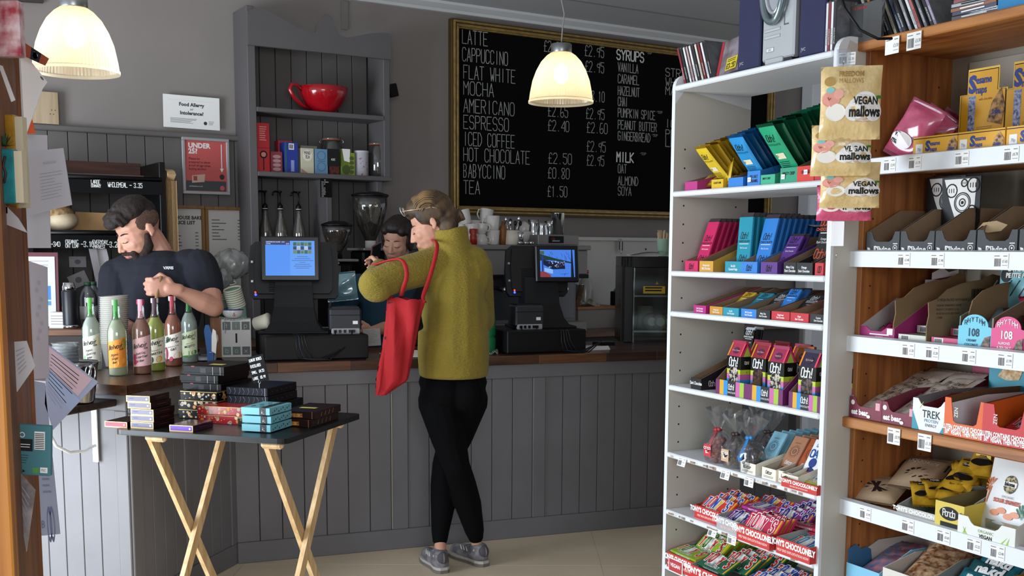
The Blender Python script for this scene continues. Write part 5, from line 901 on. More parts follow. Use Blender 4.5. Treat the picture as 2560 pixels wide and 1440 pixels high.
solo('sweet_pouch',pillow(.155,.20,.03,mat('#e4e6e6',.35),snk,.010,seed=70,wr=.05),'white stand up pouch of sour sweets with a palm tree','pouch',*place(Pn,a+.082,.05,z+.012,0,-rad(14)))
for j in range(2):solo('sweet_pouch',pillow(.14,.16,.03,mat('#cfd2d0',.4),seed=72+j),('pale pouch behind the white one','pale pouch furthest back behind the white one')[j],'pouch',*place(Pn,a+.11,.13+.06*j,z+.02,0,-rad(10)))
m=MB();m.box(0,.05,0,.003,0,.11,mat('#d9c14a',.5));[m.disc(.025+.007*x,.07+.008*y,.005,INK,flat(-.001),8) for x in (-1,0,1) for y in (-1,0,1)];solo('header_board',m,'yellow header card with a black blackberry shape','card',*place(Pn,up(2400,z,.15),.20,z+.09))
# ---- shelf 6
z=.43
a=up(2122,z);m=tray_mesh(.13,.27,.06,.115,mat('#7fc0e0',.5),mat('#c8c0b6',.8),kink=.0)
m.prism([(.0,.03),(.0,.10),(.03,.112),(.05,.095),(.07,.10),(.09,.09),(.10,.03)],.0022,.003,'x',mat('#3a6c96',.6));solo('display_carton',m,'pale blue fronted carton, left on the bottom pine shelf','display carton',*place(Pn,a,-.01,z))
for j in range(3):solo('snack_bar',pillow(.10,.11,.02,mat('#4f7fae',.35,c2='#d88a8a',vs=45),seed=80+j),'%s blue speckled wrapped bar, left on the bottom pine shelf' % ('nearest','middle','rear')[j],'snack bar',*place(Pn,a+.065,.02+.05*j,z+.035+.01*j,.2*j,-rad(66)))
a=up(2215,z);tray(Pn,a,-.015,z,.15,.27,.085,.115,'#ddd8ce','plain white carton in the middle of the bottom pine shelf',inside=mat('#cfc6ba',.8),kink=.0)
for j in range(4):solo('snack_bar',pillow(.11,.10,.024,mat('#7a4424',.4,c2='#d8b890',vs=60),seed=90+j),'%s brown nut wrapped bar in the white carton' % ('nearest','second','third','rear')[j],'snack bar',*place(Pn,a+.08,.01+.05*j,z+.05+.014*j,.2*j,-rad(58)))
a=up(2330,z);tray(Pn,a,-.02,z,.17,.27,.09,.135,'#c98c1c','amber edged carton of teal bars on the bottom pine shelf',inside=mat('#8f9a98',.8),kink=.0)
for j in range(6):
    def nk(m,mp):q=lambda x,y:tuple(Vector(mp(x,y))-Vector((0,.0012,0)));m.text('nakd',.030,q,INKW,.006,.035,al='c',kind='b',cond=.6,bold=.05);m.rect(-.035,.04,.018,.027,mat('#b8e0e8'),q)
    solo('fruit_bar',pillow(.13,.085,.026,mat('#1f8a9c' if j % 2 else '#2a6a70',.3,coat=.5,c2='#12505c',vs=12),nk,.004,seed=100+j),'teal fruit bar, %s in the amber edged carton' % ['nearest','second','third','fourth','fifth','rear'][j],'snack bar',*place(Pn,a+.10,-.012+.035*j,z+.055+.018*j,.1*math.sin(j),-rad(52)),'teal fruit bars')
a=up(2470,z);tray(Pn,a,-.025,z,.16,.27,.10,.13,'#2c4f9c','blue carton at the right of the bottom pine shelf',inside=mat('#5a6a9a',.8),kink=.0)
for j in range(4):solo('fruit_bar',pillow(.12,.085,.026,mat('#4a3a5c',.3,coat=.5,c2='#8a8ac0',vs=12),seed=110+j),'violet fruit bar, %s in the blue carton' % ['nearest','second','third','rear'][j],'snack bar',*place(Pn,a+.09,-.0+.04*j,z+.06+.018*j,.1*math.sin(j),-rad(52)),'violet fruit bars')
# ================================================================ TRAY TABLE WITH CHOCOLATE BOXES
TZ=.79;TW,TD=.65,.60
t=thing('folding_tray_table','black topped folding tray table with crossed pale wooden legs','table',T.w(0,0,0),T.yaw)
m=MB();cr=.03;pl=[]
for cx,cy,a0 in ((TW-cr,cr,-90),(TW-cr,TD-cr,0),(cr,TD-cr,90),(cr,cr,180)):pl +=[(cx+cr*math.cos(rad(a0+15*i)),cy+cr*math.sin(rad(a0+15*i))) for i in range(7)]
m.prism(pl,TZ-.016,TZ,'z',mat('#0c0e10',.35,spec=.4));m.prism([(a*1.0,b) for a,b in pl],TZ-.018,TZ-.015,'z',mat('#171c20',.5));part('table_top',m,t)
LG=mat('#d8b98c',.55,wood='z',dark='#b8925f',ks=.1,ws=3)
def slat(m,p0,p1,wx,wd):
    p0=Vector(p0);p1=Vector(p1);d=(p1-p0).normalized();s=Vector((1,0,0));n=d.cross(s).normalized();v=[]
    for p in (p0,p1):v +=[p-s*wx/2-n*wd/2,p+s*wx/2-n*wd/2,p+s*wx/2+n*wd/2,p-s*wx/2+n*wd/2]
    m.add(v,[(3,2,1,0),(4,5,6,7),(0,1,5,4),(1,2,6,5),(2,3,7,6),(3,0,4,7)],LG)
for x0 in (.115,.560):
    for k,(ya,yb) in enumerate(((.05,.50),(.50,.05))):
        xx=x0+(.022 if k else 0);m=MB();slat(m,(xx,ya,TZ-.03),(xx+.0,yb,0.0),.018,.036);part('leg',m,t)
for x0 in (.135,.575):
    [part('top_batten',(lambda m:(m.box(x0-.03,x0+.05,y,y+.025,TZ-.040,TZ-.017,LG,.008),m)[1])(MB()),t) for y in (.02,.48)]
def cbox(px,py,z,w,d,h,body,label,trim=None,face=None,deco=None,rz=0.,cat='box',grp='boxes of chocolates on the tray table',side=None,topd=None,nm='chocolate_box',lidgap=False,u=None,v=None):
    """flat gift box; (px, py) is where the photo shows its near left bottom corner"""
    if u is None:u,v=T.hz(px,py,z)
    m=MB();B=mat(body,.3) if isinstance(body,str) else body
    if lidgap:m.box(.003,w-.003,.003,d-.003,0,h*.3,B);m.box(0,w,0,d,h*.24,h,B,.001)
    else:m.box(0,w,0,d,0,h,B,.001)
    f=flat(-.0006)
    if trim:m.rect(0,w,0,h,mat(trim,.35,.3),f);m.rect(w*.035,w*.965,h*.16,h*.88,mat(face,.45),flat(-.0010));m.rect(w*.12,w*.32,h*.5,h*.62,mat('#5a5080',.6),flat(-.0014));m.disc(w*.87,h*.5,h*.16,mat('#f0e8f0',.6),flat(-.0014),10)
    if deco:deco(m,f,w,h)
    if side:side(m,lambda y,z_:(w+.0006,y,z_),d,h)
    if topd:topd(m,lambda x,y:(x,y,h+.0005),w,d)
    return solo(nm,m,label,cat,*place(T,u,v,z+.0003,rz),grp)
DKB=mat('#160a09',.4,spec=.2);BLACKT=mat('#08080a',.42,spec=.15)
def sd(m,mp,d,h):m.lines(d*.3,d*.75,h*.45,h*.6,1,mat('#5a2a2a',.5),mp,.6);m.disc(d*.5,h*.12,h*.13,mat('#0a0606'),mp,10)
xs=[(328,1070,0),(327,1070,0),(327,1070,0),(319,1070,.02),(317,1070,.03)]
u0,v0=T.hz(327,1070,TZ)
for k in range(5):cbox(0,0,TZ+.0225*k,.090,.125,.022,DKB,'dark chocolate box with a gold edged lilac grey end, %s of the five stack' % ['lowest','second up','middle','fourth up','topmost'][k],'#b89a62','#6a667a',rz=[0,.02,0,.03,.05][k],side=sd,u=u0+[0,-.002,.002,-.012,-.014][k],v=v0+.004*(k % 2))
cbox(262,1067,TZ,.090,.12,.020,DKB,'flat box with a gold edged bright red end at the left corner of the table','#b89a62','#b01c36',side=sd)
u0,v0=T.hz(424,1078,TZ);cbox(0,0,TZ,.090,.125,.022,mat('#2c0e24',.22,coat=.5),'flat box with a gold edged violet end lying by itself','#b89a62','#561f9c',side=sd,u=u0,v=v0)
def spots(c1,c2,n=26,seed=0):
    def f(m,mp,w,h):
        r=random.Random(seed)
        for i in range(n):m.disc(r.uniform(.04*w,.96*w),r.uniform(.15*h,.85*h),r.choice([.0014,.0022,.004,.0065])*min(1,h/.03+.2),mat(r.choice([c1,c2,'#b8b0a0']),.5),mp,10)
        m.rect(0,w,h*.93,h,mat('#b89a5c',.4,.4),mp)
    return f
def tops(c1,n=60,seed=1):
    def f(m,mp,w,d):
        r=random.Random(seed)
        for i in range(n):m.disc(r.uniform(.03*w,.97*w),r.uniform(.03*d,.97*d),r.uniform(.0015,.004),mat(c1,.4,.2),mp,8)
    return f
BKS=mat('#0a090c',.42,spec=.2)
u0,v0=T.hz(452,1048,TZ)
for k in range(3):cbox(0,0,TZ+.0335*k,.150 if k==2 else .155,.20,.033,BKS,'black box with orange and white dots, %s of three behind the grey ended stack' % ['lowest','middle','topmost'][k],deco=spots('#d98a3c','#e8c89a',30,k),side=lambda m,mp,d,h,k=k:spots('#d98a3c','#c8b8a0',36,k+5)(m,mp,d,h),topd=tops('#6a5c48',90),u=u0+.004*k-.02,v=v0+.02)
u0,v0=T.hz(487,1058,TZ)
for k in range(2):cbox(0,0,TZ+.031*k,.205,.19,.030,mat('#b01c28',.3,coat=.4),'wide red box with gold dots, %s of two in the middle' % ['lower','upper'][k],deco=spots('#e0962c','#e8c8a0',34,k+9),topd=tops('#8c1420',90,4),u=u0+.004,v=v0+.012)
def teal(m,mp,w,h):m.rect(w*.64,w*.86,0,h,mat('#1f2226',.5),mp);m.tube([(w*.72,-.0015,h*.2),(w*.75,-.0015,h*.7),(w*.80,-.0015,h*.5),(w*.72,-.0015,h*.35),(w*.82,-.0015,h*.15)],.0008,INKW,5)
def teals(m,mp,d,h):
    for i in range(9):m.disc(d*(.12+.095*i),h*(.3+.35*((i*7) % 3)/2),.0022+.0012*(i % 2),mat('#24363a'),mp,8,rz=.0035)
def tealt(m,mp,w,d):[m.tube([mp(w*(.2+.1*i),d*(.2+.25*(i % 3))),mp(w*(.27+.1*i),d*(.3+.25*(i % 3)))],.0012,mat('#24363a'),5) for i in range(6)];m.rect(w*.64,w*.86,0,d,mat('#1f2226',.5),mp)
u0,v0=T.hz(603,1080,TZ)
for k in range(3):
    m0=cbox(0,0,TZ+.003+.0285*k,.108,.150,.024,mat('#6fb0ba',.5),'pale turquoise box with a black band, %s of the stack of three' % ['lowest','middle','topmost'][k],deco=teal,side=teals,topd=tealt,u=u0+[0,.002,-.001][k],v=v0+.004,rz=[0,.02,-.01][k])
def blk(m,mp,w,h):
    for x in (.72,.90):m.rect(w*x,w*x+.0015,h*.05,h*.95,mat('#a09488',.4),mp)
    m.rect(w*.42,w*.56,h*.25,h*.8,mat('#0c0708'),mp);m.rect(w*.2,w*.28,h*.9,h,mat('#a02038'),mp)
def swirl(m,mp,w,h):
    r=random.Random(4)
    for i in range(8):x=w*(.08+.11*i);m.tube([mp(x,h*.1),mp(x+.006,h*.5),mp(x-.002+.004*(i % 3),h*.9)],.0007,mat('#8a94b0',.4),4)
    m.rect(w*.93,w*.945,0,h,mat('#8a8f9c'),mp)
uA,vA=T.hz(447,1010,TZ)
uA,vA=.035,.335
for k in range(5):cbox(0,0,TZ+.0305*k,.16,.22,.030,BLACKT,'glossy black box with red flecks, %s of the tall back stack' % ['lowest','second up','third up','fourth up','fifth up'][k],deco=blk,side=lambda m,mp,d,h:spots('#6a2030','#3a3a44',12,3)(m,mp,d,h) if 0 else None,u=uA+[0,-.002,.004,.014,.0][k],v=vA+.004*k,lidgap=True)
cbox(0,0,TZ+.153,.17,.22,.032,BLACKT,'glossy black box with a yellow sticker, crowning the tall back stack',deco=blk,topd=lambda m,mp,w,d:m.rect(w*.42,w*.75,d*.25,d*.42,mat('#d8d060',.6),mp),u=uA+.016,v=vA+.015,lidgap=True)
uB,vB=.255,.30
for k in range(4):cbox(0,0,TZ+.030*k,.165,.24 if k< 2 else .22,.029,mat('#08090e',.42,spec=.15),'glossy black box with silver swirls, %s of the stack holding the price flag' % ['lowest','second up','third up','topmost'][k],deco=swirl,side=lambda m,mp,d,h:[m.disc(d*(.15+.16*i),h*.5,.003,mat('#3c3c4c'),mp,8) for i in range(5)],u=uB+[.02,.014,0,-.004][k],v=vB+.004*k)
uC,vC=.50,.24
def brn(m,mp,w,h):m.rect(w*.05,w*.6,h*.2,h*.7,mat('#7a3a1c',.4,c2='#d8963c',vs=90),mp);m.rect(w*.88,w*.9,0,h,mat('#8a5a3c'),mp)
for k in range(2):cbox(0,0,TZ+.027*k,.125,.21,.026,mat('#24100b',.42,spec=.2),'brown box with copper print%s' % [', lower of two at the right end',' and a yellow sticker, upper of two at the right end'][k],deco=brn,topd=(lambda m,mp,w,d:m.rect(w*.2,w*.7,d*.35,d*.48,mat('#d8cf5a',.6),mp)) if k else None,side=lambda m,mp,d,h:[m.tube([mp(d*(.2+.15*i),h*.2),mp(d*(.24+.15*i),h*.8)],.0006,mat('#a8703c'),4) for i in range(4)],u=uC+.008*k,v=vC+.01*k,rz=.02*k)
cbox(0,0,TZ,.11,.20,.028,mat('#1c1c10',.3),'olive black box mostly hidden behind the turquoise stack',deco=spots('#a89a3c','#6a6a3c',12,2),u=.36,v=.20)
q=T.w(.385,.37,TZ+.1205);t=thing('price_flag','small black handwritten price flag on a thin wire among the dark boxes','sign',q,T.yaw-.1)
m=MB();m.tube([(0,-.055,-.118),(0,-.05,0),(0,-.05,.012),(.006,-.05,.02),(0,-.05,.028),(-.005,-.05,.02),(0,-.05,.012)],.0012,STEEL,5);part('wire',m,t)
m=MB();m.T=Matrix.Translation((-.004,-.05,.065)) @ Matrix.Rotation(rad(-14),4,'Y');m.box(-.034,.034,0,.002,-.045,.05,BLACKM);f=flat(-.0008)
for i,s in enumerate(('LUXURY BOXES','CHOCOLATES','SMALL  £4.50','LARGE  £8.99')):m.text(s,.0095,f,INKW,-.029,.032-.022*i,w=.0013,cond=.42)
part('card',m,t)
# ================================================================ THINGS ON THE COUNTER
CZ=.9005
def onG(px,py,z=CZ):u,v=G.hz(px,py,z);return G.w(u,v,z)
def ong(u,v,z=CZ):return G.w(u,v,z)
# ---- cordial bottles
def bottle(label,p,liq,neck,capc,ldeco,lab='#f0ece0',h=.298,lz=(.045,.145),rot=0.,R_=.0365):
    t=thing('cordial_bottle',label,'bottle',p,rot);k=h/.28
    pr=[(.001,.004),(R_*.86,.0),(R_,.006),(R_,.150*k),(R_*.97,.166*k),(R_*.80,.185*k),(R_*.52,.203*k),(.0155,.218*k),(.0135,.235*k),(.0130,.262*k),(.0145,.264*k),(.0145,.270*k)]
    m=MB();m.lathe(pr,GLASS,n=28);part('glass',m,t,'clear glass')
    m=MB();m.lathe([(.001,.008)]+[(r*.93,z) for r,z in pr[1:8] if z< .205*k]+[(R_*.45,.206*k),(.001,.206*k)],clear(liq,.04,.2,.62),n=24);part('drink',m,t)
    m=MB();m.lathe([(.0142,.262*k),(.0150,.264*k),(.0150,.280*k),(.001,.281*k)],mat(capc,.5),n=18)
    a0,a1=rad(-130),rad(-62);N_=8;g=lambda i,z:((.0156)*math.cos(a0+(a1-a0)*i/N_),(.0156)*math.sin(a0+(a1-a0)*i/N_),z)
    for i in range(N_):m.add([g(i,.21*k+.0),g(i+1,.21*k),g(i+1,.2815*k),g(i,.2815*k)],[(0,1,2,3)],mat(neck,.5))
    mp=lambda x,z:((.0161)*math.cos(rad(-96)+x/.0156),(.0161)*math.sin(rad(-96)+x/.0156),z);m.text('Organic',.006,lambda a,b:mp(-b+.004,a),INK,.218*k,0,w=.0009,cond=.45);part('cap',m,t,'cap with printed neck strip')
    m=MB();rr=R_+.0007;A0,A1=rad(-158),rad(-22);cl=lambda x,z:(rr*math.cos(rad(-92)+x/R_),rr*math.sin(rad(-92)+x/R_),z);n=16
    xs=[(-.040+.080*i/n) for i in range(n+1)];z0,z1=lz
    for i in range(n):
        a,b=xs[i],xs[i+1];ta=z1-.012+.30*(a+.04)*.9;tb=z1-.012+.30*(b+.04)*.9;m.add([cl(a,z0+.1*(a+.04)),cl(b,z0+.1*(b+.04)),cl(b,tb),cl(a,ta)],[(0,1,2,3)],mat(lab,.6))
    c2=lambda x,z:((rr+.0005)*math.cos(rad(-92)+x/R_),(rr+.0005)*math.sin(rad(-92)+x/R_),z+.22*x)
    c3=lambda x,z:((rr+.0010)*math.cos(rad(-92)+x/R_),(rr+.0010)*math.sin(rad(-92)+x/R_),z+.22*x)
    ldeco(m,c2,c3);m.text('Belvoir',.0165,c3,INK,-.033,.110,w=.0022,cond=.42,slant=.15);m.text('Farm',.007,c3,INK,.008,.100,w=.0012,cond=.45,slant=.15);part('label',m,t,'printed paper label');return t
def hand(lines,bits):
    def f(m,c2,c3):
        for (x,z,r,rz,c) in bits:m.disc(x,z,r,mat(c,.6),c2,14,rz=rz)
        for i,s in enumerate(lines):m.text(s,.0085,c3,mat('#2c2c2c',.8),-.024+.003*i,.083-.015*i,w=.0011,cond=.42,slant=.2)
    return f
def prt(big,small,bits):
    def f(m,c2,c3):
        for (x,z,r,rz,c) in bits:m.disc(x,z,r,mat(c,.6),c2,14,rz=rz)
        m.rect(-.026,.026,.094,.0945,INK,c3);m.text(small,.0045,c3,INK,0,.084,al='c',kind='b',cond=.5);m.text(big,.010,c3,INK,0,.069,al='c',kind='b',cond=.55,bold=.02);m.rect(-.02,.02,.063,.0636,INK,c3)
    return f
BT=[((232,925),'#e8e8e0','#4f9a3c','#cfd6d2',hand(('Organic','Sparkling','Water'),[(.026,.115,.014,.02,'#e8dc9c'),(-.03,.058,.006,.012,'#7ab07a')]),'#ece8da','clear bottle with a cream organic label, half behind the bucket',(.03,.145)),
      ((296,938),'#e6e2cc','#3f8f3c','#cfd6c8',hand(('Organic','Ginger','Beer'),[(0,.085,.034,.03,'#e8862c'),(-.015,.052,.022,.016,'#e2b04c'),(.028,.12,.012,.02,'#8a8a2c'),(.02,.056,.016,.010,'#f0a03c')]),'#e8902f','cloudy pale bottle with an orange ginger beer label',(.03,.145)),
      ((357,934),'#d89a88','#e8a8b4','#c83c5c',hand(('Sparkling','Elderflower','& Rose'),[(-.03,.075,.008,.014,'#c83c6c'),(-.028,.055,.010,.010,'#d8405c'),(.03,.09,.009,.009,'#e0b8b8')]),'#e8b8b8','pink bottle with a pale rose label',(.03,.150)),
      ((392,926),'#d8d67a','#4a2c38','#e8e6e0',prt('MARTINI','PASSIONFRUIT',[(0,.118,.03,.006,'#6a7a34'),(.012,.048,.013,.013,'#e8a03c'),(.012,.048,.008,.008,'#e8d08a'),(-.02,.05,.010,.014,'#3a2c2c')]),'#ece4cc','yellow bottle with a passionfruit martini label',(.03,.135)),
      ((435,914),'#d88a74','#a02c3c','#ecebe8',prt('G&T','RHUBARB & GINGER',[(-.03,.12,.016,.014,'#2c6a3c'),(-.034,.06,.012,.03,'#a83058'),(.02,.045,.02,.012,'#e0a050'),(-.01,.035,.008,.01,'#c04870')]),'#ece4d6','coral bottle with a rhubarb and ginger label',(.03,.140)),
      ((475,905),'#dfe4e0','#2c8a3c','#ecebe8',prt('MOJITO','LIME & YUZU',[(.02,.120,.024,.012,'#7aa03c'),(-.01,.04,.026,.013,'#6aa84c'),(.02,.042,.014,.010,'#3f8a3c')]),'#dfe8c0','colourless bottle with a green lime mojito label',(.03,.140))]
for (xy,liq,nk,cp,dc,lb,nm,lz) in BT:bottle(nm,atz(xy[0]+ (0 if xy[0] !=232 else 0),xy[1],CZ),liq,nk,cp,dc,lb,lz=lz,rot=.33)
# ---- ice bucket on the bracket shelf with cups inside
q=LF.w(-.095,-.155,.8452);t=thing('ice_bucket','shiny metal bucket with a ring handle on the bracket shelf','bucket',q,LF.yaw)
m=MB();m.lathe([(.001,.002),(.058,.002),(.062,.01),(.078,.135),(.084,.150),(.080,.152),(.074,.137),(.058,.012),(.001,.01)],mat('#a9abad',.18,1.0),n=32);part('pail',m,t)
m=MB();m.tube([(.084+.003*math.cos(a),.016*math.sin(a)-.01,.112+.026*math.cos(a)) for a in [2*PI*i/16 for i in range(16)]],.0035,CHROME,8,True);m.ball((.080,-.01,.138),.009,CHROME,n=10);part('ring_handle',m,t)
def cupstack(label,p,n,r,dz,hcup,tint,lean=(0,0),op=.25,nm='cup_stack',cat='cups',grp=None,mt=None,taper=.8):
    C_=mt or clear(tint,.16,.1,op);pr=[]
    m=MB()
    for k in range(n):
        z0=dz*k;m.lathe([(r*taper*.98,z0),(r*.985,z0+hcup),(r*1.06,z0+hcup+.001),(r*1.06,z0+hcup+.003),(r*.97,z0+hcup)],C_,n=26,c=(lean[0]*k,lean[1]*k,0))
    return m
q=LF.w(-.150,-.14,.8452+.02);m=cupstack('',q,10,.045,.012,.085,'#eef2f4');solo('plastic_cup_stack',m,'squat stack of clear plastic cups sitting in the metal bucket','cups',q,0)
q=atz(300,880,CZ);q=aty(290,875,4.72);q.z=CZ
m=cupstack('',q,24,.058,.0085,.10,'#fbf8ee',(.0006,.0003),.5);solo('plastic_cup_stack',m,'tall leaning stack of clear plastic cups behind the bottles','cups',q,Euler((rad(1),rad(-3),0)))
# ---- blip box, bowl, cups, card reader
p=onG(585,893);t=thing('tip_box','white and green tiled tip box with a coin slot and plywood side','box',ong(-1.165,.30),G.yaw-.12)
m=MB();m.box(0,.135,0,.10,0,.178,mat('#d9d8d2',.5),.002);m.box(-.002,0,0,.10,0,.182,mat('#9a6a44',.6));part('body',m,t)
m=MB();m.box(-.048,.0,-.002,.11,0,.184,mat('#a5714a',.6,wood='z',dark='#7a4c2c',ks=.1));m.disc(-.024,.09,.011,mat('#e8e6e0'),flat(-.0028),rz=.022);m.disc(-.024,.09,.004,INK,flat(-.0034));part('plywood_side',m,t)
m=MB();f=flat(-.0008);cl_=['#1f2f2a','#4a6258','#16211e','#4a6258','#3a5348','#1a2a24'];tx=['t','i','p','b','o','x']
for i in range(6):x=.007+.043*(i % 3);zz=.128 if i< 3 else .012;m.rect(x,x+.036,zz,zz+.038,mat(cl_[i],.3),f);m.text(tx[i],.020,flat(-.0014),mat('#b8c8be',.6),x+.018,zz+.010,al='c',w=.002)
m.rect(.064,.072,.068,.112,INK,flat(-.0012));part('tiles',m,t)
m=MB()
for (a,b) in (((-.0,.186),(.03,.175)),((.03,.175),(.07,.184)),((.07,.184),(.12,.176))):
    for k in range(6):x=a[0]+(b[0]-a[0])*k/6;z=.186-.010*math.sin(PI*x/.12) if 1 else 0;m.tube([(x+.005*math.cos(s),-.004+.002*(k % 2)*math.sin(s),z+.0035*math.sin(s)) for s in [PI*i/4 for i in range(8)]],.001,STEEL,5,True)
for k in range(7):m.tube([(.018+.003*math.cos(s),-.006,.172-.009*k+.005*math.sin(s)) for s in [PI*i/4 for i in range(8)]],.001,STEEL,5,True)
part('chain',m,t,'thin steel chain')
q=ong(-1.105,.35,CZ+.178);m=MB();m.lathe([(.001,.003),(.03,.003),(.046,.02),(.050,.042),(.049,.043),(.040,.018),(.001,.008)],mat('#e6e6e2',.25),n=30);m.lathe([(.0475,.034),(.0505,.042),(.0507,.044),(.048,.044)],mat('#2c3f8a',.3),n=30);m.text('&',.016,lambda x,z:(.0475*math.sin(x/.047),-.0475*math.cos(x/.047),z),mat('#b83040'),-.004,.014,w=.002)
solo('enamel_bowl',m,'white enamel bowl with a blue rim on top of the tip box','bowl',q,G.yaw)
GC=mat('#e9e2cc',.6);GG=mat('#7fa58c',.6)
def papercups(n,r=.041,h=.095,dz=.0105):
    m=MB()
    for k in range(n):
        z0=-dz*k;m.lathe([(r*.72,z0-h),(r*.98,z0-.004)],GG if k % 1==0 else GC,n=26);m.lathe([(r*.98,z0-.006),(r*1.03,z0-.004),(r*1.05,z0),(r*1.0,z0+.002),(r*.94,z0-.002),(r*.70,z0-h+.004),(.001,z0-h+.004)],GC,n=26)
    return m
q=aty(580,722,5.16);o=solo('paper_cup_stack',papercups(9),'stack of sage green paper cups, open mouth up, tilting beside the till','cups',q,Euler((rad(16),rad(-10),0)))
q=aty(568,705,5.27);o=solo('paper_cup_stack',papercups(8),'cream paper cup stack just behind the green cups','cups',q,Euler((rad(14),rad(8),0)))
m=MB();m.lathe([(.001,0),(.030,0),(.036,.07),(.037,.072)],GC,n=24);solo('paper_cup',m,'single paper cup lying on its side behind the enamel bowl','cup',aty(640,810,5.1),Euler((rad(20),rad(75),0)))
q=ong(-1.26,.36);m=MB();m.prism([(0,0),(.10,.0),(.09,.03),(.0,.012)],-.04,.04,'x',mat('#c9ccd0',.4));m.prism([(.015,.021),(.095,.035),(.10,.045),(.015,.026)],-.034,.034,'x',mat('#1a1c24',.2));solo('card_reader',m,'small grey card reader beside the last bottle','card reader',aty(520,880,4.95).xyz if 0 else Vector((aty(515,880,4.95).x,4.95,CZ)),.2)
t=thing('dog_figure','flat blue cut out figure with a white paw beside the tip box','ornament',Vector((aty(525,880,4.86).x,4.86,CZ)),.1)
m=MB();m.prism([(-.012,0),(.014,0),(.016,.07),(.010,.13),(-.004,.168),(-.018,.165),(-.024,.14),(-.02,.10),(-.014,.05)],0,.018,'y',mat('#2f5f9c',.5));part('body',m,t)
m=MB();m.prism([(.008,.05),(.026,.04),(.032,.10),(.028,.14),(.016,.15),(.010,.12)],-.006,.006,'y',mat('#e6e2da',.5));part('white_patch',m,t);m=MB();[m.tube([(-.004,-.004,z),(.03,-.004,z)],.0014,STEEL,5) for z in (.006,.045)];part('wire',m,t)
# ---- tills
TB=mat('#0a0a0c',.45,spec=.35);TB2=mat('#0e0f11',.6,spec=.3)
def till(label,u,v,s,scr,kind):
    """customer side of a point of sale: rear of the operator display with the small customer screen in front"""
    t=thing('till',label,'till',ong(u,v),G.yaw-.20 if kind==0 else G.yaw-.08)
    return t
def cash_drawer(label,u,v,w,d,h,rz=0.):
    m=MB();m.box(0,w,0,d,.006,h,mat('#08080a',.55,spec=.3),.004);m.box(.004,w-.004,-.003,.0,.012,h-.012,mat('#0a0a0c',.5,spec=.3));m.box(.01,w-.01,.01,d-.01,0,.008,BLACKM);return solo('cash_drawer',m,label,'cash drawer',ong(u,v),G.yaw+rz)
cash_drawer('wide black cash drawer under the till with the blue order screen',-1.005,.02,.465,.40,.115,-.03)
cash_drawer('wide black cash drawer under the till with the picture screen',.145,.02,.42,.40,.115,.02)
def pos(label,u,v,z0,rz,hmon,wmon,sw,shh,sz,sx,scrf,lean=10,side=0,ledc=True):
    t=thing('till',label,'till',ong(u,v,z0),G.yaw+rz)
    m=MB()
    pr=[];ws=[(0,.155),(.02,.125),(.05,.105),(.12,.09),(.22,.085),(.25,.084)]
    for k,(z,w) in enumerate(ws):pr.append((z,w,.02+.10*(1-z/.25)**2))
    for (za,wa,da),(zb,wb,db) in zip(pr,pr[1:]):
        m.add([(-wa,-da+.05,za),(wa,-da+.05,za),(wa,.16,za),(-wa,.16,za),(-wb,-db+.05,zb),(wb,-db+.05,zb),(wb,.10,zb),(-wb,.10,zb)],[(0,1,5,4),(1,2,6,5),(2,3,7,6),(3,0,4,7)],TB2)
    m.box(-.16,.16,-.075,.16,0,.012,TB2,.004);part('stand',m,t)
    m=MB();m.T=Matrix.Translation((0,.10,.155)) @ Matrix.Rotation(rad(-lean),4,'X');W2=wmon/2;pl=[(-W2+.02,0),(W2-.02,0),(W2-.005,.02),(W2,hmon*.5),(W2-.01,hmon-.02),(W2-.035,hmon),(-W2+.035,hmon),(-W2+.01,hmon-.02),(-W2,hmon*.5),(-W2+.005,.02)]
    m.prism(pl,-.0,.035,'y',TB);m.prism([(a*.86,.02+b*.90) for a,b in pl],-.03,.0,'y',TB)
    for i in range(14):m.box(-W2*.55,-W2*.2,-.0315,-.029,.03+.008*i,.033+.008*i,BLACKM)
    for zz in (.28,.62):m.box(-W2+.012,-W2+.022,-.012,-.0,hmon*zz,hmon*zz+.01,STEEL)
    part('operator_display',m,t,'black rear shell of the operator display')
    if ledc:m=MB();m.ball((-W2+.035,.06,.175),.006,mat('#3040ff',.4,emit=6,ecol='#2a3cff'),n=8);m.ball((-W2+.034,.06,.186),.005,mat('#ff5030',.4,emit=2,ecol='#ff4020'),n=8);part('status_light',m,t)
    m=MB();m.T=Matrix.Translation((sx,-.015,sz)) @ Matrix.Rotation(rad(-8),4,'X');b=.022
    m.box(-sw/2-b,sw/2+b,0,.022,-shh/2-b*1.15,shh/2+b,mat('#0d0e10',.3),.006);m.box(-.05,.05,.02,.06,-shh/2-.02,-.01,TB2);cs=part('customer_screen',m,t)
    m=MB();m.T=Matrix.Translation((sx,-.015,sz)) @ Matrix.Rotation(rad(-8),4,'X');scrf(m,sw,shh);part('screen_picture',m,cs,'lit screen');return t
def em(c,s=1.0):return mat('#050505',.3,emit=s,ecol=c)
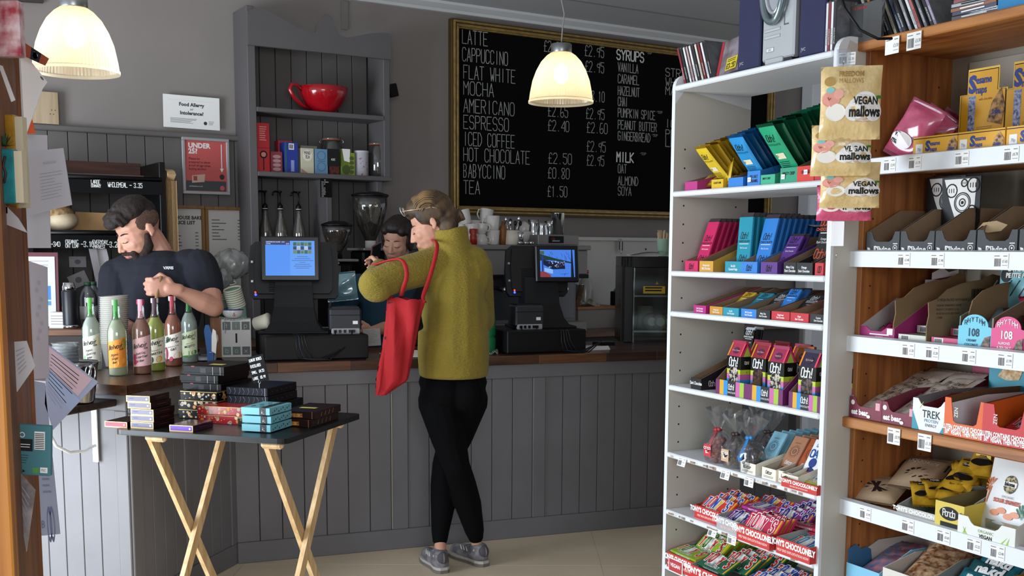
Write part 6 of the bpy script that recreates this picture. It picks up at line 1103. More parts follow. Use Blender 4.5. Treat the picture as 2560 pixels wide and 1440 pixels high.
def scr1(m,w,h):
    X,Z=-w/2,-h/2;f=flat(-.0006);g=flat(-.0010);q=flat(-.0014)
    m.rect(X,-X,Z,-Z,em('#4a90f4',.95),f);m.rect(X,0,-Z-h*.115,-Z,em('#2a3a80',.7),g);m.rect(0,-X,Z,-Z,em('#5a9cf8',.95),g)
    I=em('#d8e4ff',.9);D=em('#1a2c60',.5);m.text('WHITE MOCHA CLASSIC   £3.25',h*.035,q,I,X+.004,-Z-h*.05,kind='b',cond=.45,bold=.02);m.text('TOTAL',h*.035,q,I,X+.004,-Z-h*.10,kind='b',cond=.5,bold=.02);m.text('£3.25',h*.035,q,I,-.004,-Z-h*.10,kind='b',cond=.5,al='r',bold=.02)
    for r_,s in enumerate(('couch','valle',' deli')):
        for i in range(5):x=w*.065+i*w*.076;z=-Z-h*.14-r_*h*.115;m.rect(x,x+w*.068,z,z+h*.10,em(['#3a7a5c','#e0eaff','#7a9a6a','#2a4a80'][(i*2+r_*3) % 4],.7),q);m.text(s[i],h*.07,flat(-.0018),D,x+w*.034,z+h*.015,al='c',w=.0011)
    for i in range(7):ww=w*(.11,.16,.22,.06,.15,.18,.14)[i];m.rect(w*.25-ww,w*.25+ww,.04*h-i*h*.055,.05*h-i*h*.055,D,q)
def scr2(m,w,h):
    X,Z=-w/2,-h/2;f=flat(-.0006);P_=lambda pts,c,y=-.001,s=.9:m.add([(X+a*w,y,Z+b*h) for a,b in pts],[list(range(len(pts)))],em(c,s))
    m.rect(X,-X,Z,-Z,em('#4a86f0',.9),f)
    P_([(0,.85),(.12,.8),(.45,.68),(.9,.55),(.9,.5),(.3,.62),(0,.6)],'#2c4f3c',s=.5);P_([(.08,.62),(.70,.50),(.72,.30),(.35,.28),(.1,.45)],'#16244a',s=.5);P_([(0,0),(0,.22),(.12,.2),(.3,.08),(.3,0)],'#b04a50',s=.6)
    P_([(.12,.2),(.12,.34),(.36,.28),(.36,.12)],'#8ab8ff',-.0014,1.0);P_([(.0,.95),(.12,.95),(.12,.82),(0,.85)],'#5a7a3c',-.0014,.6);P_([(.88,0),(.97,0),(.93,1),(.90,1)],'#14203c',-.0014,.4);P_([(.05,.2),(.09,.2),(.1,.8),(.05,.8)],'#1c3a9c',-.0014,.8)
    r=random.Random(2)
    for i in range(30):a,b=r.uniform(.15,.7),r.uniform(.3,.55);P_([(a,b),(a+.03,b),(a+.03,b+.04),(a,b+.04)],r.choice(['#9ab8f8','#0c1630','#c07a5c','#3a5ab0','#e0ecff']),-.0018,.7)
    for i in range(16):a,b=r.uniform(.25,.85),r.uniform(.68,.95);P_([(a,b),(a+.008,b),(a+.05,b-.12),(a+.04,b-.12)],'#1f3f90',-.0018,.6)
    P_([(.6,.1),(.8,.12),(.8,.13),(.6,.11)],'#16244a',-.0018);P_([(.68,.04),(.69,.04),(.72,.14),(.71,.14)],'#16244a',-.0018)
pos('till with a bright blue order screen facing the customer',-.845,.20,CZ+.115,-.20,.27,.42,.222,.160,.345,-.012,scr1)
pos('till with a small picture screen facing the customer',.40,.20,CZ+.115,-.14,.26,.33,.180,.137,.322,.072,scr2)
def printer(label,u,v,rz):
    t=thing('receipt_printer',label,'printer',ong(u,v,CZ+.1155),G.yaw+rz);m=MB();m.box(0,.145,.0,.13,.014,.118,mat('#202329',.5),.008);m.box(.0,.145,-.002,.0,.086,.088,BLACKM);m.box(.01,.135,.01,.12,.118,.124,TB,.003);part('body',m,t)
    m=MB();m.box(.008,.138,-.004,.02,.0,.026,mat('#9c9da0',.5),.004)
    for x,w in ((.018,.014),(.04,.012),(.062,.012),(.085,.03)):m.box(x,x+w,-.008,-.003,.006,.020,BLACKP)
    m.tube([(.10,-.012,.014),(.10,-.03,.008),(.05,-.04,-.09),(.0,-.04,-.11)],.003,BLACKP);m.tube([(.025,-.012,.014),(.02,-.04,-.02),(.01,-.04,-.11)],.003,BLACKP);part('connector_panel',m,t,'grey panel with plugged leads')
    m=MB();m.box(.105,.128,-.0012,0,.045,.060,PAPER);part('sticker',m,t)
printer('black receipt printer on the end of the left cash drawer, beside the customer',-.705,.07,-.14);printer('black receipt printer on the right cash drawer, left of the picture screen',.215,.09,-.05)
for u0,l_ in ((-.87,'loop of black leads hanging down the front of the left cash drawer'),(.42,'loop of black leads hanging down the front of the right cash drawer')):
    m=MB()
    for k in range(4):m.tube([(.01*k,.06,.12),(.012*k,-.012,.112),(.016*k,-.014,.06),(.022*k+.01,-.014,.015),(.09+.02*k,-.012,.004),(.16+.02*k,-.012,.03+.01*k)],.003,mat('#1c2233' if k==1 else '#0c0c0d',.4))
    solo('cable_bundle',m,l_,'cable',ong(u0,.015),G.yaw)
m=MB()
for k in range(16):m.lathe([(.032,.0058*k),(.040,.0058*k+.004),(.0405,.0058*k+.0055)],mat('#d8d4c8',.6),n=20)
me=m.mesh('lids')
for px,l_ in ((668,'stack of white cup lids left of the till pedestal'),(783,'stack of white cup lids right of the till pedestal')):o=link('cup_lid_stack',me);setp(o,l_,'lids','stacks of cup lids',Vector((aty(px,800,5.55).x,5.55,CZ+.02)),0)
m=MB();m.box(0,.10,0,.002,0,.12,mat('#b8a888',.6,c2='#4a7a8a',vs=30));solo('leaflet',m,'patterned leaflet leaning behind the left receipt printer','leaflet',Vector((aty(800,810,5.45).x,5.45,CZ)),(rad(-12),0,.2))
q=ong(-.46,.05);m=MB();m.grid(lambda a,b:(a*.22,b*.14,.001+.012*math.sin(a*2.5)*b+.01*b),10,6,PAPER);solo('paper_sheet',m,'white paper sheet on the worktop between the till and the red bag','paper',q,G.yaw-.1)
q=ong(.065,.10);m=MB();m.lathe([(.001,0),(.042,0),(.046,.012),(.046,.075),(.040,.085),(.046,.095),(.045,.17),(.036,.245),(.028,.262),(.001,.264)],mat('#177a4a',.3,coat=.4),n=30)
for k in range(22):a=-PI+PI*k/21;m.tube([(.055*math.cos(a)+.004*math.cos(s),.055*math.sin(a),.012+.006*math.sin(k)+.005*math.sin(s)) for s in [PI*i/3 for i in range(6)]],.0014,STEEL,5,True)
solo('charity_pot',m,'green plastic bottle shaped pot with a chain round its foot, half hidden by the customer','pot',q,G.yaw)
q=ong(.72,.13);t=thing('card_reader','black card reader on a white base at the right end of the counter','card reader',q,G.yaw+.1);m=MB();m.prism([(0,0),(.15,0),(.15,.012),(.02,.018)],-.11,.03,'x',mat('#d9dad8',.4));part('base',m,t);m=MB();m.prism([(.03,.016),(.13,.012),(.13,.030),(.03,.034)],.0,.075,'x',TB);m.prism([(.05,.0345),(.12,.0315),(.12,.0325),(.05,.0355)],.008,.066,'x',mat('#2a2d33',.2));part('handset',m,t)
# ---- glass display cabinet at the right end
CB=Frame(atz(1560,856,CZ),G.yaw*180/PI-21);q=CB.w(0,0,CZ);t=thing('display_cabinet','black framed glass cake cabinet at the right end of the counter','cabinet',q,CB.yaw);h=.47;w=.62;d=.36
m=MB();m.box(-.02,.045,.0,.03,0,h,mat('#0d0d0f',.25),.003);m.box(-.02,w,0,d,h-.06,h,mat('#0d0d0f',.25),.003);m.box(-.02,.0,0,d,0,h-.05,mat('#0d0d0f',.25));m.box(0,w,d-.02,d,0,h-.05,mat('#2a2622',.4));m.box(w-.02,w,0,d,0,h-.05,BLACKP);part('case',m,t)
m=MB();m.box(.045,w-.02,-.002,.002,0,h-.06,GLASS);m.box(.045,.053,-.004,.012,0,h-.06,clear('#dfe8e8',.4,.05,.2));part('glass_front',m,t,'clear glass front')
for z in (.055,.25):m=MB();m.box(.02,w-.02,.02,d-.03,z,z+.006,clear('#dfe6e6',.3,.1,.3));m.box(.05,w-.02,.012,.018,z,z+.01,CHROME);part('glass_shelf',m,t)
m=MB();m.box(.10,.22,-.004,-.003,.27,.31,mat('#c8a82c',.5));m.lines(.11,.21,.275,.305,2,INK,flat(-.0046),.5);m.poly([(.165,-.0045,.32),(.185,-.0045,.32),(.175,-.0045,.338)],mat('#a08a3c'));part('warning_sticker',m,t,'yellow printed sticker on the glass')
for k,(x,y) in enumerate(((.19,.10),(.235,.08),(.29,.10))):m=MB();m.ball((0,0,.045),(.048,.05,.045),mat('#d8d4cc',.5,vary=.2,vs=20));m.ball((0,0,.048),(.052,.054,.050),CELLO);m.disc(0,.05,.024,mat('#e8e6de',.6),lambda a,b:(a,-.056,b));solo('wrapped_bun',m,'%s cling wrapped round bun with a paper label, in the glass cabinet' % ('left','middle','right')[k],'bun',CB.w(x-.03,y+.02,CZ+.0615),0,'wrapped buns')
m=MB();m.lathe([(.001,0),(.045,0),(.045,.13),(.001,.13)],mat('#b8b2a6',.5),n=24);solo('paper_roll',m,'pale roll standing at the back inside the glass cabinet','roll',CB.w(.14,.22,CZ+.062))
m=MB();m.grid(lambda a,b:(a*.26,b*.14,.003+.018*math.sin(PI*a)*(b> .3)+.006*b),10,6,PAPER);m.grid(lambda a,b:(a*.24+.01,b*.12,.010+.02*math.sin(PI*a*.8)),10,6,PAPER);solo('napkin_pile',m,'folded white napkins on top of the glass cabinet','napkins',CB.w(.02,.03,CZ+h+.001),CB.yaw)
t=thing('stirrer_cup','mint green paper cup of wooden stirrers on the glass cabinet','cup',CB.w(.215,.08,CZ+h+.001));m=MB();m.lathe([(.001,0),(.026,0),(.036,.095),(.038,.097),(.034,.095),(.001,.01)],mat('#a9cdb8',.5),n=24);part('cup',m,t)
m=MB();r=random.Random(5)
for k in range(16):a,b=r.uniform(-.018,.018),r.uniform(-.018,.018);m.tube([(a,b,.02),(a*1.6+r.uniform(-.006,.006),b*1.6,.135+r.uniform(-.01,.012))],.003,mat('#d8b894',.7),5)
so=part('stirrers',m,t);so['kind']='stuff'
# ---- behind: milk, toaster, board, cloth (on the back counter)
BZ=.9055
def onA(u,v,z=BZ):return A.w(u,v,z)
m=MB();m.lathe([(.001,0),(.048,0),(.052,.02),(.052,.13),(.044,.16),(.040,.18),(.018,.215),(.018,.235)],clear('#e8e6e0',.08,.2,.35),n=26);m.lathe([(.020,.228),(.020,.250),(.001,.251)],mat('#c0242c',.4),n=20);solo('milk_bottle',m,'clear plastic milk bottle with a red cap by the splashback','bottle',onA(.90,-.25,BZ+.12));
m=MB();m.box(0,.34,0,.22,0,.02,mat('#b07c4c',.5,wood='x',dark='#85552c',ks=.1),.003);m.box(.01,.33,.01,.21,-.12,0,mat('#8a8680',.6));solo('chopping_board',m,'thick wooden board on a box under the milk bottle','board',onA(.72,-.42,BZ+.12),A.yaw)
m=MB();m.grid(lambda a,b:(.16*a-.08+.01*math.sin(9*b),.12*b-.06,.02+.028*abs(math.sin(3*PI*a))*(1-abs(2*b-1))+.012*math.sin(7*b+5*a)),22,14,mat('#b8b2a4',.9,c2='#5f6a58',vs=30));solo('tea_towel',m,'crumpled striped cloth lying on the wooden board','cloth',onA(.83,-.34,BZ+.128),A.yaw)
m=MB();m.lathe([(.001,0),(.035,0),(.043,.14),(.045,.142),(.040,.14),(.001,.008)],CHROME,n=26);solo('metal_cup',m,'tall steel cup beside the milk bottle','cup',onA(.76,-.36,BZ+.141))
m=MB();m.box(0,.30,0,.17,.02,.19,mat('#8f9193',.25,1.0),.012);m.box(.02,.28,.03,.14,.19,.197,BLACKP);m.box(-.03,.0,.01,.16,.02,.17,BLACKP,.006);m.box(-.05,.4,-.03,.2,-.06,.018,mat('#a6a8aa',.3,.9),.004);solo('toaster',m,'brushed steel toaster by the tap','toaster',onA(1.10,-.45,BZ+.062),A.yaw)
m=MB();m.tube([(0,0,0),(0,0,.20),(.015,0,.26),(.05,0,.30),(.10,0,.315),(.16,0,.31)],.014,CHROME,10);solo('tap',m,'curved chrome tap behind the toaster','tap',onA(1.22,-.20),A.yaw)
m=MB();m.tube([(.012*math.cos(a),0,.012*math.sin(a)) for a in [2*PI*i/12 for i in range(12)]],.002,STEEL,6,True)
for k in range(5):m.box(-.012+.006*k-.004,-.012+.006*k+.004,-.006,-.002,-.06-.012*(k % 3),-.005,mat(['#3a2c24','#8a8a8c','#c8c8ca','#5a4a3a','#2c2c2e'][k],.4,.5),.001)
m.tube([(.0,-.006,-.06),(.012,-.006,-.075),(.004,-.006,-.09),(-.01,-.006,-.078)],.0025,STEEL,6);solo('bunch_of_keys',m,'bunch of keys hanging on the top edge of the pale splashback','keys',A.w(A.hv(1541,590)[0],-.05,1.472),A.yaw)
# ---- coffee machine
q=onA(-.33,-.62,BZ);t=thing('espresso_machine','wide steel espresso machine with blue lit buttons along the back wall','coffee machine',q,A.yaw);SS=mat('#8f8c8a',.5,.35);SS2=mat('#77757a',.5,.3);mw=.98;mh=.50
m=MB();m.box(0,mw,.12,.50,.04,mh,SS2,.006);m.box(-.01,mw+.01,-.02,.50,mh,mh+.028,SS,.004);m.box(.0,mw,-.0,.12,mh-.15,mh,SS,.006);m.box(0,mw,0,.48,0,.06,SS,.004);m.box(.0,mw,-.01,.02,.34-.012,.352,BLACKP);m.box(.02,mw-.02,.115,.12,.08,.32,mat('#6f7072',.3,.9));part('housing',m,t)
m=MB();f=flat(-.0012)
for u in (.06,.08,.10,.44,.463,.486,.509,.545,.685,.73):
    for dz in (0,.02):m.box(u,u+.011,-.003,0,mh-.075-dz,mh-.063-dz,em('#a0b8ff' if dz==0 else '#3a58ff',1.6),0)
m.box(.585,.65,-.003,0,mh-.088,mh-.075,em('#3048d8',.9));part('buttons',m,t,'blue lit buttons')
for u in (.30,.50,.72):
    m=MB();m.lathe([(.001,.29),(.034,.29),(.036,.35),(.001,.35)],CHROME,c=(u,.06,0),n=24);m.tube([(u,.05,.285),(u+.01,-.05,.275),(u+.015,-.10,.27)],[.012,.012,.017],BLACKP,10);m.ball((u+.016,-.115,.268),.019,CHROME,n=12);m.tube([(u,.06,.28),(u,.05,.25)],.009,CHROME);part('group_head',m,t)
q=onA(.33,-.55,BZ+.53);m=MB();m.box(0,.30,0,.30,-.0,.062,SS,.004);m.box(.075,.185,-.002,0,.012,.054,BLACKP);m.text('rio',.014,flat(-.003),mat('#c03038',.5),.095,.032,w=.002,cond=.5);m.lines(.10,.16,.018,.028,2,INKW,flat(-.003),.3);solo('water_boiler',m,'low steel box with a black and red badge on the right of the espresso machine','boiler',q,A.yaw)
CW=mat('#d6d3ce',.3,coat=.3);MZ=BZ+.529
def cupmesh(r=.043,h=.062,hs=1):
    m=MB();m.lathe([(.001,.004),(r*.55,0),(r*.60,.004),(r*.86,h*.35),(r,h),(r*.96,h+.001),(r*.80,h*.35),(.001,.008)],CW,n=26);m.tube([(r*.93,0,h*.82),(r*1.35,0,h*.86),(r*1.5,0,h*.6),(r*1.3,0,h*.32),(r*.85,0,h*.28)],.0045,CW,8);return m.mesh('coffee_cup')
def mugmesh(r=.042,h=.085):
    m=MB();m.lathe([(.001,.004),(r*.78,0),(r*.82,.004),(r,h),(r*.95,h+.001),(r*.76,.01),(.001,.008)],CW,n=26);m.tube([(r*.93,0,h*.85),(r*1.45,0,h*.85),(r*1.55,0,h*.5),(r*1.2,0,h*.25),(r*.85,0,h*.22)],.0045,CW,8);return m.mesh('mug')
cm,mm_=cupmesh(),mugmesh()
def topA(px,Yv,z):lo=A.hv(px,600,Yv)[0];return A.w(lo,Yv,z)
cups=[(1178,-.50,0,cm,PI,0,'round white cup, upside stacked low at the left of the machine top'),(1180,-.50,.058,cm,2.6,0,'round white cup resting on the low left one'),(1195,-.42,.0,cm,0,0,'white cup behind the left pair'),(1203,-.50,.0,cm,-.5,PI,'upturned white cup beside the red tamper'),(1203,-.50,.062,cm,-.6,0,'white cup standing on the upturned one'),
        (1165,-.45,.118,mm_,3.0,.25,'white mug tilted at the top left of the heap'),(1212,-.42,.126,mm_,-2.5,-.2,'white mug tilted at the top right of the heap'),(1232,-.50,.0,mm_,2.4,0,'tall white mug at the bottom of the right pair'),(1232,-.50,.085,mm_,2.9,0,'tall white mug stacked on the bottom right one'),(1152,-.42,.06,cm,3.1,0,'white cup furthest left, its handle near the customer hair'),(1310,-.42,.02,cm,0,0,'small white cup with its handle showing right of the utensil pot'),(1300,-.38,.075,cm,.5,.9,'white cup tipped over behind the utensil pot'),(1185,-.38,.06,mm_,0,0,'white mug hidden at the back of the heap')]
for k,(px,v,dz,me,rz,tl,lb) in enumerate(cups):
    o=link('coffee_cup' if me is cm else 'mug',me);setp(o,lb,'cup','white cups on the espresso machine',topA(px,v,MZ+dz+(.062 if tl==PI else 0)),Euler((tl if tl==PI else 0,tl if tl !=PI else 0,rz)))
m=MB();m.lathe([(.001,0),(.048,0),(.052,.006),(.052,.086),(.048,.086),(.046,.01),(.001,.01)],mat('#d9d2c4',.4),n=28);t=thing('utensil_pot','cream pot full of steel spoons and tools on the espresso machine','pot',topA(1279,-.50,MZ));part('pot',m,t);m=MB();r=random.Random(3)
for k in range(11):a=2*PI*k/11;p0=(.02*math.cos(a),.02*math.sin(a),.03);p1=(.052*math.cos(a),.045*math.sin(a),.12+r.uniform(0,.035));m.tube([p0,p1],.003,CHROME if k % 3 else BLACKP,6);m.ball(p1,(.010,.004,.016),CHROME if k % 3 else BLACKP,n=8)
part('utensils',m,t)
m=MB();m.lathe([(.001,0),(.018,0),(.020,.04),(.024,.08),(.020,.105),(.010,.115),(.008,.14),(.001,.141)],mat('#8a5a2c',.5),n=18);solo('wooden_tamper',m,'turned wooden tamper handle between the mugs and the utensil pot','tamper',topA(1257,-.50,MZ))
m=MB();m.lathe([(.001,0),(.020,0),(.022,.05),(.018,.055),(.026,.075),(.024,.09),(.001,.092)],mat('#9c2416',.35),n=18);solo('red_tamper',m,'red handled tamper next to the collar of the customer','tamper',topA(1184,-.55,MZ))
def jug(px,v,r,h,lb,dz=0):m=MB();m.lathe([(.001,.002),(r*.95,0),(r,.01),(r,h*.55),(r*.82,h*.8),(r*.92,h),(r*.88,h),(r*.78,h*.8),(r*.95,.02),(.001,.01)],CHROME,n=26);m.tube([(0,-r*.8,h*.85),(0,-r*1.5,h*.8),(0,-r*1.55,h*.4),(0,-r*.95,h*.25)],.004,CHROME,6);solo('milk_jug',m,lb,'jug',topA(px,v,MZ+dz),rad(110),'steel jugs')
jug(1333,-.42,.036,.125,'slim steel milk jug at the left of the jugs',.03);jug(1355,-.48,.036,.105,'steel milk jug in front in the middle of the jugs',.03);jug(1374,-.38,.036,.11,'steel milk jug behind the middle one',.04)
m=MB();m.lathe([(.001,0),(.034,0),(.044,.13),(.046,.135),(.042,.132),(.001,.01)],CHROME,n=28);solo('steel_tumbler',m,'large steel tumbler at the right of the jugs','tumbler',topA(1394,-.42,MZ+.066))
m=MB();m.lathe([(.001,0),(.018,0),(.016,.03),(.020,.055),(.001,.056)],CHROME,n=18);solo('shaker',m,'small steel shaker beside the utensil pot','shaker',topA(1301,-.56,MZ+.02));
for px in (1300,1315,1328):m=MB();m.ball((0,0,.012),(.017,.017,.012),CHROME,n=12);solo('dome_lid',m,'small domed steel lid on the front edge of the machine, %s' % {1300:'left',1315:'centre',1328:'right'}[px],'lid',topA(px,-.60,MZ),0,'small domed lids')
# ---- grinders
def grinder(label,px,py_top,v,R_,hh,zb,beans=.35,zk=.0):
    u=A.hv(px,py_top,v)[0];ztop=A.hv(px,py_top,v)[1];t=thing('coffee_grinder',label,'grinder',A.w(u,v,BZ),A.yaw)
    zt=ztop-BZ;m=MB();m.lathe([(R_*.28,zt-hh),(R_*.40,zt-hh*.88),(R_*.72,zt-hh*.62),(R_*.95,zt-hh*.25),(R_,zt)],clear('#cfcac0',.22,.06,.05),n=32);part('hopper',m,t,'clear bean hopper')
    m=MB();m.lathe([(R_*.99,zt),(R_*1.06,zt+.004),(R_*1.04,zt+.012),(R_*.5,zt+.028),(.001,zt+.030)],BLACKP,n=32);part('lid',m,t)
    m=MB();m.lathe([(.001,zt-hh),(R_*.27,zt-hh),(R_*.38,zt-hh*.88),(R_*.66,zt-hh*(1-beans)),(R_*.3,zt-hh*(1-beans)+.012),(.001,zt-hh*(1-beans)+.025)],mat('#2a1510',.5,bump=.8,bs=120,c2='#4a2a1c',vs=90),n=28);part('coffee_beans',m,t)
    m=MB();b=zt-hh;m.lathe([(.03,b-.04),(R_*.30,b),(R_*.30,b+.005)],BLACKP if R_< .09 else mat('#d8d8d4',.4),n=24);m.box(-.085,.085,-.10,.14,b-.05,b-.036,SS,.004);m.box(-.07,.07,-.05,.13,.0,b-.05,BLACKP,.012);m.box(-.035,.035,-.10,-.05,b-.16,b-.06,BLACKP,.012);m.box(-.022,.022,-.115,-.095,b-.19,b-.12,mat('#b8b8b4',.35,.7),.004);m.box(-.085,.085,-.12,.14,0,.03,BLACKP,.005);part('body',m,t)
grinder('large coffee grinder with a tall bean hopper against the wall',925,492,-.42,.100,.25,0);grinder('smaller coffee grinder with a dark hopper behind the left till',842,566,-.52,.082,.14,0,.75)
# ---- dresser contents
def onD(px,z,v=-.15):return A.w(A.hv(px,300,v)[0],v,z+.0005)
z1,z2=2.171,1.826
m=MB();m.lathe([(.001,.004),(.062,0),(.066,.006),(.105,.045),(.135,.10),(.143,.142),(.139,.143),(.128,.10),(.095,.045),(.001,.014)],mat('#a50f1c',.15,coat=.6),n=40);m.tube([(-.132,-.02,.118),(-.165,-.03,.142),(-.20,-.04,.140),(-.213,-.042,.112),(-.185,-.035,.072),(-.135,-.02,.035),(-.085,-.01,.018)],[.010,.011,.012,.012,.011,.011,.012],mat('#a50f1c',.15,coat=.6),10);solo('giant_red_cup',m,'giant glossy red cup on the upper dresser shelf','cup',onD(808,z1,-.150),A.yaw)
def carton(px,v,w,d,h,c,lb,deco=None,rz=0.,nm='tea_box',side=None):m=MB();m.box(-w/2,w/2,0,d,0,h,mat(c,.5),.001);(deco(m,flat(-.0007),w,h) if deco else None);(m.box(w/2,w/2+.001,0,d,0,h,mat(side,.5)) if side else None);return solo(nm,m,lb,'box',onD(px,z2,v),A.yaw+rz)
def spoon(m,mp,w,h):m.disc(0,h*.36,w*.30,INK,mp,rz=h*.08);m.rect(-w*.04,w*.04,h*.04,h*.32,INK,mp);m.disc(0,h*.36,w*.2,mat('#e8a090'),flat(-.0011),rz=h*.05);m.rect(-w/2,w/2,h*.49,h*.5,mat('#8a2020'),mp);m.lines(-w*.3,w*.3,h*.62,h*.93,7,mat('#f0b0a8'),mp,.4)
carton(657,-.16,.072,.07,.268,'#d8323a','tall red carton with a black spoon, left of the middle dresser shelf',spoon)
def stack4(c):return lambda m,mp,w,h:[m.disc(0,h*(.16+.2*i),w*.36,mat(c,.6),mp,rz=h*.085) for i in range(4)]
carton(690,-.17,.066,.07,.115,'#8a3640','dusky red tea box with four pale ovals',stack4('#b08a88'));carton(712,-.10,.085,.06,.185,'#b83848','pinkish red box standing behind the blue box',lambda m,mp,w,h:m.rect(-w*.5,w*.1,h*.5,h*.66,mat('#d8c8c0'),mp))
carton(727,-.18,.078,.08,.170,'#243a94','dark blue packet with a barcode sticker',lambda m,mp,w,h:(m.rect(-w*.2,w*.2,h*.76,h*.96,PAPER,mp),[m.rect(-w*.16+.004*i,-w*.16+.0025+.004*i,h*.79,h*.93,INK,flat(-.0011)) for i in range(6)],m.rect(-w*.05,w*.2,h*.05,h*.42,mat('#8a9ad0'),mp),m.rect(-w*.5,-w*.36,0,h,mat('#2a5a6a'),mp)))
carton(767,-.18,.075,.07,.142,'#cfcab0','cream tea box with dark lettering',lambda m,mp,w,h:(m.disc(0,h*.72,w*.38,mat('#e8e4d4'),mp,rz=h*.22),m.text('MIND',.016,flat(-.0012),INK,0,h*.76,al='c',w=.002,cond=.5),m.text('TEA',.016,flat(-.0012),INK,0,h*.60,al='c',w=.002,cond=.5),m.poly([mp(-w*.5,0),mp(w*.1,0),mp(-w*.5,h*.2)],mat('#b08078'))),side='#a8a48c')
carton(771,-.09,.10,.05,.165,'#9a9888','olive grey box standing behind the cream one');carton(802,-.18,.078,.07,.142,'#6a93b4','powder blue tea box with an ornate frame',lambda m,mp,w,h:(m.ring(0,h*.74,w*.32,.0025,mat('#3f6484'),mp),m.ring(0,h*.30,w*.32,.0025,mat('#3f6484'),mp),m.rect(-w*.3,w*.3,h*.51,h*.53,mat('#3f6484'),mp)))
carton(864,-.18,.062,.07,.150,'#6a7c34','olive green tea box with a torn white top',lambda m,mp,w,h:(m.poly([mp(-w*.4,h),mp(w*.4,h),mp(w*.35,h*.5),mp(-w*.2,h*.55)],PAPER),m.disc(0,h*.22,w*.4,mat('#46561f'),mp,rz=h*.18)));carton(878,-.18,.04,.07,.130,'#8a9a3c','lighter green tea box with four dark ovals',stack4('#4f5f24'))
def jar(px,v,r,h,lb,clip,c='#c8c8c2'):
    t=thing('glass_jar',lb,'jar',onD(px,z2,v));m=MB();m.lathe([(.001,.003),(r*.9,0),(r,.01),(r,h*.78),(r*.78,h*.90),(r*.80,h)],clear(c,.22,.06,.06),n=28);part('glass',m,t)
    m=MB();m.lathe([(r*.86,h),(r*.88,h+.006),(.001,h+.012)],clear('#d8d8d4',.25,.1,.2),n=28);m.tube([(r*.84*math.cos(a),r*.84*math.sin(a),h-.002) for a in [2*PI*i/24 for i in range(24)]],.003,mat('#b0502c',.5),6,True)
    if clip:m.tube([(r*.95,0,h*.86),(r*1.12,0,h*.95),(r*.8,0,h+.014)],.002,STEEL,6);m.tube([(-r*.95,0,h*.86),(-r*1.12,0,h*.95),(-r*.8,0,h+.014)],.002,STEEL,6)
    part('lid',m,t);return t
jar(828,-.10,.062,.205,'tall clip top glass jar holding dark tea behind a black label',True);jar(943,-.13,.058,.190,'empty clear glass jar with an orange seal at the right of the middle shelf',False)
m=MB();m.box(-.045,.025,0,.003,.05,.145,mat('#08080a',.6));m.text('NONE',.011,flat(-.0007),INKW,-.01,.08,al='c',w=.0015,cond=.5);m.box(-.03,.03,.012,.07,.002,.07,mat('#2a1412',.6,c2='#6a2a22',vs=60));solo('jar_card',m,'black handwritten card in front of the clip top jar','card',onD(836,z2,-.19),A.yaw)
m=MB();m.lathe([(.001,0),(.042,0),(.042,.135),(.044,.136),(.044,.146),(.001,.147)],mat('#c9c6cc',.35,c2='#b03c6c',vs=45,p0=.30,p1=.40),n=30);solo('patterned_tin',m,'round white tin sprinkled with pink motifs','tin',onD(902,z2,-.15),A.yaw)
def syrup(px,v,lb,fr_,col):
    t=thing('syrup_bottle',lb,'bottle',A.w(A.hv(px,500,v)[0],v,1.43),A.yaw);m=MB();m.lathe([(.001,-.10),(.036,-.10),(.037,.06),(.035,.08),(.018,.14),(.0135,.165),(.0135,.20)],clear('#cfc8c0',.25,.08,.12),n=26);part('glass',m,t)
    m=MB();c=lambda x,z:(.0378*math.sin(x/.037),-.0378*math.cos(x/.037),z);[m.add([c(-.034+.0085*i,-.09),c(-.0255+.0085*i,-.09),c(-.0255+.0085*i,.035),c(-.034+.0085*i,.035)],[(0,1,2,3)],mat('#1f1514' if i< 5 else '#b8b0a4',.5)) for i in range(8)];c2=lambda x,z:(.0384*math.sin(x/.037),-.0384*math.cos(x/.037),z);m.text(fr_,.006,c2,INKW,-.028,.018,kind='b',cond=.5);m.disc(-.014,-.008,.013,mat(col,.5),c2,rz=.016);part('label',m,t)
    m=MB();m.lathe([(.015,.19),(.015,.215),(.008,.225),(.005,.23),(.005,.285),(.012,.29),(.012,.297),(.001,.298)],BLACKP,n=16);m.lathe([(.0152,.195),(.0152,.199)],PAPER,n=16);m.tube([(0,0,.290),(-.03,-.01,.293),(-.045,-.014,.286),(-.048,-.014,.270)],.0055,BLACKP,8);part('pump',m,t,'black plastic pump')
syrup(662,-.13,'syrup bottle with a black pump, left of three under the dresser shelf','RASPBERRY','#a8466a');syrup(700,-.15,'syrup bottle with a black pump and pale fruit label, middle of three','VANILLA','#d8c48a');syrup(746,-.15,'syrup bottle with a black pump and peach label, right of three','CARAMEL','#c8795a')
m=MB();m.box(DX0+.045,DX0+.445,-.20,-.03,1.30,1.325,DP);solo('syrup_ledge',m,'grey ledge carrying the syrup bottles inside the dresser','shelf',A.w(0,0,0),A.yaw)
m=MB();m.box(-.035,.035,0,.002,-.105,0,BLACKM);f=flat(-.0007)
for i,s in enumerate(('TEAS','-ENGLISH BREAKFAST','-EARL GREY','-DECAF','-GREEN TEA','-CHAMOMILE','-PEPPERMINT','-RASPBERRY','-LEMON')):m.text(s,.0062,f,mat('#b8b6b0'),-.03 if i else -.012,-.012-.0112*i,w=.0009,cond=.36)
solo('tea_list_card',m,'small black card listing teas, hanging from the middle dresser shelf','sign',A.w(A.hv(815,440,-.243)[0],-.243,1.800),A.yaw)
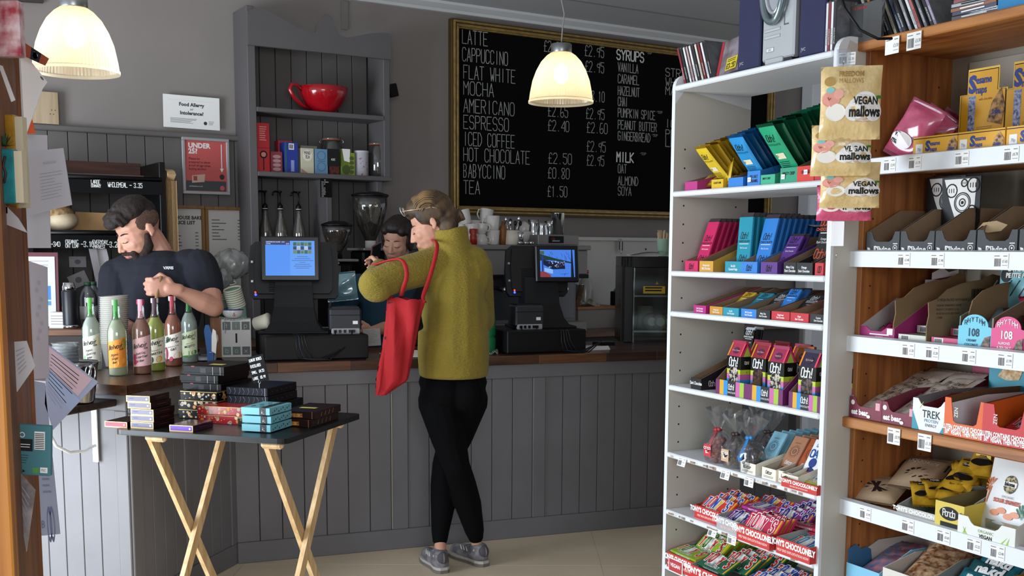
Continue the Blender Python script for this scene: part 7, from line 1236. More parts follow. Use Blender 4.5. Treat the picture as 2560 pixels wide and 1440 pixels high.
t=thing('wall_bracket_camera','small black device clamped to the right side of the dresser','camera',A.w(DX1+.012,-.16,2.36),A.yaw);m=MB();m.box(-.01,.012,-.01,.01,.0,.03,BLACKP,.003);m.T=Matrix.Rotation(rad(-14),4,'Y');m.box(.0,.055,-.03,.03,-.075,.0,BLACKP,.005);part('head',m,t);m=MB();m.tube([(.006,0,-.06),(.0,0,-.12),(.008,0,-.16),(-.004,0,-.20),(.006,0,-.24),(.002,0,-.27)],.006,BLACKP);part('cord',m,t)
# ---- bread rack at the left, with trays and price strips
RK=onA;u0=A.hv(60,420,-.42)[0];u1=A.hv(400,420,-.42)[0];t=thing('bread_rack','dark wooden bread rack with black chalked price strips','rack',A.w(0,0,0),A.yaw);DW=mat('#5a3322',.5,wood='x',dark='#2f1a11',ks=.1)
_,zt=A.hv(380,455,-.42);_,zm=A.hv(380,590,-.42)
m=MB();m.box(u1-.01,u1+.02,-.44,-.05,BZ,zt+.10,BLACKP,.003);m.box(u0,u0+.02,-.44,-.05,BZ,zt+.08,BLACKP);part('uprights',m,t)
for k,z in enumerate((zt,zm)):
    m=MB();m.prism([(-.43,z+.0),(-.05,z+.05),(-.05,z+.035),(-.43,z-.015)],u0+.02,u1-.01,'x',DW);m.box(u0+.02,u1-.01,-.06,-.05,z+.04,z+.115-.03*k,DW,.002);m.tube([(u0,-.435,z+.012),(u1,-.435,z+.012)],.013,BLACKP)
    for q in range(5):m.box(u0+.02,u1-.01,-.40+.07*q,-.39+.07*q,z+.004+.009*q,z+.012+.009*q,mat('#8a7268',.5))
    part('tray',m,t,'sloping slatted wooden tray')
    m=MB();m.box(u0,u1,-.447,-.44,z-.065,z+.0,BLACKM);part('price_strip',m,t)
m=MB()
def wr(s,px,py,h):u,z=A.hv(px,py,-.448);m.text(s,h,flat(-.448),INKW,u,z,w=h*.13,cond=.42)
wr('LARGE',228,459,.018);wr('GRANARY',228,468,.014);wr('WHOLEMEAL - 3.35',270,467,.022);wr('-340',128,616,.022);wr('ORGANIC',164,609,.018);wr('OAT LOAF',164,619,.017);wr('-3.10',203,617,.026);wr('EVERYDAY',232,610,.019);wr('HARVEST',234,621,.017);wr('-3.20',268,618,.026);part('chalk_writing',m,t)
z=zm+.022
t=thing('round_loaf','pale round loaf with a seeded top on the middle rack tray','bread',A.w(A.hv(148,580,-.33)[0],-.33,z-.008));m=MB();m.ball((0,0,.06),(.09,.085,.055),mat('#d2bfa0',.7,vary=.2,vs=15),n=24);part('crumb',m,t);m=MB();m.ball((-.01,0,.085),(.085,.082,.055),mat('#b8976c',.9,bump=1,bs=60,c2='#7a5c38',vs=40),n=24);part('seeded_crust',m,t)
m=MB();m.prism([(-.13,0),(.15,0),(.145,.09),(-.10,.095)],0,.05,'y',mat('#b08a5c',.8,vary=.1,vs=10));solo('paper_bread_bag',m,'flat brown paper bread bag on the middle rack tray','bag',A.w(A.hv(243,580,-.30)[0],-.30,z),A.yaw)
m=MB();m.ball((0,0,.02),(.05,.04,.03),CELLO,n=14);m.ball((0,0,.02),(.04,.03,.02),mat('#cfcac0',.5),n=12);solo('wrapped_roll',m,'small wrapped roll beside the brown bread bag','bread',A.w(A.hv(292,582,-.30)[0],-.30,z))
m=MB();r=random.Random(9)
for k in range(9):x=.01*k;m.prism([(0,0),(.09,.01*r.uniform(-1,1)),(.085,-.38+r.uniform(-.02,.02)),(.0,-.40+r.uniform(-.02,.02))],x*.7,x*.7+.003,'x',mat(['#b89468','#a5805a','#c8a678'][k % 3],.8))
m.prism([(.02,.0),(.08,.01),(.05,.06),(.0,.05),(-.03,.03)],.01,.05,'x',mat('#c8a678',.8));bb=solo('hanging_paper_bags',m,'sheaf of brown paper bags hanging at the right end of the bread rack','bags',A.w(u1+.022,-.42,zt+.01),A.yaw);bb['kind']='stuff'
def notice(F,x0,y0,x1,y1,v,deco,lb,nm='notice',cat='notice',rz=0.,c=PAPER,th=.002):
    a,zt_=F.hv(x0,y0,v);b,_=F.hv(x1,y0,v);_,zb_=F.hv((x0+x1)/2,y1,v);w,h=b-a,zt_-zb_;m=MB();m.box(0,w,-th,0,0,h,c);deco(m,flat(-th-.0006),w,h);return solo(nm,m,lb,cat,F.w(a,v,zb_),(0,rz,F.yaw))
def allergy(m,mp,w,h):m.text('Food Allergy',h*.105,mp,mat('#2a3338'),w/2,h*.68,al='c',kind='b',cond=.62,bold=.035);m.text('or',h*.085,mp,mat('#2a3338'),w/2,h*.555,al='c',kind='b',cond=.62);m.text('Intolerance?',h*.105,mp,mat('#2a3338'),w/2,h*.42,al='c',kind='b',cond=.62,bold=.035);m.lines(w*.12,w*.62,h*.14,h*.30,5,mat('#8a8a8a'),mp,.4);m.disc(w*.74,h*.19,h*.055,mat('#3a3a3a'),mp);m.lines(w*.80,w*.9,h*.13,h*.26,4,mat('#9a9a9a'),mp,.4);m.rect(w*.1,w*.9,h*.85,h*.853,mat('#bbbbbb'),mp)
notice(A,406,234,547,321,-.03,allergy,'white food allergy or intolerance notice on the wall above the dado rail',rz=rad(.5))
def picframe(x0,y0,x1,y1,v,fw,fc,deco,lb,paper=PAPER):
    a,zt_=A.hv(x0,y0,v);b,_=A.hv(x1,y0,v);_,zb_=A.hv((x0+x1)/2,y1,v);w,h=b-a,zt_-zb_;t=thing('framed_notice',lb,'notice',A.w(a,v,zb_),A.yaw);m=MB();frame_bars(m,0,w,0,h,fw,-.018,0,fc);part('frame',m,t);m=MB();m.box(fw*.9,w-fw*.9,-.006,0,fw*.9,h-fw*.9,paper);deco(m,flat(-.0068),w,h);part('poster',m,t)
SAL=mat('#cd5c5a',.5)
def u25(m,mp,w,h):
    x=w*.14;m.text('UNDER',h*.085,mp,INKW,x,h*.82,kind='b',cond=.60,bold=.04);m.text('25?',h*.085,mp,INKW,x,h*.72,kind='b',cond=.62,bold=.04)
    for i,s in enumerate(('Please be','prepared to show','proof of age when','buying alcohol')):m.text(s,h*.040,mp,mat('#6a2a2c'),x,h*.61-h*.06*i,kind='b',cond=.58,bold=.02)
    m.rect(w*.075,w*.925,h*.06,h*.24,mat('#44464a',.5),mp);q=flat(-.0074);m.rect(w*.83,w*.85,h*.47,h*.90,INKW,q);m.poly([q(w*.80,h*.47),q(w*.84,h*.40),q(w*.88,h*.47)],INKW);m.disc(w*.84,h*.32,w*.055,mat('#3a2a2c'),q);m.disc(w*.84,h*.12,w*.05,mat('#cd5c6a'),q);m.poly([q(w*.20,h*.20),q(w*.46,h*.22),q(w*.48,h*.36),q(w*.2,h*.33)],mat('#d8b8a8'));m.rect(w*.23,w*.31,h*.24,h*.32,mat('#b04a44'),flat(-.0080));m.text('drinkaware.co.uk',h*.025,q,INKW,x,h*.13,kind='b',cond=.6)
picframe(452,342,570,486,-.03,.016,mat('#c9cacc',.3,.6),u25,'silver framed salmon under twenty five age check poster',SAL)
def plist(ttl):
    def f(m,mp,w,h):
        if ttl:m.text('CROSS HOUSE BAKERY',h*.034,mp,INK,w*.5,h*.86,al='c',kind='b',cond=.58,bold=.03);m.text('PRICE LIST',h*.034,mp,INK,w*.5,h*.81,al='c',kind='b',cond=.6,bold=.03)
        r=random.Random(3 if ttl else 8);n=14 if ttl else 7;z0=.72 if ttl else .86
        for i in range(n):m.rect(w*.16,w*r.uniform(.3,.5),h*(z0-.033*i),h*(z0-.033*i+.010),mat('#6a6a6a'),mp);m.rect(w*.76,w*.84,h*(z0-.033*i),h*(z0-.033*i+.010),mat('#6a6a6a'),mp)
    return f
OAK=mat('#9c7440',.5,wood='z',dark='#7a5628',ks=.1)
picframe(408,512,509,760,-.03,.018,OAK,plist(True),'oak framed bakery price list, left of the pair',mat('#cfccc6',.6));picframe(510,516,617,760,-.03,.018,OAK,plist(False),'oak framed sparse price list, right of the pair',mat('#cfccc6',.6))
for x0,y0,x1,y1,rz,lb in ((172,641,215,668,.0,'small white card with a scribbled logo below the bread rack'),(181,690,228,724,-.4,'tilted rounded white card with a grey crest below the rack')):notice(A,x0,y0,x1,y1,-.045,lambda m,mp,w,h:m.disc(w/2,h/2,w*.18,mat('#8a8a90'),mp,rz=h*.22),lb,'business_card','card',rz,mat('#cfccd0',.6))
m=MB();m.prism([(0,.0),(.055,.02),(.06,.16),(.05,.21),(.0,.23),(-.0,.2)],0,.002,'y',mat('#c6c2c4',.6));m.prism([(0,.23),(.03,.0),(.0,.0),(-.035,.21)],-.012,-.010,'y',mat('#aaa6aa',.6));solo('folded_card',m,'folded white card standing behind the young man','card',aty(243,725,5.5),.5)
LZ=1.03;m=MB();m.box(-.40,.42,0,.28,-.03,0,mat('#7a5034',.5,wood='x',dark='#4a2c1a',ks=.1),.003);m.box(-.40,.42,.01,.28,-LZ,-.03,mat('#3a3432',.7));lq=aty(160,842,5.05);solo('side_cabinet',m,'wooden topped side cabinet behind the bottles carrying the black flask','cabinet',(lq.x,lq.y,LZ),.12)
def onL(px,Y):q=aty(px,800,Y);return Vector((q.x,Y,LZ+.0005))
t=thing('vacuum_flask','black vacuum flask with a steel cap on the side cabinet','flask',onL(176,5.12));m=MB();m.lathe([(.001,0),(.033,0),(.034,.02),(.034,.17),(.030,.178)],mat('#15171d',.4),n=26);m.lathe([(.0345,.0),(.0345,.016)],CHROME,n=26);part('body',m,t);m=MB();m.lathe([(.030,.176),(.030,.195),(.027,.198),(.026,.212),(.001,.213)],CHROME,n=26);part('cap',m,t,'steel cap')
for px,Y,lb in ((222,5.2,'nearer dark plastic bottle with a white label beside the flask'),(236,5.28,'farther dark plastic bottle with a green cap')):
    m=MB();m.lathe([(.001,0),(.036,0),(.038,.01),(.038,.14),(.030,.17),(.014,.19),(.014,.20)],clear('#70757c',.2,.1,.5),n=24);m.lathe([(.0385,.04),(.0385,.10)],mat('#b8b4b4',.6),n=24);m.lathe([(.016,.195),(.016,.212),(.001,.213)],mat('#1c4a34',.5),n=18);solo('drinks_bottle',m,lb,'bottle',onL(px,Y),0,'dark bottles on the side cabinet')
m=MB();m.box(0,.11,0,.06,0,.075,mat('#d8d4cc',.6),.002);m.lines(.01,.10,.01,.06,4,mat('#8a8a8a'),flat(-.0006),.3);m.box(.06,.10,.0,.03,.075,.11,mat('#c8502c',.5),.008);solo('small_white_box',m,'small white box with an orange lid showing above, left on the side cabinet','box',onL(122,5.1))
m=MB();m.box(0,.13,0,.006,0,.27,mat('#5a1c28',.5),.004);m.box(.006,.118,-.004,0,.004,.255,mat('#c8c8d4',.6));m.rect(.055,.10,.10,.15,mat('#3a78b8'),flat(-.0046));m.rect(.055,.10,.08,.095,mat('#4a88c0'),flat(-.0046));m.lines(.02,.1,.17,.24,5,mat('#9a9aa4'),flat(-.0046),.2);solo('clipboard',m,'dark red clipboard holding a printed sheet','clipboard',onL(64,5.14),(rad(-4),0,.2)).scale=(1.15,1,1.3)
def lump(label,c,r,seed,mt,nm='plastic_bag',cat='bag',squash=(1,1,1)):
    m=MB();rr=random.Random(seed);ph=[rr.uniform(0,6) for _ in range(9)];n=40
    def f(a,b):
        th=2*PI*a;fi=PI*(b-.5);k=r*(1+.16*abs(math.sin(2*th+ph[0]+fi))+.10*abs(math.sin(4*th+ph[1]-2*fi))-.09*abs(math.sin(5*th+4*fi+ph[2]))-.05*abs(math.sin(11*th-7*fi))-.03*abs(math.sin(19*fi+13*th)));return (k*math.cos(fi)*math.cos(th)*squash[0],k*math.cos(fi)*math.sin(th)*squash[1],k*math.sin(fi)*squash[2])
    m.grid(f,n,26,mt);return solo(nm,m,label,cat,c)
lump('crumpled clear plastic bag above the paper cups',aty(578,660,5.35),.072,3,clear('#c8cac8',.16,.25,.32),squash=(1.15,.8,.9));lump('smaller crumpled clear bag beside the young man',aty(553,700,5.25),.05,8,clear('#c8cac8',.16,.25,.32))
m=MB();m.lathe([(.001,0),(.04,0),(.042,.14),(.001,.141)],STEEL,n=24);solo('steel_canister',m,'steel canister in shadow behind the tip box','canister',Vector((aty(545,860,5.35).x,5.35,CZ)))
m=MB();frame_bars(m,0,.30,0,.24,.02,-.02,0,mat('#3a3432',.5));m.box(.015,.285,-.006,0,.015,.225,mat('#cfd0d2',.6));u,z=A.hv(108,12,-.01);solo('picture_frame',m,'dark edged picture frame cut off at the top of the wall','picture',A.w(u-.30,-.01,z-.01),(0,rad(-3),A.yaw))
m=MB();m.box(0,.16,-.012,0,0,.16,mat('#b8a488',.6,wood='z',dark='#a08a6a',ks=.1));[m.disc(.12+.008*i,.05+.02*(i % 2),.003,mat('#5a4030'),flat(-.0126),8) for i in range(4)];u,z=A.hv(62,305,-.03);solo('wooden_plaque',m,'pale wooden plaque standing on the dado rail at the left','plaque',A.w(u,-.032,2.031),A.yaw)
# ================================================================ PEOPLE
def blob(name,mb,parent,vox,it=3,label=None):
    o=part(name,mb,parent,label);r=o.modifiers.new('r','REMESH');r.mode='VOXEL';r.voxel_size=vox;r.use_smooth_shade=True
    s=o.modifiers.new('s','SMOOTH');s.factor=.5;s.iterations=it;return o
def basis(f,u,c,s=1.):
    f=Vector(f).normalized();u=Vector(u);u=(u-f*u.dot(f)).normalized();y=-f;x=y.cross(u)
    return Matrix.Translation(c) @ Matrix(((x.x,y.x,u.x,0),(x.y,y.y,u.y,0),(x.z,y.z,u.z,0),(0,0,0,1))) @ Matrix.Scale(s,4)
def head(m,S,M,fem=True):
    """skull, jaw, nose, lips, ears and lids around a head centre; face towards -y"""
    m.T=M;B=m.ball;j=.047 if fem else .053;c=1 if fem else 1.06
    B((0,.015,.035),(.072,.092,.088),S);B((0,-.028,-.026),(.061*c,.066,.076),S);B((0,-.034,-.060),(.048*c,.052,.052),S);B((0,-.072,-.093),(.019,.017,.016),S)
    for s in (-1,1):
        m.cap((s*(j-.006),-.014,-.050),.014,(s*.013,-.064,-.092),.016,S);B((s*.034,-.057,-.024),(.024,.021,.024),S)
        B((s*.0295,-.0735,.0005),(.0145,.0098,.0092),S);B((s*.0745,.018,-.002),(.0050,.015,.025),S,Matrix.Rotation(s*-.3,3,'Z'));B((s*.0775,.021,.008),(.003,.012,.013),S);B((s*.072,.012,-.022),(.006,.008,.010),S);B((s*.0100,-.0975,-.034),(.0075,.0095,.0070),S)
    m.cap((0,-.081,.014),.0085,(0,-.105,-.028),.0098,S);B((0,-.1065,-.030),(.0105,.010,.0085),S);B((0,-.083,-.060),(.023,.013,.017),S)
    B((0,-.0945,-.0575),(.019,.0065,.005),S);B((0,-.0925,-.067),(.016,.0068,.0055),S);m.T=None
def fsurf(x,z):return min([cy-ry*math.sqrt(q) for cy,ry,q in ((-.028,.066,1-(x/.061)**2-((z+.026)/.076)**2),(.015,.092,1-(x/.072)**2-((z-.035)/.088)**2)) if q> 0])
def face_bits(t,M,hairc,lipc,fem=True,brow=.0032):
    m=MB();m.T=M;D=mat('#1c1412',.6)
    for s in (-1,1):m.tube([(s*(.018+.0040*i),min(fsurf(.018+.004*i,-.004),-.0815+.0011*(i-3)**2*.3)-.0006,-.0035-.0040*math.sin(PI*i/6)) for i in range(7)],.0012,D,6)
    part('eyelashes',m,t,'dark lashes of lowered eyes')
    m=MB();m.T=M
    for s in (-1,1):m.tube([(s*(.012+.0048*i),fsurf(.012+.0048*i,.022)-.0002,.0205+.0045*math.sin(PI*(i+1)/7)) for i in range(7)],[brow*.7,brow,brow,brow,brow*.8,brow*.6,brow*.35],mat(hairc,.9),6,flat=.6)
    part('eyebrows',m,t)
    m=MB();m.T=M;m.ball((0,-.0955,-.0575),(.0190,.0060,.0036),mat(lipc,.45));m.ball((0,-.0935,-.0650),(.0165,.0068,.0044),mat(lipc,.45));part('lips',m,t)
def hand(m,S,P,fd,td,curl=(20,30,20),s=1.,spread=.0,tc=.3):
    """wrist P, finger direction fd, thumb side td; fingers curl away from the back of the hand"""
    y=Vector(fd).normalized();x=Vector(td);x=(x-y*x.dot(y)).normalized();z=x.cross(y)
    if s< 0:z=-z
    a=abs(s);L_=lambda p:Vector(P)+(x*p[0]+y*p[1]+z*p[2])*a
    R3=Matrix((x,y,z)).transposed();m.ball(L_((0,.048,0)),(.038*a,.050*a,.0145*a),S,R3);m.cap(L_((0,-.02,0)),.024*a,L_((0,.02,0)),.024*a,S)
    for k,(bx,ln) in enumerate(((.028,.070),(.0095,.078),(-.0095,.072),(-.0275,.057))):
        p=(bx,.086-.004*abs(k-1),0);ang=0;d0=spread*(1.5-k)
        for q,fr_ in enumerate((.45,.32,.25)):
            ang +=rad(curl[q]);n_=(p[0]+d0*ln*fr_,p[1]+ln*fr_*math.cos(ang),p[2]-ln*fr_*math.sin(ang));m.cap(L_(p),(.0088-.0007*q)*a,L_(n_),(.0082-.0008*q)*a,S,10);p=n_
    b=(.032,.022,-.004);c=(.050,.050,-.014-.01*tc);d=(.050-.03*tc,.080,-.020-.03*tc);m.cap(L_((.015,.01,0)),.015*a,L_(b),.014*a,S,10);m.cap(L_(b),.0115*a,L_(c),.0105*a,S,10);m.cap(L_(c),.0100*a,L_(d),.0085*a,S,10)
def limb(m,S,pts):[m.cap(a[0],a[1],b[0],b[1],S) for a,b in zip(pts,pts[1:])]
def strands(m,H,M,n,f,r=.0035,seed=1):
    m.T=M;rr=random.Random(seed)
    for k in range(n):m.tube(f(k/n,rr),[r*.5,r,r,r*.8,r*.35] if 1 else r,H,5)
    m.T=None
SK1=mat('#c9937c',.55,sss=.12,bump=.1,bs=200);SK2=mat('#c48f79',.55,sss=.12,bump=.1,bs=200);SK3=mat('#d8a48c',.55,sss=.12,bump=.1,bs=200)
# ---------------- customer in the mustard fleece
D0=4.78;P=lambda x,y,Y=D0:aty(x,y,Y)
gz=Vector((P(1140,1400).x,D0,0));t=thing('person','woman in mustard fleece and black leggings at the counter, red tote on her arm','person',(0,0,0))
hm=basis((-.88,.04,-.45),(-.42,.0,.9),P(1078,560),1.0)
m=MB();head(m,SK1,hm);sh=P(1085,655,4.74);el=P(935,712,4.56);wr_=P(950,672,4.86)
m.cap(hm @ Vector((0,.03,-.05)),.050,P(1122,630),.050,SK1)
limb(m,SK1,[(P(1130,640),.05),(sh,.045),(el,.038),(wr_,.026)]);hand(m,SK1,wr_,(-.18,.85,.30),(-.3,-.2,.9),(40,50,40),-.92)
rsh=P(1192,672,4.79);rel=P(1203,800,4.95);rwr=P(1120,780,5.10);limb(m,SK1,[(P(1130,640),.05),(rsh,.045),(rel,.038),(rwr,.026)]);hand(m,SK1,rwr,(-.8,.5,.2),(0,0,1),(30,40,30),.95)
hipz=P(1135,960).z;la=P(1193,1372,4.82);lb_=P(1101,1375,4.72)
limb(m,SK1,[(P(1128,660,4.80),.07),(P(1135,950,4.81),.08)]);LA=[(P(1098,1005,4.76),.095),(P(1120,1090,4.72),.078),(P(1141,1165,4.70),.060),(P(1158,1215,4.74),.060),(P(1170,1260,4.77),.060),(P(1186,1325,4.80),.044),(P(1189,1340,4.81),.036)];LB=[(P(1168,1000,4.80),.094),(P(1142,1085,4.82),.076),(P(1113,1160,4.83),.058),(P(1108,1215,4.82),.058),(P(1107,1265,4.80),.055),(P(1101,1325,4.76),.041),(P(1100,1347,4.745),.035)]
for q_,f_ in ((LA,la),(LB,lb_)):limb(m,SK1,[(P(1135,950,4.81),.06)]+[(a,b-.022 if i< 6 else .025) for i,(a,b) in enumerate(q_)]+[(f_,.027),(f_+Vector((0,-.01,-.03)),.028)])
blob('body',m,t,.004,4);face_bits(t,hm,'#4a3524','#b86c62')
FLC=mat('#93802d',.95,vary=.12,vs=9,bump=.9,bs=95,bd=.007,bsc=(1,1,2.2),sheen=.06,fold=5)
m=MB();B=m.ball
B(P(1142,690,4.78),(.150,.105,.125),FLC);B(P(1140,790,4.79),(.152,.110,.15),FLC);B(P(1136,870,4.80),(.150,.115,.11),FLC);m.cap(P(1138,700),.13,P(1136,880),.142,FLC);B(P(1190,672,4.80),(.062,.07,.07),FLC);B(P(1100,655,4.75),(.07,.07,.055),FLC);B(P(1165,640,4.79),(.095,.07,.05),FLC)
m.lathe([(.14,0),(.152,.012),(.158,.10),(.155,.2),(.001,.25)],FLC,c=P(1134,938,4.80)+Vector((0,0,-.006)),n=30)
limb(m,FLC,[(sh+Vector((.02,0,-.01)),.078),(sh+(el-sh)*.5,.074),(el,.066),(el+(wr_-el)*.5,.054),(wr_+(wr_-el)*.02,.044)]);B(el+Vector((.01,.0,-.012)),(.070,.06,.062),FLC)
limb(m,FLC,[(rsh,.070),(rel,.062),(rwr+Vector((.03,0,0)),.044)])
m.T=Matrix.Translation(P(1133,632)) @ Matrix.Rotation(rad(-10),4,'Y');m.lathe([(.001,-.06),(.105,-.05),(.088,0),(.078,.05),(.080,.098),(.072,.108),(.060,.100),(.054,.05),(.001,.03)],FLC,n=36);m.T=None;m.cap(P(1090,640,4.76),.05,P(1062,622,4.80),.030,FLC);blob('fleece',m,t,.0065,4,'mustard high collared fleece')
BLK=mat('#050507',.85,bump=.2,bs=150,spec=.12);m=MB();B=m.ball
B(P(1132,955,4.80),(.152,.118,.10),BLK);B(P(1100,1000,4.78),(.095,.10,.12),BLK);B(P(1165,995,4.80),(.093,.10,.12),BLK);B(P(1110,985,4.72),(.085,.07,.085),BLK);B(P(1165,985,4.73),(.085,.07,.085),BLK)
limb(m,BLK,LA);limb(m,BLK,LB);blob('leggings',m,t,.0055,4,'black leggings')
SH1=mat('#8f8b8c',.8,c2='#5a5660',vs=25);SH2=mat('#4f4b50',.85);SOL=mat('#6f6a64',.8)
for k,(ak,yaw) in enumerate(((lb_+Vector((-.006,0,0)),rad(24)),(la,rad(40)))):
    M_=Matrix.Translation((ak.x,ak.y,0)) @ Matrix.Rotation(yaw,4,'Z');m=MB();m.T=M_
    m.cap((0,-.025,.045),.036,(0,.05,.045),.038,SH1);m.cap((0,.05,.04),.038,(0.004,.16,.034),.030,SH1);m.cap((0,-.028,.055),.030,(0,.0,.072),.036,SH1);m.ball((0,-.01,.085),(.036,.045,.014),SH1);o=blob('shoe',m,t,.0045,3,'grey running shoe')
    m=MB();m.T=M_;sp=[(a*.92,b) for a,b in [(-.018,-.064),(.018,-.064),(.034,-.050),(.040,-.025),(.035,.03),(.040,.07),(.045,.11),(.042,.15),(.030,.185),(.012,.198),(-.012,.198),(-.030,.185),(-.042,.15),(-.045,.11),(-.040,.07),(-.035,.03),(-.040,-.025),(-.034,-.050)]];m.prism(sp,.001,.014,'z',SOL);m.prism([(a*.97,b*.985) for a,b in sp],.014,.026,'z',mat('#b5b0aa',.7));part('sole',m,o)
    m=MB();m.T=M_;m.ball((0,-.047,.065),(.026,.020,.030),SH2);m.ball((0,-.050,.066),(.006,.020,.026),mat('#77727a',.7));part('heel_counter',m,o,'darker padded heel')
    for s in (-1,1):
        for i in range(3):m=MB();m.T=M_;m.tube([(s*.034,.03+.02*i,.058),(s*.026,.05+.02*i,.074)],.003,mat('#d0ccc8',.6),6);part('side_stripe',m,o)
    m=MB();m.T=M_;m.lathe([(.034,.066),(.033,.084),(.031,.092),(.029,.092)],mat('#c9c6c4',.9),c=(0,-.006,0),n=20);part('sock',m,t,'low pale sock')
HR=mat('#5f4930',.6,c2='#2f2118',vs=18,bump=.6,bs=60,bsc=(1,1,.2));HL=mat('#8f7146',.55,c2='#4a3624',vs=14)
m=MB();m.T=hm;m.ball((0,.030,.045),(.083,.096,.090),HR);m.ball((0,.085,.0),(.060,.040,.060),HR);m.ball((0,-.012,.082),(.070,.075,.052),HR);m.cap((0,.10,.0),.030,(0,.118,-.025),.024,HR);m.ball((0,.120,-.022),(.030,.024,.026),HR)
for s in (-1,1):m.ball((s*.064,.015,.048),(.018,.06,.05),HR);m.ball((s*.055,.065,-.04),(.025,.04,.035),HR)
o=blob('hair',m,t,.005,7,'brown blonde hair pinned up in a bun')
def up_(k,r):a=-1.35+2.7*k+r.uniform(-.08,.08);return [(.086*math.sin(a),.018+.104*math.cos(a)*math.sin(-.95+.55*q),.047+.095*math.cos(a)*math.cos(-.95+.55*q)+.0*q) for q in range(5)]
m=MB();strands(m,HL,hm,60,up_,.0034,3);strands(m,HL,hm,16,lambda k,r:[(.024*math.cos(2*PI*k+q*.5),.120+.005*q+.008*math.sin(q),-.022+.024*math.sin(2*PI*k+q*.5)) for q in range(5)],.005,5);part('hair_strands',m,o,'lighter streaks')
m=MB();m.T=hm
for s in (-1,1):m.tube([(s*.070,-.078,.098),(s*.080,-.02,.078),(s*.082,.045,.056),(s*.080,.062,.040)],.0022,mat('#c9a98c',.3,.5),6);m.tube([(s*.012+.030*s*(1+math.cos(a)),-.082-.002*math.cos(a),.098+.021*math.sin(a)) for a in [2*PI*i/18 for i in range(18)]],.0020,mat('#d8cfc4',.3,.4),6,True)
m.tube([(-.012,-.083,.100),(0,-.086,.104),(.012,-.083,.100)],.002,mat('#d8cfc4',.3,.4),6);solo('eyeglasses',m,'thin framed glasses pushed up on the hair of the fleece customer','glasses')
m=MB();q=P(938,640,4.93);m.T=Matrix.Translation(q) @ Euler((rad(20),rad(-18),rad(60))).to_matrix().to_4x4();m.box(-.036,.036,-.004,.004,-.06,.06,mat('#4a3030',.3),.003);m.box(-.033,.033,-.0046,-.004,-.055,.055,BLACKP);solo('phone',m,'dark phone held up in the hand of the fleece customer','phone')
RD=mat('#b01a22',.85,bump=.4,bs=90,fold=9);t2=thing('tote_bag','red cloth tote bag with black print hanging from the arm of the fleece customer','bag')
def rowpt(a,b):
    """a 0..1 around, b 0 bottom..1 top"""
    L_=[(940,986),(942,950),(958,870),(966,800),(969,742)];R_=[(968,985),(1018,950),(1032,880),(1050,790),(1064,752)]
    i=min(3,int(b*4));f_=b*4-i;lx=L_[i][0]+(L_[i+1][0]-L_[i][0])*f_;ly=L_[i][1]+(L_[i+1][1]-L_[i][1])*f_;rx=R_[i][0]+(R_[i+1][0]-R_[i][0])*f_;ry=R_[i][1]+(R_[i+1][1]-R_[i][1])*f_
    an=2*PI*a;c=.5-.5*math.cos(an);pq=P(lx+(rx-lx)*c,ly+(ry-ly)*c,4.60);th=.040*(.5+.7*math.sin(PI*min(1,b*.8+.15)))
    return pq+Vector((.004*math.sin(9*an+7*b),th*math.sin(an)*-1+.008*math.sin(5*an+b*8)+.006*math.sin(13*b+3*an),.004*math.sin(7*an)))
m=MB();m.grid(rowpt,48,30,RD);m.add([rowpt(i/48,0) for i in range(48)],[list(range(48))],RD);part('cloth',m,t2)
m=MB()
for b0,b1,a0,a1 in ((.09,.18,.96,1.06),(.22,.27,.97,1.05),(.30,.36,.96,1.05),(.40,.50,.97,1.03),(.56,.60,1.0,1.06),(.93,.95,1.08,1.14)):m=MB();pp=[rowpt(a % 1,b)+Vector((-.0015,-.002,0)) for a,b in ((a0,b0),(a1,b0+.02),(a1,b1),(a0,b1))];m.add(pp,[(0,1,2,3)],INK);part('black_print',m,t2)
RS=mat('#b81c24',.8)
for k,pts in enumerate(([(1062,756,4.60),(1058,740,4.615),(1072,700,4.615),(1084,660,4.625),(1092,625,4.64),(1092,608,4.675),(1082,601,4.73),(1068,610,4.80),(1056,640,4.83)],[(1002,742,4.60),(1010,716,4.51),(1017,690,4.50),(1013,662,4.51),(1000,648,4.56),(975,650,4.60),(946,659,4.66),(933,662,4.72),(930,668,4.80)])):
    p_=[P(*q) for q in pts];sm=[]
    for i in range(len(p_)-1):
        a,b,c,d=p_[max(0,i-1)],p_[i],p_[i+1],p_[min(len(p_)-1,i+2)]
        for q in range(5):x=q/5;sm.append(.5*((2*b)+(c-a)*x+(2*a-5*b+4*c-d)*x*x+(3*b-a-3*c+d)*x**3))
    sm.append(p_[-1]);m=MB();m.tube(sm,.0095,RS,8,flat=.45);part('strap',m,t2)
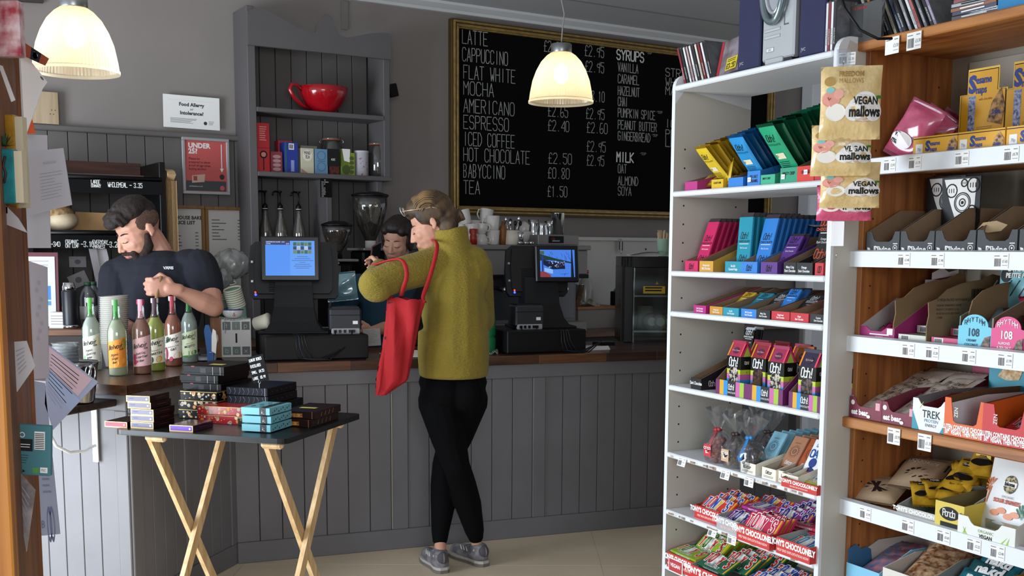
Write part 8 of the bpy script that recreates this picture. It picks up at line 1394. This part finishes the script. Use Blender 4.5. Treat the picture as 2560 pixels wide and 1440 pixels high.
# ---------------- young man
D1=5.0;P=lambda x,y,Y=D1:aty(x,y,Y);t=thing('person','bearded young man in a navy t-shirt looking down behind the bottles','person');hm=basis((-.60,-.60,-.50),(-.32,-.30,.90),P(345,578),1.13)
m=MB();head(m,SK2,hm,False);m.cap(hm @ Vector((0,.03,-.05)),.060,P(400,635,5.05),.060,SK2);ls=P(505,668,5.0);le=P(535,768,4.86);lw=P(432,722,4.74)
limb(m,SK2,[(P(400,665,5.06),.06),(ls,.050),(ls+(le-ls)*.7,.050),(le,.042)]);limb(m,SK2,[(le,.043),(le+(lw-le)*.30,.044),(le+(lw-le)*.75,.031),(lw,.026)]);hand(m,SK2,lw+(lw-le).normalized()*-.004,(-.86,-.42,.12),(.05,.1,1),(62,88,55),1.12,tc=.9)
rs=P(292,690,5.02);re_=P(280,800,4.98);rw=P(345,830,4.80);limb(m,SK2,[(P(400,665,5.06),.06),(rs,.050),(re_,.042),(rw,.028)]);hand(m,SK2,rw,(.9,-.3,0),(0,0,1),(50,70,50),-1.1,tc=.8);limb(m,SK2,[(P(400,690,5.06),.06),(P(400,900,5.06),.08)]);blob('body',m,t,.004,4);face_bits(t,hm,'#1e1512','#a8645a',False,.0045)
NV=mat('#10131f',.9,bump=.4,bs=60,fold=7);m=MB();B=m.ball;B(P(400,690,5.02),(.20,.12,.12),NV);B(P(398,780,5.02),(.195,.13,.16),NV);m.cap(P(398,720,5.02),.155,P(396,900,5.02),.15,NV);B(P(475,655,5.02),(.09,.08,.06),NV);B(P(325,668,5.02),(.09,.08,.06),NV);m.cap(P(402,660,5.05),.078,P(398,680,5.03),.12,NV)
limb(m,NV,[(ls+Vector((-.01,0,0)),.082),(ls+(le-ls)*.30,.076),(ls+(le-ls)*.50,.070)]);limb(m,NV,[(rs,.080),(rs+(re_-rs)*.5,.074),(rs+(re_-rs)*.8,.066)]);o=blob('t_shirt',m,t,.006,4,'navy t-shirt')
m=MB();q=P(421,673,4.868);m.T=Matrix.Translation(q) @ Matrix.Rotation(rad(12),4,'Z') @ Matrix.Rotation(rad(-12),4,'X');m.text('VANS',.012,flat(0),mat('#c8ccd0',.6),0,0,al='c',kind='b',cond=.62,bold=.04);m.box(-.014,.015,-.0002,.0004,.010,.012,mat('#c8ccd0',.6));part('chest_logo',m,o,'small white chest print')
HD=mat('#17100e',.75,c2='#2c1d17',vs=40,bump=1,bs=70);BD=mat('#33201a',.9,c2='#1d120e',vs=60,bump=1,bs=160,bd=.003)
m=MB();m.T=hm;m.ball((0,.012,.085),(.074,.088,.058),HD);m.ball((0,-.055,.088),(.058,.045,.034),HD);m.ball((0,-.085,.078),(.044,.022,.022),HD);m.ball((0,.055,.055),(.070,.055,.060),HD)
r=random.Random(4)
for k in range(60):a=r.uniform(0,6.28);q=math.sqrt(r.uniform(0,1));x,y=.062*q*math.cos(a),-.010+.092*q*math.sin(a);z=.125-.045*q*q;m.cap((x,y,z-.02),.011,(x+r.uniform(-.008,.008),y-.012,z+r.uniform(.002,.012)),.006,HD,6)
o=blob('hair',m,t,.0042,9,'dark textured hair, short at the sides')
m=MB();m.T=hm
for s in (-1,1):m.ball((s*.0610,.030,.034),(.0112,.058,.040),mat('#5f463b',.9,c2='#4a362d',vs=120))
blob('faded_sides',m,t,.004,4,'clipped hair at the sides')
m=MB();m.T=hm
for s in (-1,1):m.cap((s*.062,-.004,-.020),.012,(s*.050,-.018,-.056),.024,BD);m.cap((s*.050,-.018,-.056),.024,(s*.018,-.062,-.098),.026,BD);m.cap((s*.030,-.082,-.056),.0075,(s*.004,-.100,-.047),.0075,BD);m.cap((s*.032,-.074,-.056),.013,(s*.026,-.072,-.085),.018,BD)
m.ball((0,-.082,-.098),(.032,.022,.022),BD);m.ball((0,-.050,-.108),(.045,.04,.018),BD);blob('beard',m,t,.0038,1,'full dark brown beard')
m=MB();q0=P(403,690,4.72);q1=P(372,830,4.66);m.tube([q0,q0+(q1-q0)*.5,q1],[.0075,.007,.0085],mat('#a8845a',.6,wood='z',dark='#8a6a44',ks=.1),10);solo('wooden_spoon',m,'wooden spoon handle gripped in the fist of the young man','spoon')
# ---------------- barista behind the till
D2=5.92;P=lambda x,y,Y=D2:aty(x,y,Y);t=thing('person','dark haired woman in a teal top smiling down behind the counter','person');hm=basis((-.24,-.90,-.30),(.02,-.25,.95),P(992,603),1.0)
m=MB();head(m,SK3,hm);m.cap(hm @ Vector((0,.03,-.05)),.052,P(1000,690),.056,SK3);rs=P(898,715,5.92);re_=P(858,760,5.82);rw=P(836,708,5.70);ls=P(1010,715,5.95);le=P(978,815,5.84);lw=P(928,829,5.66)
limb(m,SK3,[(P(960,720),.07),(rs,.045),(re_,.038),(rw,.025)]);hand(m,SK3,rw,(-.25,.0,.9),(-.5,-.6,.1),(35,45,30),.95);limb(m,SK3,[(P(960,720),.07),(ls,.045),(le,.038),(lw,.026)]);hand(m,SK3,lw,(-.9,-.35,.0),(.0,-.3,.9),(40,50,30),.95);limb(m,SK3,[(P(965,740),.08),(P(965,950),.10)])
blob('body',m,t,.004,4);face_bits(t,hm,'#2c1d18','#b86a62')
TL=mat('#1c4258',.85,bump=.3,bs=60,fold=8);m=MB();B=m.ball;B(P(960,735),(.16,.10,.10),TL);m.cap(P(962,760),.135,P(962,950),.15,TL);limb(m,TL,[(rs,.068),(re_,.060),(re_+(rw-re_)*.35,.046)]);B(P(915,712),(.075,.07,.06),TL);B(P(1000,705),(.08,.07,.06),TL)
limb(m,TL,[(ls,.07),(P(985,770,5.85),.075),(le+Vector((-.03,0,.03)),.066)]);blob('teal_top',m,t,.006,4,'teal long sleeved top')
HB=mat('#2f201b',.55,c2='#171010',vs=20,bump=.6,bs=60);m=MB();m.T=hm;m.ball((0,.035,.048),(.080,.090,.088),HB);m.ball((.0,-.012,.085),(.068,.068,.045),HB);m.ball((.045,-.035,.070),(.030,.035,.030),HB);m.ball((-.045,-.035,.070),(.028,.035,.028),HB)
for s in (-1,1):m.ball((s*.070,.022,.010),(.016,.05,.070),HB)
m.ball((0,.09,-.02),(.06,.045,.07),HB);o=blob('hair',m,t,.005,9,'dark hair tied back')
m=MB();q=P(858,752,5.62);m2=pillow(.155,.145,.05,clear('#86bccb',.25,.12,.85),None,.012,seed=5,wr=.2);o=solo('coffee_bag',m2,'pale blue foil bag held up by the barista','bag',q,Euler((0,rad(-6),.1)))
m=MB();m.box(0,.085,0,.003,0,.085,mat('#c8c4c0',.6));m.lines(.01,.078,.01,.078,9,mat('#9a9894'),flat(-.0005),.25,3);q=P(910,866,5.45);solo('till_slip',m,'white printed slip held just above the counter by the barista','paper',q,(rad(-6),rad(-4),0))
P=None
# ================================================================ NEAR PINE SHELF AT THE LEFT EDGE
def uL(px,v=0):return UF(L,px,1.2,v)
def lv(px,py,v=0):return L.hv(px,py,v)
t=thing('card_shelf','orange pine shelf end close to the camera at the left, hung with leaflets and cards','shelving',L.w(0,0,0),L.yaw)
PINE_LIT=mat('#d8903f',.5,wood='z',dark='#ab6628',ws=1.6,ks=.1);PINE_SHADE=mat('#8f5628',.6,wood='z',dark='#5e3416',ws=1.6,ks=3)  # same pine twice: light on the post, shade on the panel, put into the colours
ue=lv(82,1000)[0]
m=MB();m.box(-.03,.035,.0,.022,0,2.0,PINE_LIT,.003);part('front_post',m,t,'brighter front post');m=MB();m.box(.035,ue,.001,.020,0,2.0,PINE_SHADE,.002);m.box(ue-.012,ue,-.004,.024,0,2.0,PINE_SHADE,.002);part('side_panel',m,t)
def sheet(px0,py0,pts,deco,label,v=0.,nm='leaflet',c=PAPER,w=None,cat='leaflet',bend=.0,grp=None):
    """a sheet fixed along the panel edge and sticking out past it; pts are photo corners at one depth"""
    q=[Vector(aty(x,y,v)) for x,y in pts];m=MB();n=Vector((0,-1,0));k=len(q)
    m.add(q,[list(range(k))],c);m.add([p-n*.0016 for p in q],[list(range(k))],c);m.add(q+[p-n*.0016 for p in q],[(i,(i+1) % k,k+(i+1) % k,k+i) for i in range(k)],c)
    if deco:deco(m,lambda a,b:tuple((q[0]*(1-a)*(b)+q[1]*a*b+q[2]*a*(1-b)+q[3]*(1-a)*(1-b))+n*.001))
    return solo(nm,m,label,cat,group=grp)
PG=mat('#b9b7be',.6);SLV=clear('#e4e6ea',.18,.15,.35)
def lines_(x0,x1,y0,y1,n,c='#a2a2ac'):return lambda m,mp:m.lines(x0,x1,y0,y1,n,mat(c),mp,.25)
sheet(0,0,[(50,120),(118,205),(106,222),(62,345)],lambda m,mp:m.disc(.83,.9,.07,mat('#5a6064'),mp,12,rz=.05),'white sheet with a punched dark dot hanging from the pine post',1.98)
sheet(0,0,[(48,98),(122,146),(112,164),(50,136)],lambda m,mp:(m.rect(.42,.76,.0,1,mat('#20242e'),mp),m.disc(.58,.5,.10,mat('#d8d8dc'),mp,12,rz=.3)),'brick orange card strip with a dark badge, top of the pine post',1.95,'card_strip',mat('#b0583c',.6),cat='card')
sheet(0,0,[(52,98),(63,101),(62,118),(52,112)],None,'small rounded pink card peeping above the orange strip',1.99,'card',mat('#d89a90'),cat='card')
sheet(0,0,[(74,275),(88,333),(72,334),(66,334)],None,'bright orange triangular pennant behind the white sheet',2.02,'pennant',mat('#d8541c',.6),cat='card')
sheet(0,0,[(60,336),(118,338),(127,620),(66,620)],None,'plain grey white sheet hanging behind the handwritten one',2.06,c=mat('#b3b0b4',.6))
sheet(0,0,[(62,380),(158,370),(180,512),(66,540)],lambda m,mp:(m.lines(.35,.9,.15,.62,9,mat('#9a98a6'),mp,.15,2),m.lines(.45,.8,.70,.80,1,mat('#a8a6ae'),mp,.3)),'curling handwritten letter sheet pinned to the pine post',2.0,'letter',PG,cat='paper')
sheet(0,0,[(70,652),(118,668),(122,945),(82,948)],lambda m,mp:[m.disc(.4+.12*(i % 3),.35+.07*i,.08,mat('#a8a6b0'),mp,8,rz=.02) for i in range(8)],'clear sleeve holding a grey leaf patterned card',1.98,'leaflet_sleeve',mat('#b7b5bd',.3,coat=.5))
sheet(0,0,[(118,860),(245,955),(132,1075),(112,1010)],lambda m,mp:(m.rect(0,1,.40,.62,mat('#a8b8d8'),mp),m.rect(0,.9,.64,.98,mat('#d8bcc4'),mp),m.lines(.1,.8,.2,.9,12,mat('#9aa0b8'),mp,.2,5)),'pink and blue printed leaflet jutting out at an angle',2.02,c=mat('#aab2cc',.6))
sheet(0,0,[(84,952),(112,958),(150,1335),(98,1340)],lambda m,mp:(m.lines(.3,.9,.25,.5,6,mat('#7a8098'),mp,.25,4),m.ring(.68,.07,.12,.035,mat('#6a7090'),mp),m.ring(.54,.07,.12,.035,mat('#6a7090'),mp),m.text('B',.05,mp,mat('#6a7090'),.12,.05,kind='b',cond=3)),'long grey blue leaflet sleeve with two interlocking rings at its foot',2.02,'leaflet_sleeve',mat('#9aa0b6',.4,coat=.4))
sheet(0,0,[(30,855),(66,852),(88,915),(42,980)],lines_(.2,.8,.2,.8,6),'folded white leaflet pointing down, middle of the post',1.72,c=mat('#c9c5c6',.5))
sheet(0,0,[(20,1000),(28,1000),(36,1020),(30,1040)],None,'thin white edge',1.7) if 0 else None
sheet(0,0,[(48,1180),(88,1225),(66,1380),(52,1300)],lines_(.2,.8,.2,.8,5),'crumpled shiny sleeve hanging low on the post',1.72,'leaflet_sleeve',mat('#b0aaa8',.25,coat=.8,c2='#7a7474',vs=30))
sheet(0,0,[(5,505),(45,545),(68,582),(12,560)],None,'crumpled white card leaning out below the books',1.7,'card',mat('#b9b4b6',.6),cat='card')
sheet(0,0,[(-5,160),(6,165),(38,250),(28,255)],None,'slanting white price strip between the shelf goods',1.66,'price_strip',mat('#c4c0c0',.6),cat='card')
q=aty(38,1186,1.74);m=MB();w=.056;h=.082;m.box(0,w,0,.010,0,h,mat('#4c828c',.5),.001);f=flat(-.0006);m.ring(w*.20,h*.80,.0045,.0014,INKW,f);m.rect(w*.12,w*.50,h*.48,h*.72,mat('#14181c'),f);m.rect(w*.55,w*.85,h*.52,h*.88,PAPER,f)
for i in range(9):m.rect(w*.57,w*.83,h*(.54+.036*i),h*(.555+.036*i),INK,flat(-.001))
m.rect(w*.72,w*.93,h*.06,h*.17,PAPER,f);m.text('FSC',.004,flat(-.001),INK,w*.82,h*.09,al='c',kind='b',cond=.5);m.rect(w*.5,w*.68,h*.05,h*.16,mat('#5a9a4c'),f);m.disc(w*.24,h*.08,.003,INK,f,3);m.lines(w*.1,w*.4,h*.2,h*.4,4,mat('#1f3a44'),f,.2);m.lines(w*.15,w*.45,h*.52,h*.62,2,INKW,flat(-.001),.3)
solo('chocolate_packet',m,'dark teal packet printed with a barcode, fixed to the near pine post','packet',q,(0,rad(3),rad(0)))
sh0=lv(0,520)[1]
for i,(py,th) in enumerate(((285,.0),(505,.0))):
    z=aty(20,py,1.72).z
goods=[(-14,45,0,140,1.66,'#a03a48','glossy pink printed card pack at the top of the near shelf','#d8c0c4'),(-14,34,286,520,1.74,'#b88a2c','mustard yellow book behind the teal one','#8a6420'),(-12,32,372,508,1.68,'#1f7078','teal book with a dark creature on its cover','#2a8a90')]
for x0,x1,y0,y1,Y,c,lb,c2 in goods:
    a=aty(x0,y1,Y);b=aty(x1,y0,Y);m=MB();m.box(0,b.x-a.x,0,.020,0,b.z-a.z,mat(c,.35,c2=c2,vs=40),.002)
    if 'teal' in lb:W__=b.x-a.x;m.tube([(W__*.5,-.001,.03),(W__*.62,-.001,.045),(W__*.5,-.001,.055),(W__*.62,-.001,.07)],.002,mat('#3a2c28'),6);m.box(W__,W__+.012,.002,.018,.001,b.z-a.z-.003,mat('#cfc4a8',.8))
    solo('book' if 'book' in lb else 'card_pack',m,lb,'book' if 'book' in lb else 'card pack',a)
m=MB();r=random.Random(1)
for k in range(40):a=r.uniform(0,6.28);e=r.uniform(.1,1.3);d=Vector((math.cos(a)*math.cos(e),math.sin(a)*math.cos(e)*.6,math.sin(e)))*r.uniform(.012,.022);s=Vector((-math.sin(a),math.cos(a),0))*.003;m.add([-s,s,d+s*.3,d-s*.3],[(0,1,2,3)],mat('#2f4a2c',.7))
pt=solo('small_plant',m,'tiny green sprig standing above the teal book','plant',aty(10,366,1.69))
z0=aty(20,512,1.7).z;m=MB();m.box(-.26,-.004,0,.03,-.014,0,PINE_SHADE,.002);q=aty(28,514,1.70);so=solo('ledge_board',m,'pine ledge carrying the teal and yellow books','shelf',(q.x,q.y,z0-.001),L.yaw-rad(108.5))
